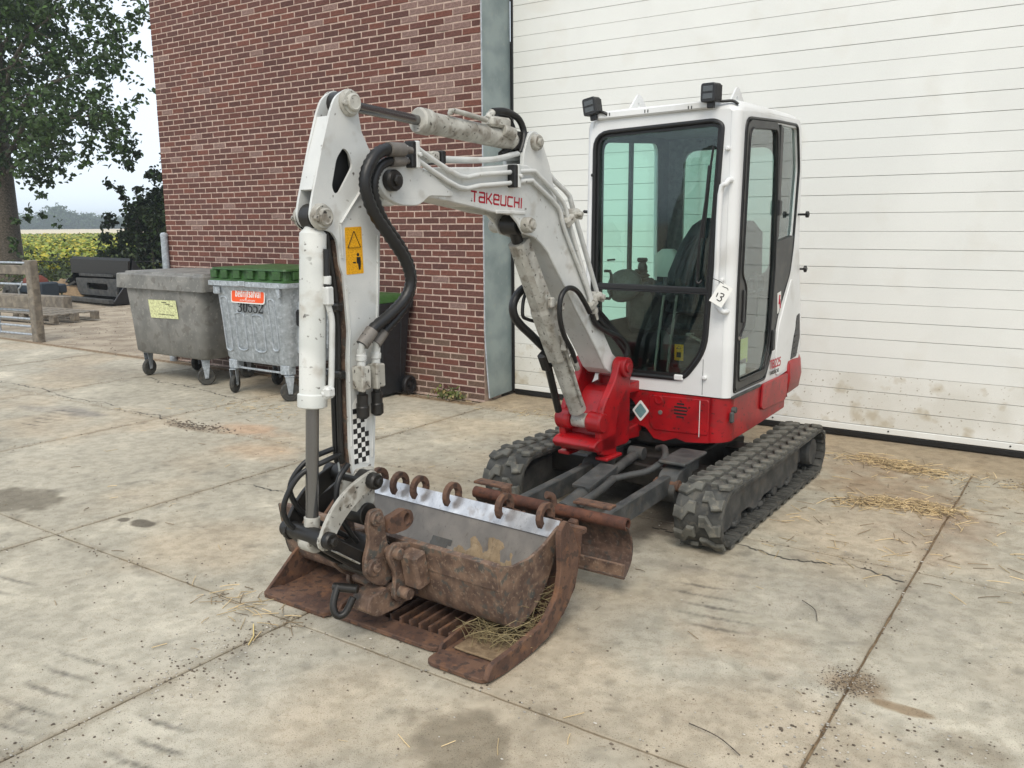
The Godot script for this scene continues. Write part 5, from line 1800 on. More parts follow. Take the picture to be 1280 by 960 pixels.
	lpn.prism(rpoly([1.31, 1.66, 0.955, 1.70, 0.965, 1.62, 1.01, 1.44, 1.23, 1.18, 1.33, 0.96, 1.35, 1.0, 1.305, 1.5], 0.02), 3.255, 3.292, 0, 0.004)
	part(lpn, "side_panel", M.door_black, cab)
	var sps := MB.new()
	sps.prism(rpoly([1.27, 1.70, 1.27, 2.38, 1.33, 2.40, 1.31, 1.66], 0.0), 3.255, 3.292, 0, 0.003)
	part(sps, "side_post", M.door_black, cab)
	var stk := MB.new()
	stk.box(V(3.2935, 1.26, 1.205), V(0.001, 0.14, 0.075), 0.0003, Basis(Vector3.RIGHT, 0.12))
	part(stk, "side_sticker", M.paper_white, cab)
	var stk2 := MB.new()
	stk2.tube([V(3.2945, 1.22, 1.185), V(3.2945, 1.28, 1.20), V(3.2945, 1.25, 1.215), V(3.2945, 1.31, 1.205)], 0.006, 5, 3)
	part(stk2, "sticker_print", M.ink_red, cab)
	# model name
	var tf := Transform3D(Basis(V(0, 0, -1), V(0, 1, 0), V(1, 0, 0)), V(3.2945, 0.815, 1.335))
	text_part("TB225", 0.062, M.ink_red, tf, 0.225, cab, "model_name", true)
	text_part("TAKEUCHI", 0.024, M.ink_black, tf * Transform3D(Basis(), V(0.0, -0.036, 0)), 0.19, cab, "model_name", true)
	# hand rail on the front pillar
	var hr := MB.new()
	hr.tube([V(3.245, 2.03, 2.035), V(3.245, 2.03, 2.085), V(3.235, 2.01, 2.10), V(3.205, 1.95, 2.105), V(3.20, 1.5, 2.105), V(3.20, 1.34, 2.10), V(3.225, 1.285, 2.10), V(3.25, 1.27, 2.085), V(3.25, 1.27, 2.035)], 0.016, 10, 3)
	part(hr, "hand_rail", M.cab_white, cab)
	# wiper
	var wp := MB.new()
	wp.bar(V(3.137, 2.23, 2.062), V(3.068, 1.66, 2.062), 0.012, 0.012, V(0, 0, 1))
	wp.bar(V(3.115, 2.12, 2.052), V(3.085, 1.70, 2.052), 0.02, 0.02, V(0, 0, 1))
	wp.bar(V(3.068, 1.66, 2.062), V(3.06, 1.45, 2.05), 0.016, 0.014, V(0, 0, 1))
	wp.tube([V(3.06, 1.47, 2.055), V(3.058, 1.44, 2.06), V(3.075, 1.432, 2.06), V(3.085, 1.45, 2.05)], 0.008, 6, 3)
	part(wp, "wiper", M.black_rubber, cab)
	# work lights on a bar
	var br := MB.new()
	br.bar(V(2.37, 2.447, 2.06), V(3.13, 2.462, 2.06), 0.035, 0.045, UP, 0.008)
	part(br, "light_bar", M.cab_white, cab)
	var bh := MB.new()
	for x in [2.44, 2.46, 2.70, 2.72, 2.98, 3.0]:
		bh.box(V(x, 2.452, 2.079), V(0.006, 0.018, 0.003), 0.001)
	part(bh, "bar_slot", M.ink_black, cab)
	for e in [[2.342, 2.512, 0.16], [3.122, 2.530, 0.06]]:
		var lt := Node3D.new()
		lt.name = "work_light"
		cab.add_child(lt, true)
		var bx := Transform3D(Basis.from_euler(V(0.02, e[2] - 0.25, 0.16 if e[0] < 2.5 else -0.02)).scaled(Vector3.ONE * 0.88), V(e[0], e[1] - 0.008, 2.085))
		var hb := MB.new(bx)
		hb.prism(rpoly([-0.055, -0.06, 0.055, -0.06, 0.055, 0.06, -0.055, 0.06], 0.02), -0.035, 0.03, 1, 0.008)
		hb.prism(rpoly([-0.055, -0.06, 0.055, -0.06, 0.055, 0.06, -0.055, 0.06], 0.02), 0.028, 0.045, 1, 0.004, [])
		for k in 5:
			hb.box(V(-0.04 + k * 0.02, 0, -0.045), V(0.006, 0.1, 0.03), 0.002)
		hb.box(V(0, -0.075, 0.0), V(0.05, 0.04, 0.03), 0.005)
		part(hb, "lamp_housing", M.black_plastic, lt)
		var ln := MB.new(bx)
		ln.box(V(0, 0.023, 0.0455), V(0.075, 0.036, 0.006), 0.004)
		ln.box(V(0, -0.023, 0.0455), V(0.075, 0.036, 0.006), 0.004)
		part(ln, "lens", M.lens_grey, lt)
	var cbl := MB.new()
	cbl.tube([V(3.14, 2.48, 2.06), V(3.18, 2.475, 2.05), V(3.23, 2.475, 2.03), V(3.26, 2.455, 2.02)], 0.009, 6, 4)
	cbl.tube([V(2.39, 2.47, 2.08), V(2.42, 2.465, 2.085), V(2.44, 2.455, 2.08)], 0.010, 6, 3)
	part(cbl, "lamp_cable", M.black_rubber, cab)
	# rubber stops and mirror stubs
	var kn := MB.new()
	kn.lathe(V(3.285, 1.84, 0.86), V(3.35, 1.84, 0.86), [[0.008, 0.0], [0.008, 0.05], [0.022, 0.055], [0.022, 0.072], [0.0, 0.08]], 12)
	kn.lathe(V(3.23, 1.46, 0.73), V(3.33, 1.46, 0.70), [[0.008, 0.0], [0.008, 0.07], [0.024, 0.075], [0.024, 0.092], [0.0, 0.10]], 12)
	kn.cyl(V(2.30, 1.86, 2.0), V(2.24, 1.865, 2.01), 0.010, 8)
	kn.cyl(V(2.335, 2.09, 2.05), V(2.335, 2.09, 2.07), 0.010, 10)
	part(kn, "rubber_stop", M.black_rubber, cab)
	var kw := MB.new()
	for p in [V(3.222, 2.21, 2.05), V(3.215, 1.455, 2.05), V(3.13, 0.86, 2.05)]:
		kw.lathe(p, p + V(0, 0, 0.03), [[0.014, 0.0], [0.014, 0.018], [0.008, 0.026], [0.0, 0.026]], 12)
	kw.box(V(2.96, 0.845, 2.058), V(0.06, 0.035, 0.02), 0.005)
	part(kw, "pillar_knob", M.cab_white, cab)
	# seams
	var sm := MB.new()
	sm.box(V(3.115, 0.86, 2.0526), V(0.003, 0.22, 0.002), 0.0005)
	part(sm, "pillar_seam", M.cab_grey, cab)
	# inside
	var fl := MB.new()
	fl.box(V(2.79, 0.755, 1.47), V(0.88, 0.02, 1.06), 0.003)
	part(fl, "cab_floor", M.door_black, cab)
	var seat := MB.new()
	seat.box(V(2.83, 1.10, 1.30), V(0.50, 0.14, 0.48), 0.05)
	seat.box(V(2.83, 0.92, 1.30), V(0.40, 0.24, 0.40), 0.03)
	seat.loft([rring(2.86, 1.10, 0.48, 0.16, 0.06, 1.14), rring(2.86, 1.07, 0.50, 0.16, 0.07, 1.45), rring(2.87, 1.03, 0.44, 0.14, 0.06, 1.72), rring(2.87, 1.02, 0.30, 0.10, 0.045, 1.80)], true, true)
	part(seat, "seat", M.seat_cloth, cab)
	# jacket hung over the seat back
	var jk := MB.new()
	jk.loft([rring(2.83, 1.47, 0.42, 0.26, 0.08, 1.20), rring(2.81, 1.46, 0.38, 0.24, 0.09, 1.45), rring(2.84, 1.44, 0.30, 0.20, 0.08, 1.65), rring(2.87, 1.43, 0.22, 0.14, 0.06, 1.77), rring(2.89, 1.42, 0.12, 0.08, 0.03, 1.82)], true, true)
	for k in 7:
		jk.tube([V(2.68 + k * 0.045, 1.22, 1.595), V(2.71 + k * 0.04, 1.48, 1.58), V(2.79 + k * 0.025, 1.70, 1.525)], 0.013, 6, 3)
	part(jk, "jacket", M.seat_cloth, cab)
	var gt := MB.new()
	for k in 5:
		gt.lathe(V(2.47, 1.34 + k * 0.028, 1.62), V(2.47, 1.37 + k * 0.028, 1.62), [[0.085 - k * 0.012, 0.0], [0.10 - k * 0.012, 0.014], [0.085 - k * 0.012, 0.028]], 16, true)
	part(gt, "lever_boot", mat("boot_brown", null, Color(0.24, 0.20, 0.175), 0.7), cab)
	var cl := MB.new()
	rng.seed = 66
	for k in 9:
		cl.box(V(2.42 + rng.randf_range(0, 0.32), 1.33 + rng.randf_range(0, 0.07), rng.randf_range(1.25, 1.75)), V(rng.randf_range(0.05, 0.14), rng.randf_range(0.03, 0.10), rng.randf_range(0.06, 0.14)), 0.015, Basis.from_euler(V(rng.randf() * 0.6, rng.randf() * 3.0, rng.randf() * 0.6)))
	part(cl, "clutter", M.seat_cloth, cab, "", "stuff")
	var pan := MB.new()
	pan.lathe(V(2.42, 1.36, 1.74), V(2.42, 1.44, 1.84), [[0.0, 0.03], [0.10, 0.03], [0.12, 0.0], [0.12, 0.05], [0.08, 0.10], [0.0, 0.12]], 18, true)
	part(pan, "helmet", M.cab_grey, cab)
	for e in [[2.50, 1.60, 0.3], [3.08, 1.62, 0.3]]:
		var cn := MB.new()
		cn.box(V(e[0], 1.20, 1.50), V(0.18, 0.30, 0.46), 0.04)
		part(cn, "console", M.door_black, cab)
		var jy := MB.new()
		jy.lathe(V(e[0], 1.34, 1.62), V(e[0], 1.52, 1.66), [[0.06, 0.0], [0.045, 0.03], [0.03, 0.05], [0.014, 0.07], [0.014, 0.12], [0.03, 0.13], [0.034, 0.16], [0.024, 0.19], [0.0, 0.2]], 14, true)
		jy.box(V(e[0], 1.545, 1.66), V(0.07, 0.03, 0.035), 0.008)
		part(jy, "joystick", M.black_plastic, cab)
	var can := MB.new()
	can.loft([rring(2.55, 1.36, 0.17, 0.12, 0.03, 1.42), rring(2.55, 1.36, 0.17, 0.12, 0.03, 1.57), rring(2.55, 1.36, 0.08, 0.06, 0.02, 1.61)], true, true)
	part(can, "jerry_can", M.can_white, cab)
	var yl := MB.new()
	yl.box(V(2.56, 1.50, 1.20), V(0.06, 0.09, 0.05), 0.01)
	part(yl, "yellow_bottle", M.yellow_sticker, cab)
	for x in [2.70, 2.79]:
		var lv := MB.new()
		lv.tube([V(x, 0.78, 1.86), V(x + 0.015, 1.05, 1.84), V(x + 0.03, 1.33, 1.80)], 0.010, 8, 3)
		part(lv, "travel_lever", M.worn_steel, cab)
		var gp := MB.new()
		gp.cyl(V(x + 0.03, 1.33, 1.80), V(x + 0.033, 1.44, 1.79), 0.018, 10)
		part(gp, "lever_grip", M.black_rubber, cab)
	var ys := MB.new()
	ys.box(V(2.845, 0.96, 1.80), V(0.062, 0.105, 0.003), 0.001)
	part(ys, "yellow_notice", M.yellow_sticker, cab)
	var ys2 := MB.new()
	ys2.box(V(2.845, 0.945, 1.803), V(0.03, 0.035, 0.002), 0.0005)
	ys2.tube([V(2.828, 0.985, 1.803), V(2.845, 1.005, 1.803), V(2.862, 0.985, 1.803), V(2.828, 0.985, 1.803)], 0.002, 4)
	part(ys2, "notice_print", M.ink_black, cab)
	for x in [2.62, 2.96]:
		var pd := MB.new()
		pd.box(V(x, 0.80, 1.84), V(0.11, 0.015, 0.18), 0.004, Basis(Vector3.RIGHT, 0.35))
		part(pd, "pedal", M.black_plastic, cab)
	var wr := MB.new()
	wr.tube([V(2.98, 1.09, 1.93), V(3.05, 1.07, 1.96), V(3.10, 1.045, 1.97)], 0.010, 6)
	wr.lathe(V(2.97, 1.095, 1.925), V(2.97, 1.11, 1.925), [[0.012, 0.0], [0.026, 0.0], [0.026, 0.012], [0.012, 0.012], [0.012, 0.0]], 12)
	part(wr, "spanner", M.worn_steel, cab)
	var lmp := MB.new()
	lmp.cyl(V(3.14, 2.14, 1.72), V(3.17, 2.14, 1.66), 0.04, 14)
	lmp.bar(V(3.15, 2.15, 1.69), V(3.15, 2.40, 1.66), 0.012, 0.012)
	part(lmp, "inner_mirror", M.black_plastic, cab)
	var rfl := MB.new()
	rfl.box(V(2.79, 2.395, 1.46), V(0.9, 0.015, 1.04), 0.004)
	part(rfl, "roof_lining", M.cab_grey, cab)
	# white tag on the hand rail
	var tg := thing("hanging_tag", "white square paper tag with a handwritten 13 tied to the cab hand rail", "tag", V(3.24, 1.375, 2.13))
	var tx := Transform3D(Basis.from_euler(V(-0.1, 0.55, -0.55)), V(3.245, 1.375, 2.135))
	var t := MB.new(tx)
	t.box(Vector3.ZERO, V(0.085, 0.13, 0.002), 0.0006)
	part(t, "card", M.paper_white, tg)
	var ti := MB.new(tx)
	ti.tube([V(-0.022, 0.0, 0.002), V(-0.018, -0.025, 0.002)], 0.003, 5)
	ti.tube([V(-0.008, 0.006, 0.002), V(0.012, 0.01, 0.002), V(0.014, -0.005, 0.002), V(0.002, -0.012, 0.002), V(0.016, -0.02, 0.002), V(0.012, -0.036, 0.002), V(-0.008, -0.036, 0.002)], 0.003, 5, 3)
	ti.tube([V(-0.02, 0.045, 0.002), V(0.012, 0.05, 0.002), V(0.02, 0.042, 0.002)], 0.0022, 5)
	part(ti, "handwriting", M.ink_black, tg)
	var ts := MB.new(tx)
	ts.tube([V(-0.02, 0.06, 0.0), V(-0.06, 0.06, 0.0), V(-0.13, 0.05, -0.02)], 0.0022, 4, 3)
	part(ts, "string", M.ink_black, tg)

func build_swing():
	var sw := Node3D.new()
	sw.name = "swing_bracket"
	EX.add_child(sw, true)
	# red swing post: two ears, post and lower bosses
	for s in [-1, 1]:
		var er := MB.new(XB)
		er.prism(rpoly([0.20, 0.99, 0.31, 0.985, 0.35, 0.88, 0.50, 0.72, 0.53, 0.60, 0.50, 0.43, 0.33, 0.40, 0.34, 0.57, 0.31, 0.70, 0.17, 0.84, 0.15, 0.93], [0.05, 0.05, 0.06, 0.06, 0.06, 0.02, 0.02, 0.05, 0.06, 0.06, 0.05], 4), s * 0.105, s * 0.150, 0, 0.007)
		part(er, "ear", M.red_paint, sw)
		var bs := MB.new(XB)
		bs.cyl(V(s * 0.09, 0.93, 0.25), V(s * 0.175, 0.93, 0.25), 0.062, 22, 0.006)
		bs.cyl(V(s * 0.17, 0.93, 0.25), V(s * 0.187, 0.93, 0.25), 0.032, 18, 0.004)
		bs.cyl(V(s * 0.055, 0.63, 0.50), V(s * 0.16, 0.63, 0.50), 0.062, 22, 0.01)
		bs.box(V(s * 0.135, 0.405, 0.40), V(0.085, 0.022, 0.18), 0.006)
		part(bs, "pin_boss", M.red_paint, sw)
	var po := MB.new(XB)
	po.prism(rpoly([0.10, 0.82, 0.30, 0.80, 0.44, 0.62, 0.46, 0.44, 0.10, 0.42], 0.05, 4), -0.107, 0.107, 0, 0.006)
	po.cyl(V(0, 0.42, 0.12), V(0, 0.86, 0.12), 0.10, 24, 0.01)
	po.prism(rpoly([0.34, 0.545, 0.56, 0.53, 0.60, 0.50, 0.56, 0.46, 0.34, 0.44], 0.02), -0.15, 0.15, 0, 0.006)
	part(po, "post", M.red_paint, sw)
	var mt := MB.new(XB)
	mt.prism(rpoly([-0.10, 0.80, 0.14, 0.79, 0.14, 0.74, -0.10, 0.72], 0.01), -0.085, 0.085, 0, 0.006)
	mt.prism(rpoly([-0.10, 0.52, 0.14, 0.50, 0.14, 0.44, -0.10, 0.42], 0.01), -0.085, 0.085, 0, 0.006)
	part(mt, "house_lug", M.red_paint, sw)
	var gp := MB.new(XB)
	gp.box(V(0.0, 0.63, 0.50), V(0.30, 0.035, 0.035), 0.008)
	gp.box(V(-0.02, 0.50, 0.545), V(0.10, 0.05, 0.06), 0.01)
	part(gp, "greasy_pin", M.grease_dark, sw)

func build_boom():
	var bm := Node3D.new()
	bm.name = "boom"
	EX.add_child(bm, true)
	var w := 0.0825
	var b := MB.new(XB)
	var prof := [1.90, 2.035, 1.839, 2.042, 1.535, 2.056, 1.365, 2.071, 1.251, 2.084, 1.150, 2.082, 1.009, 2.030, 0.820, 1.835, 0.699, 1.635, 0.570, 1.404, 0.434, 1.210, 0.281, 1.013, 0.225, 0.975, 0.205, 0.93, 0.235, 0.885, 0.30, 0.89, 0.363, 0.930, 0.452, 1.043, 0.587, 1.199, 0.694, 1.318, 0.809, 1.455, 0.896, 1.551, 0.964, 1.634, 1.031, 1.686, 1.095, 1.721, 1.193, 1.742, 1.240, 1.795, 1.293, 1.834, 1.441, 1.847, 1.539, 1.863, 1.784, 1.897, 1.93, 1.915]
	for s in [-1, 1]:
		b.prism(poly(prof), s * 0.068, s * w, 0, 0.005)
	var core: Array = prof.duplicate()
	core = core.slice(0, core.size() - 18) + [1.13, 1.80, 1.17, 1.90, 1.34, 1.945, 1.50, 1.885, 1.56, 1.872, 1.784, 1.900, 1.93, 1.918]
	b.prism(poly(core), -0.070, 0.070, 0)
	part(b, "boom_box", M.white_paint, bm)
	# fork cheeks at the arm end, thicker and overlapping
	for s in [-1, 1]:
		var f := MB.new(XB)
		f.prism(rpoly([2.175, 2.03, 2.07, 2.048, 1.99, 2.05, 1.86, 2.005, 1.80, 1.965, 1.735, 1.935, 1.745, 1.915, 1.90, 1.915, 1.945, 1.885, 1.98, 1.872, 2.083, 1.872, 2.167, 1.905, 2.205, 1.955, 2.20, 2.005], [0.03, 0.02, 0.03, 0.02, 0.02, 0.01, 0.01, 0.02, 0.02, 0.03, 0.03, 0.03, 0.02, 0.02], 3), s * 0.056, s * 0.0905, 0, 0.004)
		part(f, "fork_cheek", M.white_paint, bm)
	# pad welded under the bend, and the folded edge there
	var pd := MB.new(XB)
	pd.bar(V(w + 0.002, 1.850, 1.42), V(w + 0.002, 1.846, 1.18), 0.012, 0.018, UP, 0.004)
	part(pd, "weld_pad", M.white_paint, bm)
	for sd in [-1, 1]:
		var pins := MB.new(XB)
		bolt_pin(pins, 2.142, 1.974, 0.088 * sd, 0.045, 0.042 * sd)
		part(pins, "elbow_pin", M.grease_dark, bm)
		var p2 := MB.new(XB)
		bolt_pin(p2, 1.178, 1.785, 0.08 * sd, 0.040, 0.050 * sd)
		part(p2, "lift_pin", M.dirty_paint, bm)
	# ears on top for the arm cylinder
	for s in [-1, 1]:
		var e := MB.new(XB)
		e.prism(rpoly([1.17, 2.07, 1.165, 2.14, 1.12, 2.235, 1.07, 2.262, 1.025, 2.245, 0.995, 2.20, 0.93, 2.09, 0.86, 1.90, 1.0, 1.98], [0, 0.02, 0.04, 0.03, 0.04, 0.03, 0.02, 0.0, 0.0], 4), s * 0.042, s * 0.066, 0, 0.004)
		part(e, "cylinder_ear", M.white_paint, bm)
	var pe := MB.new(XB)
	bolt_pin(pe, 1.068, 2.200, 0.066, 0.040, 0.032)
	bolt_pin(pe, 1.068, 2.200, -0.066, 0.040, -0.03)
	part(pe, "ear_pin", M.dirty_paint, bm)
	# maker's lettering on the flank
	boom_lettering(bm)
	# steel pipes
	var A := [V(0.100, 2.107, 2.063), V(0.100, 2.118, 1.989), V(0.100, 2.095, 1.94), V(0.100, 2.008, 1.702), V(0.100, 2.021, 1.557), V(0.100, 2.038, 1.347), V(0.100, 2.054, 1.142), V(0.100, 2.04, 1.09), V(0.100, 1.931, 0.896), V(0.100, 1.870, 0.830), V(0.100, 1.784, 0.790), V(0.100, 1.354, 0.554)]
	var B := [V(0.100, 2.061, 2.065), V(0.100, 2.065, 1.991), V(0.100, 2.05, 1.95), V(0.100, 1.958, 1.709), V(0.100, 1.970, 1.558), V(0.100, 1.988, 1.334), V(0.100, 2.006, 1.153), V(0.100, 1.99, 1.11), V(0.100, 1.877, 0.903), V(0.100, 1.763, 0.842), V(0.100, 1.421, 0.605), V(0.100, 1.337, 0.570)]
	for p in [A, B]:
		var t := MB.new(XB)
		t.tube(p, 0.0115, 10, 3)
		part(t, "hydraulic_pipe", M.white_paint, bm)
	for p in [[V(0.030, 2.085, 1.80), V(0.030, 2.090, 1.589), V(0.030, 2.103, 1.364), V(0.030, 2.140, 1.17), V(0.030, 2.146, 1.042), V(0.030, 2.022, 0.844), V(0.030, 1.949, 0.703), V(0.030, 1.867, 0.650), V(0.030, 1.356, 0.369)],
			[V(-0.02, 2.085, 1.80), V(-0.02, 2.088, 1.589), V(-0.02, 2.10, 1.364), V(-0.02, 2.12, 1.17), V(-0.02, 2.11, 1.03), V(-0.02, 1.99, 0.83), V(-0.02, 1.90, 0.705), V(-0.02, 1.36, 0.38)]]:
		var t := MB.new(XB)
		t.tube(p, 0.014, 10, 3)
		part(t, "hydraulic_pipe", M.white_paint, bm)
	for e in [[2.085, 2.010, 0.105, 0.0, 0.11], [2.022, 1.288, 0.10, 0.06, 0.11]]:
		var c := MB.new(XB)
		c.box(V(0.104, e[0], e[1] + 0.02), V(0.05, e[4], 0.028), 0.005)
		part(c, "pipe_clamp", M.black_rubber, bm)
		c = MB.new(XB)
		c.box(V(0.106, e[0], e[1] - 0.004), V(0.052, e[4] + 0.004, 0.022), 0.004)
		c.cyl(V(0.13, e[0], e[1] - 0.004), V(0.146, e[0], e[1] - 0.004), 0.011, 6)
		part(c, "clamp_plate", M.white_paint, bm)
	for e in [[1.805, 0.80], [1.335, 0.555]]:
		var c := MB.new(XB)
		var ba := Basis(Vector3.RIGHT, 0.55)
		c.box(V(0.095, e[0], e[1]), V(0.06, 0.05, 0.085), 0.012, ba)
		c.box(V(0.075, e[0] + 0.04, e[1] - 0.065), V(0.10, 0.04, 0.06), 0.012, ba)
		c.cyl(V(0.12, e[0] + 0.035, e[1] - 0.06), V(0.15, e[0] + 0.035, e[1] - 0.06), 0.014, 8)
		c.cyl(V(0.10, e[0] + 0.01, e[1] - 0.10), V(0.11, e[0] + 0.05, e[1] - 0.10), 0.02, 8)
		part(c, "pipe_clamp", M.dirty_paint, bm)
	for k in 3:
		var fi := MB.new(XB)
		fi.cyl(V(0.10 - k * 0.04, 1.35, 0.55 - k * 0.05), V(0.10 - k * 0.04, 1.24, 0.51 - k * 0.06), 0.019, 8)
		fi.cyl(V(0.10 - k * 0.04, 1.31, 0.535 - k * 0.05), V(0.10 - k * 0.04, 1.28, 0.525 - k * 0.055), 0.024, 6)
		part(fi, "hose_fitting", M.dirty_paint, bm)
	for p in [[V(0.100, 1.272, 0.552), V(0.100, 1.211, 0.497), V(0.105, 1.155, 0.380), V(0.110, 1.113, 0.257), V(0.110, 1.049, 0.175), V(0.110, 0.960, 0.164), V(0.09, 0.88, 0.10)],
			[V(0.040, 1.264, 0.421), V(0.050, 1.182, 0.309), V(0.060, 1.115, 0.193), V(0.06, 1.049, 0.082), V(0.06, 0.957, 0.048), V(0.05, 0.86, 0.03)],
			[V(0.080, 1.25, 0.47), V(0.09, 1.15, 0.33), V(0.10, 1.06, 0.22), V(0.10, 0.97, 0.13), V(0.08, 0.87, 0.05)],
			[V(0.000, 1.285, 0.342), V(0.000, 1.191, 0.206), V(0.010, 1.087, 0.084), V(0.02, 0.990, -0.002), V(0.02, 0.869, -0.02)]]:
		var t := MB.new(XB)
		t.tube(p, 0.0165, 9, 5)
		part(t, "hose", M.black_rubber, bm)
	# small fitting block on the top plate
	var fb := MB.new(XB)
	fb.box(V(0.0, 2.09, 1.80), V(0.10, 0.05, 0.05), 0.008)
	fb.cyl(V(0.0, 2.10, 1.83), V(0.0, 2.10, 1.90), 0.02, 8)
	part(fb, "fitting_block", M.dirty_paint, bm)
	var fb2 := MB.new(XB)
	fb2.box(V(0.0, 2.09, 1.76), V(0.12, 0.06, 0.03), 0.006)
	part(fb2, "fitting_block", M.black_rubber, bm)

	# lift cylinder under the boom
	var lc := Node3D.new()
	lc.name = "lift_cylinder"
	EX.add_child(lc, true)
	var top_ := V(0, 1.785, 1.178)
	var bot := V(0, 0.63, 0.50)
	var dir := (bot - top_).normalized()
	var q := func(t: float) -> Vector3: return top_ + dir * t
	var L := top_.distance_to(bot)
	var br := MB.new(XB)
	br.cyl(q.call(L * 0.50), q.call(L * 0.945), 0.052, 22, 0.006)
	br.cyl(V(-0.05, 0.63, 0.50), V(0.05, 0.63, 0.50), 0.045, 18)
	part(br, "barrel", M.dirty_paint, lc)
	var gl := MB.new(XB)
	var nb := Basis(Vector3.RIGHT, dir, Vector3.RIGHT.cross(dir))
	var g0: Vector3 = q.call(0.10)
	var g1: Vector3 = q.call(L * 0.64)
	var o := nb.z.normalized()
	if o.z < 0: o = -o
	# folded rod guard: a long cover of three faces
	var rgs := []
	for e in [[g0, 0.9], [q.call(L * 0.38), 1.0], [q.call(L * 0.40), 1.12], [g1, 1.12]]:
		var r := []
		for k in [[-0.052, -0.045], [-0.052, 0.03], [-0.028, 0.055], [0.028, 0.055], [0.052, 0.03], [0.052, -0.045]]:
			r.append(e[0] + Vector3.RIGHT * k[0] * e[1] + o * k[1] * e[1])
		rgs.append(r)
	gl.loft(rgs, true, true, false)
	part(gl, "rod_guard", M.dirty_paint, lc)
	var rd := MB.new(XB)
	rd.cyl(q.call(0.03), q.call(0.2), 0.03, 16)
	rd.cyl(V(-0.05, 1.785, 1.178), V(0.05, 1.785, 1.178), 0.05, 18)
	part(rd, "rod_eye", M.grease_dark, lc)
	var pt := MB.new(XB)
	pt.tube([q.call(L * 0.52) + V(0.065, 0, 0.0), q.call(L * 0.72) + V(0.068, 0, 0.01), q.call(L * 0.90) + V(0.055, 0, 0.01)], 0.010, 8, 3)
	part(pt, "side_pipe", M.dirty_paint, lc)
	var bk := MB.new(XB)
	bk.box(q.call(L * 0.66) + V(-0.075, 0, 0.03), V(0.06, 0.12, 0.09), 0.015, Basis(Vector3.RIGHT, 0.5))
	bk.cyl(q.call(L * 0.70) + V(-0.08, 0, 0.03), q.call(L * 0.95) + V(-0.10, 0.0, 0.06), 0.022, 10)
	part(bk, "guard_bracket", M.grease_dark, lc)
	for p in [[[V(0.115, 1.290, 0.600), V(0.120, 1.365, 0.675), V(0.120, 1.423, 0.744), V(0.120, 1.445, 0.818), V(0.120, 1.425, 0.880), V(0.120, 1.372, 0.912), V(0.118, 1.277, 0.906), V(0.112, 1.184, 0.855), V(0.105, 1.093, 0.770), V(0.09, 1.02, 0.71)], 0.0145],
			[[V(-0.06, 1.47, 0.85), V(-0.100, 1.450, 0.912), V(-0.115, 1.411, 0.977), V(-0.12, 1.352, 1.014), V(-0.12, 1.290, 1.000), V(-0.115, 1.236, 0.948), V(-0.105, 1.179, 0.873), V(-0.09, 1.09, 0.76)], 0.024],
			[[V(-0.07, 1.44, 0.90), V(-0.085, 1.40, 0.955), V(-0.08, 1.30, 0.98), V(-0.08, 1.27, 0.93), V(-0.06, 1.25, 0.86)], 0.010]]:
		var t := MB.new(XB)
		t.tube(p[0], p[1], 10, 6)
		part(t, "hose", M.black_rubber, lc)
	var ft := MB.new(XB)
	ft.cyl(V(0.09, 1.06, 0.74), V(0.08, 0.97, 0.67), 0.017, 8)
	ft.box(V(0.075, 1.37, 0.93), V(0.03, 0.06, 0.04), 0.008)
	ft.box(V(0.10, 1.35, 0.88), V(0.05, 0.05, 0.03), 0.008)
	ft.box(V(0.075, 1.115, 0.80), V(0.035, 0.05, 0.04), 0.008)
	part(ft, "hose_fitting", M.dirty_paint, lc)

	# arm cylinder above the boom
	var ac := Node3D.new()
	ac.name = "arm_cylinder"
	EX.add_child(ac, true)
	var fr := V(0, 2.272, 2.315)
	var re := V(0, 2.200, 1.068)
	var dd := (re - fr).normalized()
	var La := fr.distance_to(re)
	var c2 := MB.new(XB)
	c2.lathe(fr + dd * 0.445, re, [[0.0, 0.0], [0.05, 0.0], [0.058, 0.01], [0.058, 0.07], [0.049, 0.075], [0.049, La - 0.445 - 0.12], [0.03, La - 0.445 - 0.08]], 22)
	part(c2, "barrel", M.dirty_paint, ac)
	c2 = MB.new(XB)
	c2.cyl(fr + dd * 0.03, fr + dd * 0.46, 0.0225, 16)
	part(c2, "rod", M.rod_steel, ac)
	c2 = MB.new(XB)
	c2.cyl(re - V(0.04, 0, 0), re + V(0.04, 0, 0), 0.055, 20)
	c2.bar(re, re - dd * 0.12, 0.07, 0.09)
	c2.cyl(fr - V(0.04, 0, 0), fr + V(0.04, 0, 0), 0.048, 20)
	part(c2, "eye", M.grease_dark, ac)
	c2 = MB.new(XB)
	c2.box(re - dd * 0.26 + V(0.02, 0.065, 0), V(0.075, 0.05, 0.16), 0.012)
	c2.cyl(re - dd * 0.24 + V(0.045, 0.03, 0), re - dd * 0.17 + V(0.06, 0.02, 0), 0.03, 12)
	c2.cyl(re - dd * 0.34 + V(0.03, 0.07, 0), re - dd * 0.30 + V(0.03, 0.11, 0), 0.018, 8)
	c2.tube([re - dd * 0.62 + V(0.035, 0.05, 0), re - dd * 0.60 + V(0.04, 0.068, 0), re - dd * 0.36 + V(0.04, 0.06, 0)], 0.012, 8, 3)
	part(c2, "port_block", M.dirty_paint, ac)
	c2 = MB.new(XB)
	c2.tube([re - dd * 0.30 + V(0.03, 0.11, 0), re - dd * 0.2 + V(0.03, 0.125, 0), re - dd * 0.10 + V(0.03, 0.11, 0), re - dd * 0.05 + V(0.03, 0.06, 0), re - dd * 0.06 + V(0.04, 0.0, 0), re - dd * 0.09 + V(0.04, -0.06, 0)], 0.017, 9, 5)
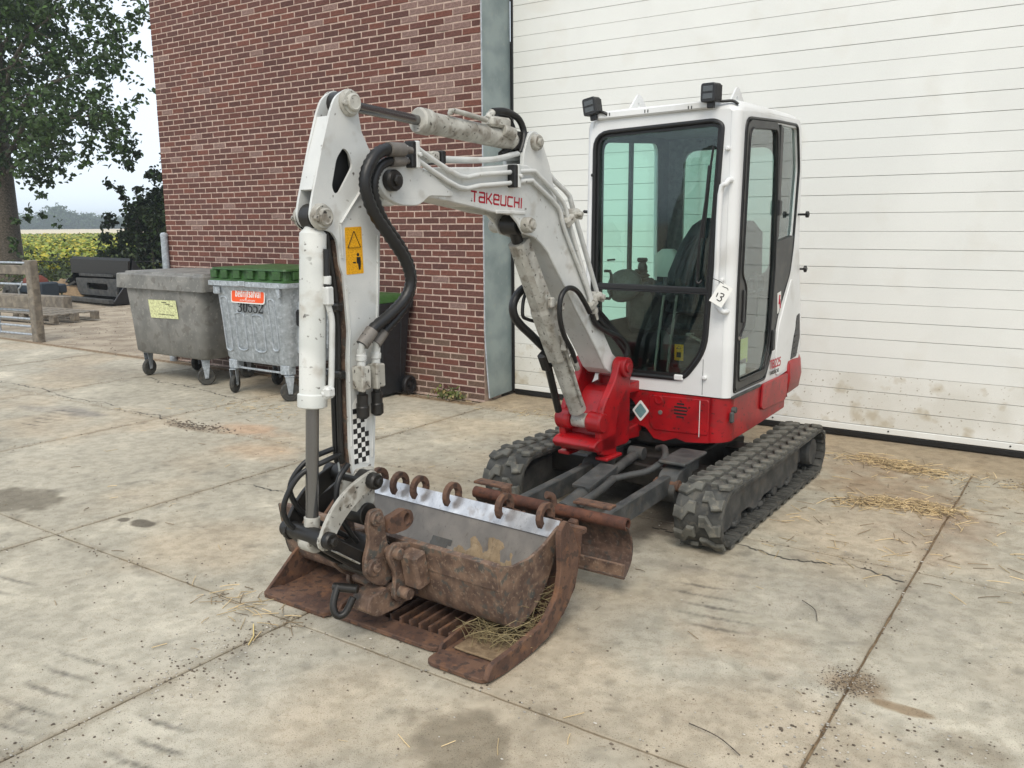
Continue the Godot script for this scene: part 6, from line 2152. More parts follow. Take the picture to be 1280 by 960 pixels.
	c2.tube([re - dd * 0.22 + V(-0.01, 0.10, 0), re - dd * 0.12 + V(-0.01, 0.10, 0), re - dd * 0.09 + V(0, 0.0, 0), re - dd * 0.2 + V(0, -0.08, 0)], 0.017, 9, 5)
	part(c2, "hose", M.black_rubber, ac)

# letters drawn as bent flat strokes, squarish with open corners
func boom_lettering(bm: Node3D):
	var glyph := {
		"T": [[0.0, 1.0, 0.62, 1.0], [0.42, 1.0, 0.42, 0.0]],
		"A": [[0.08, 1.0, 0.68, 1.0, 0.76, 0.9, 0.76, 0.0], [0.76, 0.52, 0.16, 0.52, 0.06, 0.42, 0.06, 0.1, 0.16, 0.0, 0.76, 0.0]],
		"K": [[0.06, 1.0, 0.06, 0.0], [0.06, 0.45, 0.30, 0.45, 0.68, 1.0], [0.30, 0.45, 0.74, 0.0]],
		"E": [[0.74, 0.0, 0.16, 0.0, 0.06, 0.1, 0.06, 0.9, 0.16, 1.0, 0.66, 1.0, 0.75, 0.9, 0.75, 0.5, 0.06, 0.5]],
		"U": [[0.06, 1.0, 0.06, 0.1, 0.16, 0.0, 0.66, 0.0, 0.75, 0.1, 0.75, 1.0]],
		"C": [[0.72, 1.0, 0.16, 1.0, 0.06, 0.9, 0.06, 0.1, 0.16, 0.0, 0.72, 0.0]],
		"H": [[0.06, 1.0, 0.06, 0.0], [0.06, 0.52, 0.72, 0.52], [0.72, 1.0, 0.72, 0.0]],
		"I": [[0.08, 1.0, 0.08, 0.0]],
	}
	var word := "TAKEUCHI"
	var o := Vector2(1.604, 1.900)
	var e := Vector2(1.206, 1.871)
	var dx := (e - o).normalized()
	var dy := Vector2(-dx.y, dx.x)
	if dy.y < 0: dy = -dy
	var total := 0.0
	for ch in word:
		total += 0.36 if ch == "I" else 0.98
	var k := o.distance_to(e) / (total - 0.2)
	var hgt := 0.044
	var x := 0.0
	for ch in word:
		var b := MB.new(XB)
		for st in glyph[ch]:
			for i in range(0, st.size() - 2, 2):
				var p0: Vector2 = o + dx * (x + st[i]) * k + dy * st[i + 1] * hgt
				var p1: Vector2 = o + dx * (x + st[i + 2]) * k + dy * st[i + 3] * hgt
				var d := (p1 - p0).normalized() * 0.0038
				b.bar(V(0.0833, p0.y - d.y, p0.x - d.x), V(0.0833, p1.y + d.y, p1.x + d.x), 0.0016 if absf(d.y) < absf(d.x) else 0.0085, 0.0085 if absf(d.y) < absf(d.x) else 0.0016, UP if absf(d.y) < absf(d.x) else Vector3.RIGHT, 0.0003)
		part(b, "letter", M.ink_red, bm)
		x += 0.36 if ch == "I" else 0.98

func build_arm():
	var ar := Node3D.new()
	ar.name = "arm"
	EX.add_child(ar, true)
	var dia := rpoly([2.353, 2.098, 2.326, 2.081, 2.303, 2.029, 2.385, 1.918, 2.409, 1.916, 2.422, 1.944, 2.391, 2.053], 0.02, 3)
	# two cheek plates, closed in front and behind
	var upper := rpoly([2.262, 2.225, 2.250, 2.165, 2.213, 2.101, 2.140, 2.03, 2.095, 1.99, 2.10, 1.94, 2.13, 1.91, 2.156, 1.855, 2.165, 1.762, 2.174, 1.594, 2.203, 1.212, 2.224, 1.046, 2.243, 0.783, 2.258, 0.70, 2.32, 0.68, 2.372, 0.742, 2.385, 0.866, 2.379, 1.235, 2.367, 1.357, 2.374, 1.483, 2.381, 1.592, 2.397, 1.630, 2.401, 1.689, 2.407, 1.733, 2.430, 1.765, 2.484, 1.776, 2.523, 1.791, 2.539, 1.828, 2.525, 1.889, 2.463, 2.088, 2.414, 2.228, 2.385, 2.29, 2.315, 2.33, 2.275, 2.31], [0, 0.01, 0.01, 0.03, 0.03, 0.02, 0.02, 0.02, 0, 0, 0, 0, 0, 0.03, 0.04, 0.02, 0, 0, 0, 0, 0, 0.02, 0.01, 0.01, 0.02, 0.01, 0.02, 0.02, 0.02, 0, 0, 0.03, 0.03, 0.03], 3)
	for s in [-1, 1]:
		var c := MB.new(XB)
		c.prism(upper, s * 0.045, s * 0.033, 0, 0.0, [dia])
		part(c, "cheek_plate", M.white_paint, ar)
	var fp := MB.new(XB)
	fp.prism(poly([2.414, 2.215, 2.463, 2.082, 2.515, 1.93, 2.50, 1.925, 2.45, 2.078, 2.402, 2.207]), -0.034, 0.034, 0)
	part(fp, "front_plate", M.white_paint, ar)
	var lf := MB.new(XB)
	lf.prism(poly([2.407, 1.733, 2.397, 1.62, 2.374, 1.483, 2.367, 1.357, 2.379, 1.235, 2.385, 0.866, 2.372, 0.75, 2.355, 0.75, 2.368, 0.866, 2.362, 1.235, 2.350, 1.357, 2.357, 1.483, 2.38, 1.62, 2.385, 1.72]), -0.034, 0.034, 0)
	part(lf, "lower_plate", M.old_steel, ar)
	var bp := MB.new(XB)
	bp.prism(poly([2.262, 2.22, 2.25, 2.16, 2.213, 2.10, 2.15, 2.04, 2.165, 2.03, 2.23, 2.095, 2.268, 2.155, 2.28, 2.21]), -0.034, 0.034, 0)
	bp.prism(poly([2.16, 1.84, 2.169, 1.762, 2.178, 1.594, 2.207, 1.212, 2.228, 1.046, 2.25, 0.75, 2.265, 0.75, 2.243, 1.046, 2.222, 1.212, 2.193, 1.594, 2.184, 1.762, 2.176, 1.85]), -0.034, 0.034, 0)
	bp.cyl(V(-0.034, 1.974, 2.142), V(0.034, 1.974, 2.142), 0.05, 18)
	part(bp, "rear_plate", M.dirty_paint, ar)
	var ins := MB.new(XB)
	ins.prism(poly([2.40, 2.10, 2.30, 2.10, 2.28, 1.9, 2.43, 1.9]), -0.006, 0.006, 0)
	part(ins, "inner_web", M.ink_black, ar)
	# step edge welded across the cheek, and the rim strips of the lower arm
	var ws := MB.new(XB)
	ws.bar(V(0.0465, 1.950, 2.255), V(0.0465, 1.800, 2.388), 0.004, 0.022, Vector3.RIGHT, 0.0015)
	ws.bar(V(0.0465, 1.797, 2.390), V(0.0465, 1.66, 2.386), 0.004, 0.02, Vector3.RIGHT, 0.0015)
	part(ws, "weld_step", M.white_paint, ar)
	for p in [[V(0.046, 1.75, 2.18), V(0.046, 1.45, 2.198), V(0.046, 1.04, 2.238), V(0.046, 0.8, 2.26)], [V(0.046, 1.55, 2.368), V(0.046, 1.36, 2.358), V(0.046, 1.235, 2.37), V(0.046, 0.87, 2.376)]]:
		var t := MB.new(XB)
		for i in p.size() - 1:
			t.bar(p[i], p[i + 1], 0.003, 0.010, Vector3.RIGHT, 0.001)
		part(t, "edge_strip", M.white_paint, ar)
	var bs := MB.new(XB)
	for e in [[2.315, 2.272], [2.486, 1.825]]:
		for s in [-1, 1]:
			bs.lathe(V(s * 0.043, e[1], e[0]), V(s * 0.10, e[1], e[0]), [[0.053, 0.0], [0.053, 0.010], [0.045, 0.016], [0.045, 0.026], [0.0, 0.026]], 22)
			bs.lathe(V(s * 0.065, e[1], e[0]), V(s * 0.12, e[1], e[0]), [[0.034, 0.0], [0.034, 0.016], [0.028, 0.020], [0.024, 0.018], [0.0, 0.018]], 18)
			bs.cyl(V(s * 0.06, e[1] - 0.005, e[0] + 0.04), V(s * 0.078, e[1] - 0.005, e[0] + 0.04), 0.012, 6)
	part(bs, "pin_boss", M.dirty_paint, ar)
	# yellow warning sticker
	var sk := MB.new(XB)
	sk.prism(rpoly([2.363, 1.783, 2.272, 1.786, 2.268, 1.594, 2.363, 1.592], 0.004, 2), 0.0452, 0.0462, 0)
	part(sk, "warning_sticker", M.yellow_sticker, ar)
	var pr := MB.new(XB)
	pr.bar(V(0.0466, 1.768, 2.316), V(0.0466, 1.700, 2.352), 0.0008, 0.006, Vector3.RIGHT, 0.0002)
	pr.bar(V(0.0466, 1.700, 2.352), V(0.0466, 1.702, 2.282), 0.0008, 0.006, Vector3.RIGHT, 0.0002)
	pr.bar(V(0.0466, 1.702, 2.282), V(0.0466, 1.768, 2.316), 0.0008, 0.006, Vector3.RIGHT, 0.0002)
	pr.lathe(V(0.0460, 1.672, 2.297), V(0.0470, 1.672, 2.297), [[0.007, 0.0], [0.007, 0.001], [0.0, 0.001]], 10)
	pr.prism(poly([2.305, 1.662, 2.284, 1.662, 2.282, 1.635, 2.286, 1.61, 2.295, 1.61, 2.298, 1.635, 2.305, 1.637]), 0.0461, 0.0469, 0)
	pr.box(V(0.0465, 1.640, 2.318), V(0.0008, 0.006, 0.016), 0.0002)
	part(pr, "sticker_print", M.ink_black, ar)
	# chequered tape
	var ck0 := MB.new(XB)
	ck0.prism(rpoly([2.362, 1.045, 2.335, 1.075, 2.278, 1.082, 2.276, 0.98, 2.29, 0.93, 2.274, 0.775, 2.362, 0.80], 0.01, 2), 0.0452, 0.0460, 0)
	part(ck0, "chequered_tape", M.paper_white, ar)
	var ck := MB.new(XB)
	for i in 4:
		for j in 13:
			if (i + j) % 2 == 0:
				var u := 2.350 - i * 0.0218
				var v := 0.80 + j * 0.0218
				if j > 10 and i == 0 or j > 11 and i < 2 or (j in [7, 8] and i == 3):
					continue
				ck.box(V(0.0463, v, u), V(0.0008, 0.0222, 0.0222), 0.0001)
	part(ck, "tape_check", M.ink_black, ar)
	# ports with valve blocks on the flank
	for e in [[2.338, 0.068], [2.255, 0.068]]:
		var u: float = e[0]
		var vb := MB.new(XB)
		vb.box(V(0.085, 1.165, u), V(0.062, 0.10, 0.055), 0.006)
		vb.box(V(0.103, 1.165, u + 0.02), V(0.035, 0.11, 0.02), 0.004)
		part(vb, "valve_block", M.dirty_paint, ar)
		var ft := MB.new(XB)
		ft.cyl(V(0.085, 1.21, u), V(0.085, 1.285, u - 0.004), 0.019, 10)
		ft.cyl(V(0.085, 1.235, u), V(0.085, 1.262, u - 0.002), 0.024, 6)
		ft.cyl(V(0.085, 1.255, u), V(0.10, 1.315, u + 0.005), 0.014, 8)
		part(ft, "hose_fitting", M.white_paint, ar)
		var cp := MB.new(XB)
		cp.lathe(V(0.085, 1.12, u), V(0.085, 0.99, u), [[0.017, 0.0], [0.017, 0.025], [0.024, 0.028], [0.024, 0.075], [0.027, 0.08], [0.027, 0.12], [0.016, 0.13], [0.0, 0.13]], 14)
		part(cp, "dust_cap", M.grease_dark, ar)
	# two ribbed hoses looping from the boom to the ports
	for e in [[[V(0.120, 2.100, 2.09), V(0.130, 2.096, 2.188), V(0.135, 2.068, 2.265), V(0.135, 2.000, 2.318), V(0.135, 1.928, 2.324), V(0.135, 1.834, 2.280), V(0.135, 1.740, 2.194), V(0.135, 1.644, 2.112), V(0.135, 1.558, 2.080), V(0.13, 1.485, 2.110), V(0.12, 1.420, 2.194), V(0.108, 1.362, 2.290), V(0.10, 1.305, 2.342)], 0.023],
			[[V(0.105, 2.057, 2.075), V(0.112, 2.052, 2.156), V(0.115, 2.027, 2.221), V(0.115, 1.972, 2.256), V(0.112, 1.908, 2.254), V(0.11, 1.812, 2.204), V(0.11, 1.712, 2.114), V(0.11, 1.625, 2.058), V(0.11, 1.549, 2.046), V(0.11, 1.461, 2.080), V(0.105, 1.398, 2.146), V(0.10, 1.347, 2.215), V(0.095, 1.300, 2.26)], 0.018]]:
		var t := MB.new(XB)
		t.tube(e[0], e[1], 10, 7, 0.004)
		part(t, "ribbed_hose", M.black_rubber, ar)
		var mf := MB.new(XB)
		var P: Array = e[0]
		mf.tube([P[0], P[1]], e[1] + 0.007, 10)
		mf.tube([P[0] + V(0, 0.0, -0.05), P[0]], e[1] * 0.7, 8)
		part(mf, "hose_sleeve", M.worn_steel, ar)
		var mf2 := MB.new(XB)
		mf2.tube([P[11], P[12]], e[1] + 0.006, 10)
		part(mf2, "hose_sleeve", M.worn_steel, ar)
	# hoses running down the front inside the arm
	for x in [-0.02, 0.012]:
		var t := MB.new(XB)
		t.tube([V(x, 1.80, 2.43), V(x, 1.70, 2.425), V(x, 1.53, 2.40), V(x, 1.35, 2.393), V(x, 1.20, 2.40), V(x, 0.86, 2.405), V(x, 0.80, 2.40)], 0.013, 8, 3)
		part(t, "hose", M.black_rubber if x < 0 else M.grease_dark, ar)
	var cl := MB.new(XB)
	for v in [1.46, 1.18]:
		cl.box(V(0.0, v, 2.40), V(0.085, 0.035, 0.04), 0.008)
	part(cl, "hose_clamp", M.grease_dark, ar)

	# bucket cylinder in front
	var bc := Node3D.new()
	bc.name = "bucket_cylinder"
	EX.add_child(bc, true)
	var t0 := V(0, 1.825, 2.486)
	var t1 := V(0, 0.505, 2.572)
	var dn := (t1 - t0).normalized()
	var c3 := MB.new(XB)
	c3.lathe(t0 + dn * 0.045, t1, [[0.03, -0.02], [0.035, 0.0], [0.053, 0.02], [0.053, 0.66], [0.060, 0.665], [0.060, 0.715], [0.05, 0.72], [0.0, 0.72]], 26)
	part(c3, "barrel", M.chip_paint, bc)
	c3 = MB.new(XB)
	c3.cyl(t0 + dn * 0.75, t1 + dn * -0.03, 0.027, 18)
	part(c3, "rod", M.rod_steel, bc)
	c3 = MB.new(XB)
	c3.cyl(t0 - V(0.03, 0, 0), t0 + V(0.03, 0, 0), 0.052, 18)
	part(c3, "upper_eye", M.grease_dark, bc)
	c3 = MB.new(XB)
	c3.cyl(t1 - V(0.035, 0, 0), t1 + V(0.035, 0, 0), 0.05, 18)
	c3.cyl(t1 - dn * 0.10, t1, 0.034, 14)
	part(c3, "lower_eye", M.dirty_paint, bc)
	c3 = MB.new(XB)
	c3.tube([V(0.062, 1.70, 2.478), V(0.062, 1.60, 2.482), V(0.062, 1.55, 2.484)], 0.013, 8)
	part(c3, "hose", M.black_rubber, bc)
	c3 = MB.new(XB)
	c3.cyl(V(0.062, 1.595, 2.480), V(0.062, 1.56, 2.482), 0.016, 8)
	c3.box(V(0.062, 1.515, 2.482), V(0.04, 0.075, 0.036), 0.006)
	c3.tube([V(0.062, 1.48, 2.482), V(0.062, 1.455, 2.475), V(0.064, 1.42, 2.468), V(0.064, 1.36, 2.47), V(0.064, 1.15, 2.487), V(0.064, 1.125, 2.50), V(0.05, 1.12, 2.53)], 0.0125, 9, 4)
	c3.box(V(0.058, 1.127, 2.50), V(0.05, 0.05, 0.05), 0.012)
	c3.cyl(V(0.055, 1.115, 2.50), V(0.03, 1.11, 2.53), 0.022, 10)
	part(c3, "feed_pipe", M.white_paint, bc)

func build_linkage():
	var lk := Node3D.new()
	lk.name = "bucket_linkage"
	EX.add_child(lk, true)
	# curved side links
	for s in [-1, 1]:
		var b := MB.new(XB)
		var ou := []
		var a := Vector2(2.335, 0.725)
		var c := Vector2(2.590, 0.535)
		var m := (a + c) * 0.5 + Vector2(0.055, 0.045)
		var up := []
		var dn := []
		for k in 13:
			var t := k / 12.0
			var q := a.lerp(m, t).lerp(m.lerp(c, t), t)
			var d := (m.lerp(c, t) - a.lerp(m, t)).normalized()
			var nn := Vector2(-d.y, d.x)
			var hw := 0.038 + 0.006 * sin(t * PI)
			up.append(q + nn * hw)
			dn.append(q - nn * hw)
		var pg := PackedVector2Array()
		for k in 7:
			var an := PI * k / 6.0
			var d := (m - a).normalized()
			pg.append(a + (Vector2(-d.y, d.x) * cos(an + PI) - d * sin(an)) * 0.043 if false else a - d * sin(an) * 0.044 + Vector2(-d.y, d.x) * -cos(an) * 0.040)
		for q in up: pg.append(q)
		for k in 7:
			var an := PI * k / 6.0
			var d := (c - m).normalized()
			pg.append(c + d * sin(an) * 0.046 + Vector2(-d.y, d.x) * cos(an) * 0.042)
		dn.reverse()
		for q in dn: pg.append(q)
		b.prism(pg, s * 0.10, s * 0.118, 0, 0.003)
		part(b, "side_link", M.dirty_paint if s > 0 else M.grease_dark, lk)
		var p := MB.new(XB)
		bolt_pin(p, a.x, a.y, s * 0.116, 0.036, s * 0.042)
		bolt_pin(p, c.x, c.y, s * 0.116, 0.036, s * 0.034)
		part(p, "link_pin", M.grease_dark, lk)
	var x := MB.new(XB)
	x.cyl(V(-0.10, 0.725, 2.335), V(0.10, 0.725, 2.335), 0.04, 18)
	x.cyl(V(-0.10, 0.535, 2.590), V(0.10, 0.535, 2.590), 0.036, 18)
	x.cyl(V(-0.075, 0.56, 2.318), V(0.075, 0.56, 2.318), 0.05, 18)
	part(x, "cross_pin", M.grease_dark, lk)
	# arm nose down to the coupler
	var ns := MB.new(XB)
	ns.prism(rpoly([2.25, 0.76, 2.37, 0.77, 2.375, 0.66, 2.36, 0.55, 2.32, 0.50, 2.27, 0.52, 2.255, 0.62], 0.03), -0.06, 0.06, 0, 0.01)
	part(ns, "arm_nose", M.dirty_paint, lk)
	# lower link to the coupler
	var ll := MB.new(XB)
	for s in [-1, 1]:
		ll.prism(rpoly([2.60, 0.575, 2.63, 0.53, 2.60, 0.49, 2.40, 0.33, 2.34, 0.30, 2.31, 0.34, 2.34, 0.39], 0.03), s * 0.05, s * 0.085, 0, 0.005)
	ll.bar(V(0, 0.50, 2.56), V(0, 0.37, 2.40), 0.12, 0.03)
	part(ll, "lower_link", M.grease_dark, lk)
	var lw := MB.new(XB)
	lw.bar(V(0.087, 0.47, 2.545), V(0.087, 0.375, 2.415), 0.006, 0.06, Vector3.RIGHT, 0.002)
	part(lw, "painted_patch", M.dirty_paint, lk)
	var hs := MB.new(XB)
	hs.tube([V(0.02, 0.84, 2.42), V(0.02, 0.83, 2.50), V(-0.03, 0.78, 2.60), V(-0.06, 0.66, 2.66), V(-0.06, 0.56, 2.62), V(-0.03, 0.50, 2.50), V(0.0, 0.44, 2.40)], 0.012, 8, 6)
	hs.tube([V(-0.02, 0.86, 2.42), V(-0.06, 0.82, 2.54), V(-0.09, 0.72, 2.60), V(-0.08, 0.60, 2.55), V(-0.05, 0.52, 2.45), V(-0.02, 0.45, 2.36)], 0.012, 8, 6)
	hs.tube([V(0.05, 0.80, 2.40), V(0.06, 0.74, 2.47), V(0.06, 0.62, 2.48), V(0.05, 0.52, 2.42), V(0.04, 0.44, 2.36)], 0.012, 8, 6)
	part(hs, "hose", M.black_rubber, lk)
	# quick coupler
	var qc := Node3D.new()
	qc.name = "quick_coupler"
	EX.add_child(qc, true)
	for s in [-1, 1]:
		var pl := MB.new(XB)
		pl.prism(rpoly([2.275, 0.585, 2.345, 0.59, 2.365, 0.53, 2.355, 0.45, 2.385, 0.38, 2.385, 0.31, 2.33, 0.25, 2.27, 0.22, 2.215, 0.25, 2.225, 0.35, 2.25, 0.44, 2.255, 0.53], 0.025), s * 0.088, s * 0.112, 0, 0.005)
		part(pl, "coupler_cheek", M.old_steel, qc)
		var pn := MB.new(XB)
		bolt_pin(pn, 2.314, 0.548, s * 0.11, 0.034, s * 0.022)
		bolt_pin(pn, 2.34, 0.335, s * 0.11, 0.04, s * 0.020)
		part(pn, "coupler_pin", M.old_steel, qc)
	var bd := MB.new(XB)
	bd.prism(rpoly([2.26, 0.44, 2.36, 0.40, 2.37, 0.30, 2.28, 0.24, 2.20, 0.26, 2.20, 0.40], 0.02), -0.09, 0.09, 0, 0.006)
	part(bd, "coupler_body", M.grease_dark, qc)
	var hk := MB.new(XB)
	hk.prism(rpoly([2.38, 0.21, 2.40, 0.15, 2.34, 0.105, 2.20, 0.10, 2.13, 0.125, 2.10, 0.22, 2.19, 0.235, 2.205, 0.185, 2.245, 0.175, 2.262, 0.21, 2.28, 0.225], 0.02), 0.02, 0.13, 0, 0.006)
	part(hk, "lower_hook", M.old_steel, qc)
	var sh := MB.new(XB)
	sh.tube([V(0.02, 0.27, 2.46), V(0.03, 0.20, 2.50), V(0.05, 0.155, 2.50), V(0.07, 0.16, 2.47), V(0.08, 0.22, 2.43)], 0.016, 9, 5)
	sh.cyl(V(0.0, 0.26, 2.47), V(0.10, 0.26, 2.42), 0.02, 10)
	part(sh, "lifting_shackle", M.grease_dark, qc)
	var lf := MB.new(XB)
	var hole := PackedVector2Array()
	for k in 14:
		hole.append(Vector2(2.135 + cos(TAU * k / 14) * 0.020, 0.50 + sin(TAU * k / 14) * 0.026))
	lf.prism(rpoly([2.25, 0.53, 2.20, 0.535, 2.15, 0.548, 2.10, 0.53, 2.09, 0.475, 2.13, 0.45, 2.22, 0.45, 2.26, 0.47], 0.03), 0.085, 0.125, 0, 0.0, [hole])
	part(lf, "lifting_eye", M.rust, qc)

func build_bucket():
	var bk := Node3D.new()
	bk.name = "bucket"
	EX.add_child(bk, true)
	var wl := -0.745
	var wr := 0.648
	# section from the worn lip down through the trough to the back
	var sec := [Vector2(1.700, 0.462), Vector2(1.745, 0.355), Vector2(1.80, 0.255), Vector2(1.875, 0.165), Vector2(1.96, 0.115), Vector2(2.035, 0.106), Vector2(2.095, 0.14), Vector2(2.122, 0.245), Vector2(2.146, 0.402)]
	var pts := []
	for q in sec:
		pts.append(V(0, q.y, q.x))
	var sm := MB.catmull(pts, 4)
	var inn := PackedVector2Array()
	for p in sm:
		inn.append(Vector2(p.z, p.y))
	var n := inn.size()
	var off := PackedVector2Array()
	for i in n:
		var d := (inn[mini(i + 1, n - 1)] - inn[maxi(i - 1, 0)]).normalized()
		off.append(inn[i] + Vector2(d.y, -d.x) * 0.012)
	# inner skin bright, outer skin rusty, lip plate of its own
	var cut := 22
	var fi := MB.new(XB)
	var fo := MB.new(XB)
	for i in n - 1:
		var a := inn[i]
		var b := inn[i + 1]
		var nn := V(0, (b - a).x, -(b - a).y)
		if nn.y < 0 and i < 18: nn = -nn
		fi.quad(V(wl, a.y, a.x), V(wr, a.y, a.x), V(wr, b.y, b.x), V(wl, b.y, b.x), V(0, 0.5, 0.5) if i < 20 else V(0, 0.4, -1), 1)
		var c := off[i]
		var e := off[i + 1]
		fo.quad(V(wl, c.y, c.x), V(wr, c.y, c.x), V(wr, e.y, e.x), V(wl, e.y, e.x), V(0, -0.6, 0.6) if i > 16 else V(0, -0.5, -0.6), 2)
	fo.quad(V(wl, inn[n - 1].y, inn[n - 1].x), V(wr, inn[n - 1].y, inn[n - 1].x), V(wr, off[n - 1].y, off[n - 1].x), V(wl, off[n - 1].y, off[n - 1].x), UP)
	part(fi, "inner_skin", M.worn_steel, bk)
	part(fo, "outer_skin", M.old_steel, bk)
	var lip := MB.new(XB)
	lip.prism(poly([1.690, 0.470, 1.698, 0.474, 1.735, 0.40, 1.725, 0.395]), wl - 0.005, wr + 0.005, 0, 0.002)
	part(lip, "cutting_lip", M.bright_steel, bk)
	# near edge band of the shell
	var bnd := MB.new(XB)
	bnd.prism(rpoly([2.132, 0.412, 2.160, 0.405, 2.146, 0.29, 2.118, 0.295], 0.004, 2), wl - 0.004, wr + 0.004, 0, 0.002)
	part(bnd, "back_band", M.old_steel, bk)
	# side plates
	for e in [wl - 0.006, wr + 0.006]:
		var sp := MB.new(XB)
		var out := PackedVector2Array()
		for i in range(0, n, 2):
			out.append(off[i])
		out.append(Vector2(2.154, 0.406))
		for q in [Vector2(2.06, 0.378), Vector2(1.94, 0.374), Vector2(1.83, 0.402)]:
			out.append(q)
		out.append(Vector2(1.72, 0.452))
		sp.prism(out, e - 0.008, e + 0.008, 0, 0.002)
		part(sp, "side_plate", M.old_steel if e > 0 else M.grease_dark, bk)
	# ears to the coupler
	for s in [-0.14, 0.15]:
		var er := MB.new(XB)
		er.prism(rpoly([2.10, 0.39, 2.26, 0.43, 2.30, 0.38, 2.25, 0.28, 2.27, 0.17, 2.20, 0.13, 2.09, 0.15], 0.03), s - 0.012, s + 0.012, 0, 0.004)
		part(er, "bucket_ear", M.old_steel, bk)
	var cr := MB.new(XB)
	cr.cyl(V(-0.16, 0.38, 2.245), V(0.19, 0.38, 2.245), 0.026, 14)
	cr.cyl(V(-0.16, 0.195, 2.225), V(0.22, 0.195, 2.225), 0.026, 14)
	cr.box(V(0.21, 0.30, 2.18), V(0.10, 0.17, 0.08), 0.012, Basis(Vector3.RIGHT, 0.2))
	part(cr, "bucket_pin", M.old_steel, bk)
	# earth left in the trough, wear hole
	rng.seed = 31
	var so := MB.new(XB)
	var fn := FastNoiseLite.new()
	fn.seed = 3
	fn.frequency = 5.0
	var grid := func(i: int, j: int) -> Vector3:
		var wv := lerpf(0.10, 0.46, i / 26.0)
		var t := j / 12.0
		var k := lerpf(5.0, 15.0, t)
		var a := inn[int(k)].lerp(inn[mini(int(k) + 1, n - 1)], fposmod(k, 1.0))
		var u := (i / 26.0) * 2.0 - 1.0
		var h := 0.055 * clampf(0.9 - sqrt(u * u + pow(t * 2.0 - 1.0, 2.0)) + fn.get_noise_2d(wv * 1.5, t * 0.5) * 1.1, -0.3, 1.0) + fn.get_noise_2d(wv * 4.0, t * 1.2) * 0.005 - 0.005
		return V(wv, a.y + h * 0.95, a.x - h * (t - 0.3) * 0.6)
	for i in 26:
		for j in 12:
			so.quad(grid.call(i, j), grid.call(i + 1, j), grid.call(i + 1, j + 1), grid.call(i, j + 1), UP, -1 if (i + j) % 3 == 0 else 1)
	part(so, "dried_earth", mat("dried_earth", M.dirt.albedo_texture, Color(0.86, 0.82, 0.76), 0.95, 0.4), bk)
	var pt := MB.new(XB)
	for e in [[0.02, 7, 12, 0.11], [0.30, 9, 12, 0.05]]:
		var i0: int = e[1]
		var i1: int = e[2]
		for i in range(i0, i1):
			var w0: float = e[0] - e[3] * 0.5 + rng.randf_range(-0.012, 0.012)
			var w1: float = e[0] + e[3] * 0.5 + rng.randf_range(-0.012, 0.012)
			pt.quad(V(w0, inn[i].y + 0.0025, inn[i].x + 0.0015), V(w1, inn[i].y + 0.0025, inn[i].x + 0.0015), V(w1, inn[i + 1].y + 0.0025, inn[i + 1].x + 0.0015), V(w0, inn[i + 1].y + 0.0025, inn[i + 1].x + 0.0015), UP)
	part(pt, "paint_patch", M.frame_grey, bk)

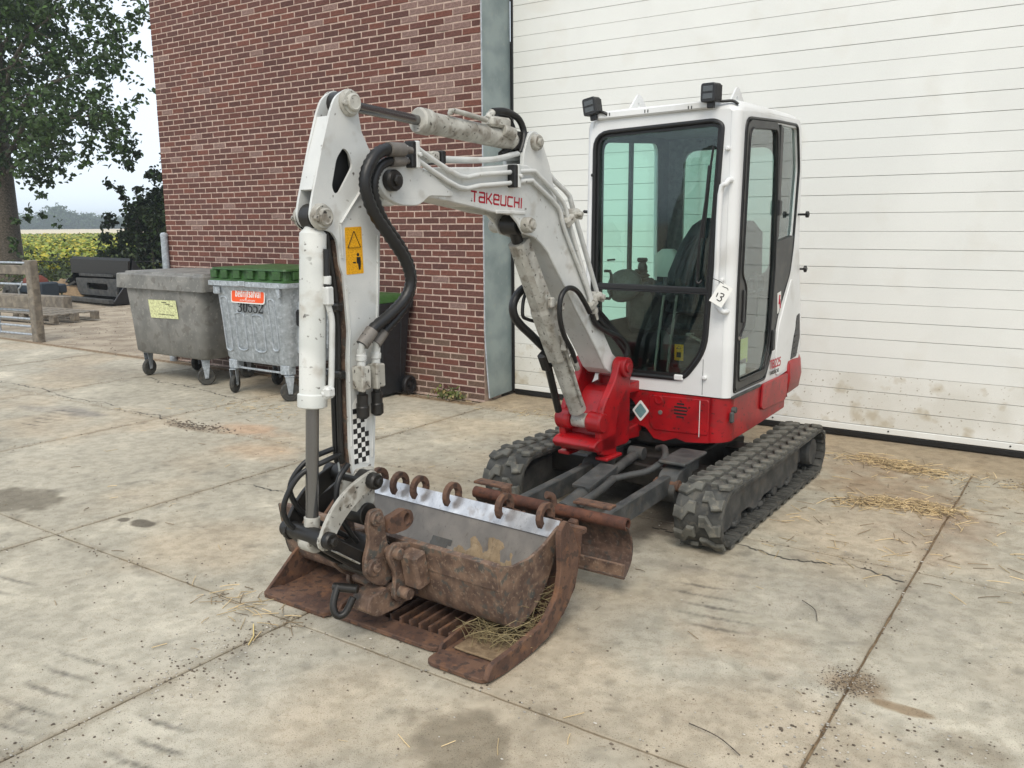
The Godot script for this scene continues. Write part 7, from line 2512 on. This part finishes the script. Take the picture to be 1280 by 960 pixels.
func build_riddle_bucket():
	# separate wide bucket standing under the other one
	var o := thing("riddle_bucket", "wide rusty bucket with slatted middle and curved side plate lying under the excavator bucket", "excavator bucket", Vector3(2.55, 0, 4.1))
	# floor pans left and right
	var pan := func(x0: float, x1: float, called: String, z_front: float):
		var b := MB.new()
		var P := [[0.02, z_front, 0.006], [0.0, z_front - 0.02, 0.012], [0.0, z_front - 0.30, 0.018], [0.0, z_front - 0.42, 0.05]]
		for i in 3:
			b.quad(V(x0 + P[i][0], P[i][2], P[i][1]), V(x1 - P[i][0], P[i][2], P[i][1]), V(x1 - P[i + 1][0], P[i + 1][2], P[i + 1][1]), V(x0 + P[i + 1][0], P[i + 1][2], P[i + 1][1]), UP)
		b.quad(V(x0 + 0.02, 0.006, z_front), V(x1 - 0.02, 0.006, z_front), V(x1 - 0.02, -0.004, z_front), V(x0 + 0.02, -0.004, z_front), V(0, 0, 1))
		part(b, called, M.rust, o)
	pan.call(1.835, 2.29, "floor_pan", 4.425)
	pan.call(2.93, 3.245, "floor_pan", 4.455)
	# front lips with rounded corners
	for e in [[1.83, 2.285, 4.43], [2.305, 2.925, 4.405], [2.935, 3.25, 4.50]]:
		var lp := MB.new()
		lp.prism(rpoly([e[0], e[2] - 0.115, e[1], e[2] - 0.115, e[1], e[2], e[0], e[2]], [0.0, 0.0, 0.06, 0.05], 6), 0.004, 0.026, 2, 0.004)
		part(lp, "front_lip", M.rust, o)
	# low rails between the sections
	for e in [[2.295, 4.36, 3.96], [2.932, 4.40, 3.98]]:
		var rl := MB.new()
		rl.prism(rpoly([e[1], 0.01, e[1] - 0.02, 0.045, e[2], 0.10, e[2] - 0.10, 0.16, e[2] - 0.12, 0.10, e[2], 0.02], 0.01), e[0] - 0.008, e[0] + 0.008, 0, 0.002)
		part(rl, "divider_rail", M.rust, o)
	# bars of the grille: along the floor, then up the back, ending in hooks
	for k in 11:
		var x := 2.345 + k * 0.0565
		var br := MB.new()
		br.bar(V(x, 0.026, 4.30), V(x, 0.032, 3.98), 0.014, 0.052, UP, 0.003)
		br.bar(V(x, 0.034, 3.985), V(x, 0.10, 3.84), 0.014, 0.05, UP, 0.003)
		br.bar(V(x, 0.10, 3.845), V(x, 0.26, 3.745), 0.012, 0.026, UP, 0.003)
		br.bar(V(x, 0.26, 3.745), V(x, 0.44, 3.72), 0.012, 0.026, V(0, 0, 1), 0.003)
		part(br, "grille_bar", M.rust, o)
	var cb := MB.new()
	cb.bar(V(1.84, 0.02, 4.0), V(3.24, 0.02, 4.0), 0.05, 0.02, UP, 0.004)
	cb.bar(V(1.84, 0.40, 3.70), V(3.24, 0.40, 3.70), 0.04, 0.03, UP, 0.006)
	part(cb, "cross_bar", M.rust, o)
	# solid back of the two pans
	for e in [[1.835, 2.295], [2.93, 3.245]]:
		var bb := MB.new()
		var zz := [4.02, 3.90, 3.80, 3.75, 3.735]
		var yy := [0.03, 0.07, 0.16, 0.30, 0.42]
		for i in 4:
			bb.quad(V(e[0], yy[i], zz[i]), V(e[1], yy[i], zz[i]), V(e[1], yy[i + 1], zz[i + 1]), V(e[0], yy[i + 1], zz[i + 1]), V(0, 1, 1), 1)
		part(bb, "back_plate", M.rust, o)
	# side plates: a curved band on the right, a low wing on the left
	var sp := MB.new()
	sp.prism(rpoly([4.51, 0.02, 4.38, 0.004, 4.20, 0.004, 4.02, 0.03, 3.88, 0.115, 3.805, 0.22, 3.79, 0.33, 3.83, 0.44, 3.90, 0.52, 3.96, 0.475, 3.955, 0.39, 3.948, 0.30, 3.975, 0.19, 4.09, 0.105, 4.28, 0.088, 4.47, 0.082], 0.03, 3), 3.235, 3.262, 0, 0.004)
	part(sp, "side_plate", M.rust, o)
	var sp2 := MB.new()
	sp2.prism(rpoly([4.41, 0.012, 4.22, 0.16, 4.0, 0.30, 3.82, 0.44, 3.74, 0.40, 3.80, 0.2, 3.95, 0.06, 4.2, 0.004], 0.02), 1.828, 1.846, 0, 0.003)
	part(sp2, "side_plate", M.rust, o)
	# hooks gripping over the lip of the other bucket
	for e in [[2.04, 0.470, 3.79], [2.19, 0.472, 3.795], [2.33, 0.475, 3.80], [2.545, 0.478, 3.805], [2.87, 0.482, 3.82], [3.105, 0.484, 3.83]]:
		var hk := MB.new()
		var c := Vector2(e[2], e[1])
		var ou := PackedVector2Array()
		var inn := PackedVector2Array()
		for k in 13:
			var a := lerpf(-0.75, 3.5, k / 12.0)
			ou.append(c + Vector2(cos(a), sin(a)) * 0.066)
			inn.append(c + Vector2(cos(a), sin(a)) * 0.036)
		inn.reverse()
		ou.append(Vector2(3.70, e[1] - 0.05))
		ou.append(Vector2(3.715, e[1] - 0.07))
		ou.append_array(inn)
		hk.prism(ou, e[0] - 0.014, e[0] + 0.014, 0, 0.003)
		part(hk, "hook", M.rust, o)
	# a little hay caught inside the right end
	rng.seed = 90
	var sm := MB.new()
	sm.tube([V(0, 0, -0.5), V(0.03, 0.03, 0.0), V(0, 0, 0.5)], 0.02, 4)
	var xs := []
	var cs := []
	for k in 420:
		var p := V(3.09 + rng.randf_range(-0.12, 0.13), 0.03 + absf(rng.randfn()) * 0.05, 4.06 + rng.randf_range(-0.16, 0.22))
		p.y += clampf((4.06 - p.z) * 0.5, 0, 0.1)
		var L := rng.randf_range(0.05, 0.14)
		xs.append(Transform3D(Basis.from_euler(V(rng.randf_range(-0.5, 0.5), rng.randf() * TAU, 0)) * Basis.from_scale(V(0.07, 0.07, L)), p))
		var v := rng.randf_range(0.5, 1.2)
		cs.append(Color(0.30 * v, 0.24 * v, 0.12 * v))
	scatter("hay", sm.mesh(M.straw), xs, cs, o, "", "", "stuff")
	var dr := MB.new()
	dr.box(V(3.10, 0.024, 4.24), V(0.25, 0.012, 0.22), 0.004)
	part(dr, "dried_mud", M.soil, o)

func build_excavator():
	EX = thing("mini_excavator", "white and red mini excavator on rubber tracks with its bucket lowered to the concrete", "excavator", Vector3(2.74, 0, 1.74))
	var a := deg_to_rad(2.5)
	XB = Transform3D(Basis(Vector3(cos(a), 0, sin(a)), UP, Vector3(-sin(a), 0, cos(a))), Vector3(2.6, 0, 2.1))
	build_undercarriage()
	build_house()
	build_cab()
	build_swing()
	build_boom()
	build_arm()
	build_linkage()
	build_bucket()

func _ready():
	# camera
	var cam := Camera3D.new()
	cam.name = "camera"
	cam.fov = 47.64
	cam.near = 0.05
	cam.far = 6000.0
	cam.position = Vector3(5.132, 1.8, 7.026)
	cam.rotation_order = EULER_ORDER_YXZ
	cam.rotation_degrees = Vector3(-10.542, 34.632, -0.349)
	add_child(cam)
	cam.current = true
	# overcast sky
	var env := Environment.new()
	env.background_mode = Environment.BG_SKY
	var sm := ProceduralSkyMaterial.new()
	sm.sky_top_color = Color(0.84, 0.88, 0.93)
	sm.sky_horizon_color = Color(0.86, 0.905, 0.94)
	sm.sky_curve = 0.12
	sm.ground_horizon_color = Color(0.75, 0.75, 0.72)
	sm.ground_bottom_color = Color(0.5, 0.48, 0.44)
	sm.sun_angle_max = 1.0
	var sky := Sky.new()
	sky.sky_material = sm
	env.sky = sky
	env.background_energy_multiplier = 1.0
	env.tonemap_mode = Environment.TONE_MAPPER_LINEAR
	env.tonemap_exposure = 1.5
	env.sdfgi_enabled = true
	env.ssao_enabled = true
	env.ssil_enabled = true
	env.fog_enabled = true
	env.fog_density = 0.0011
	env.fog_light_color = Color(0.86, 0.90, 0.93)
	var we := WorldEnvironment.new()
	we.environment = env
	add_child(we)
	var sun := DirectionalLight3D.new()
	sun.name = "sun"
	sun.light_color = Color(1.0, 0.975, 0.94)
	sun.light_energy = 0.5
	sun.light_angular_distance = 30.0
	sun.shadow_enabled = true
	sun.rotation_degrees = Vector3(-50, 30, 0)
	add_child(sun)
	make_materials()
	build_ground()
	build_wall()
	build_door()
	build_plants()
	build_bins()
	build_far_things()
	build_excavator()
	build_riddle_bucket()
	build_litter()
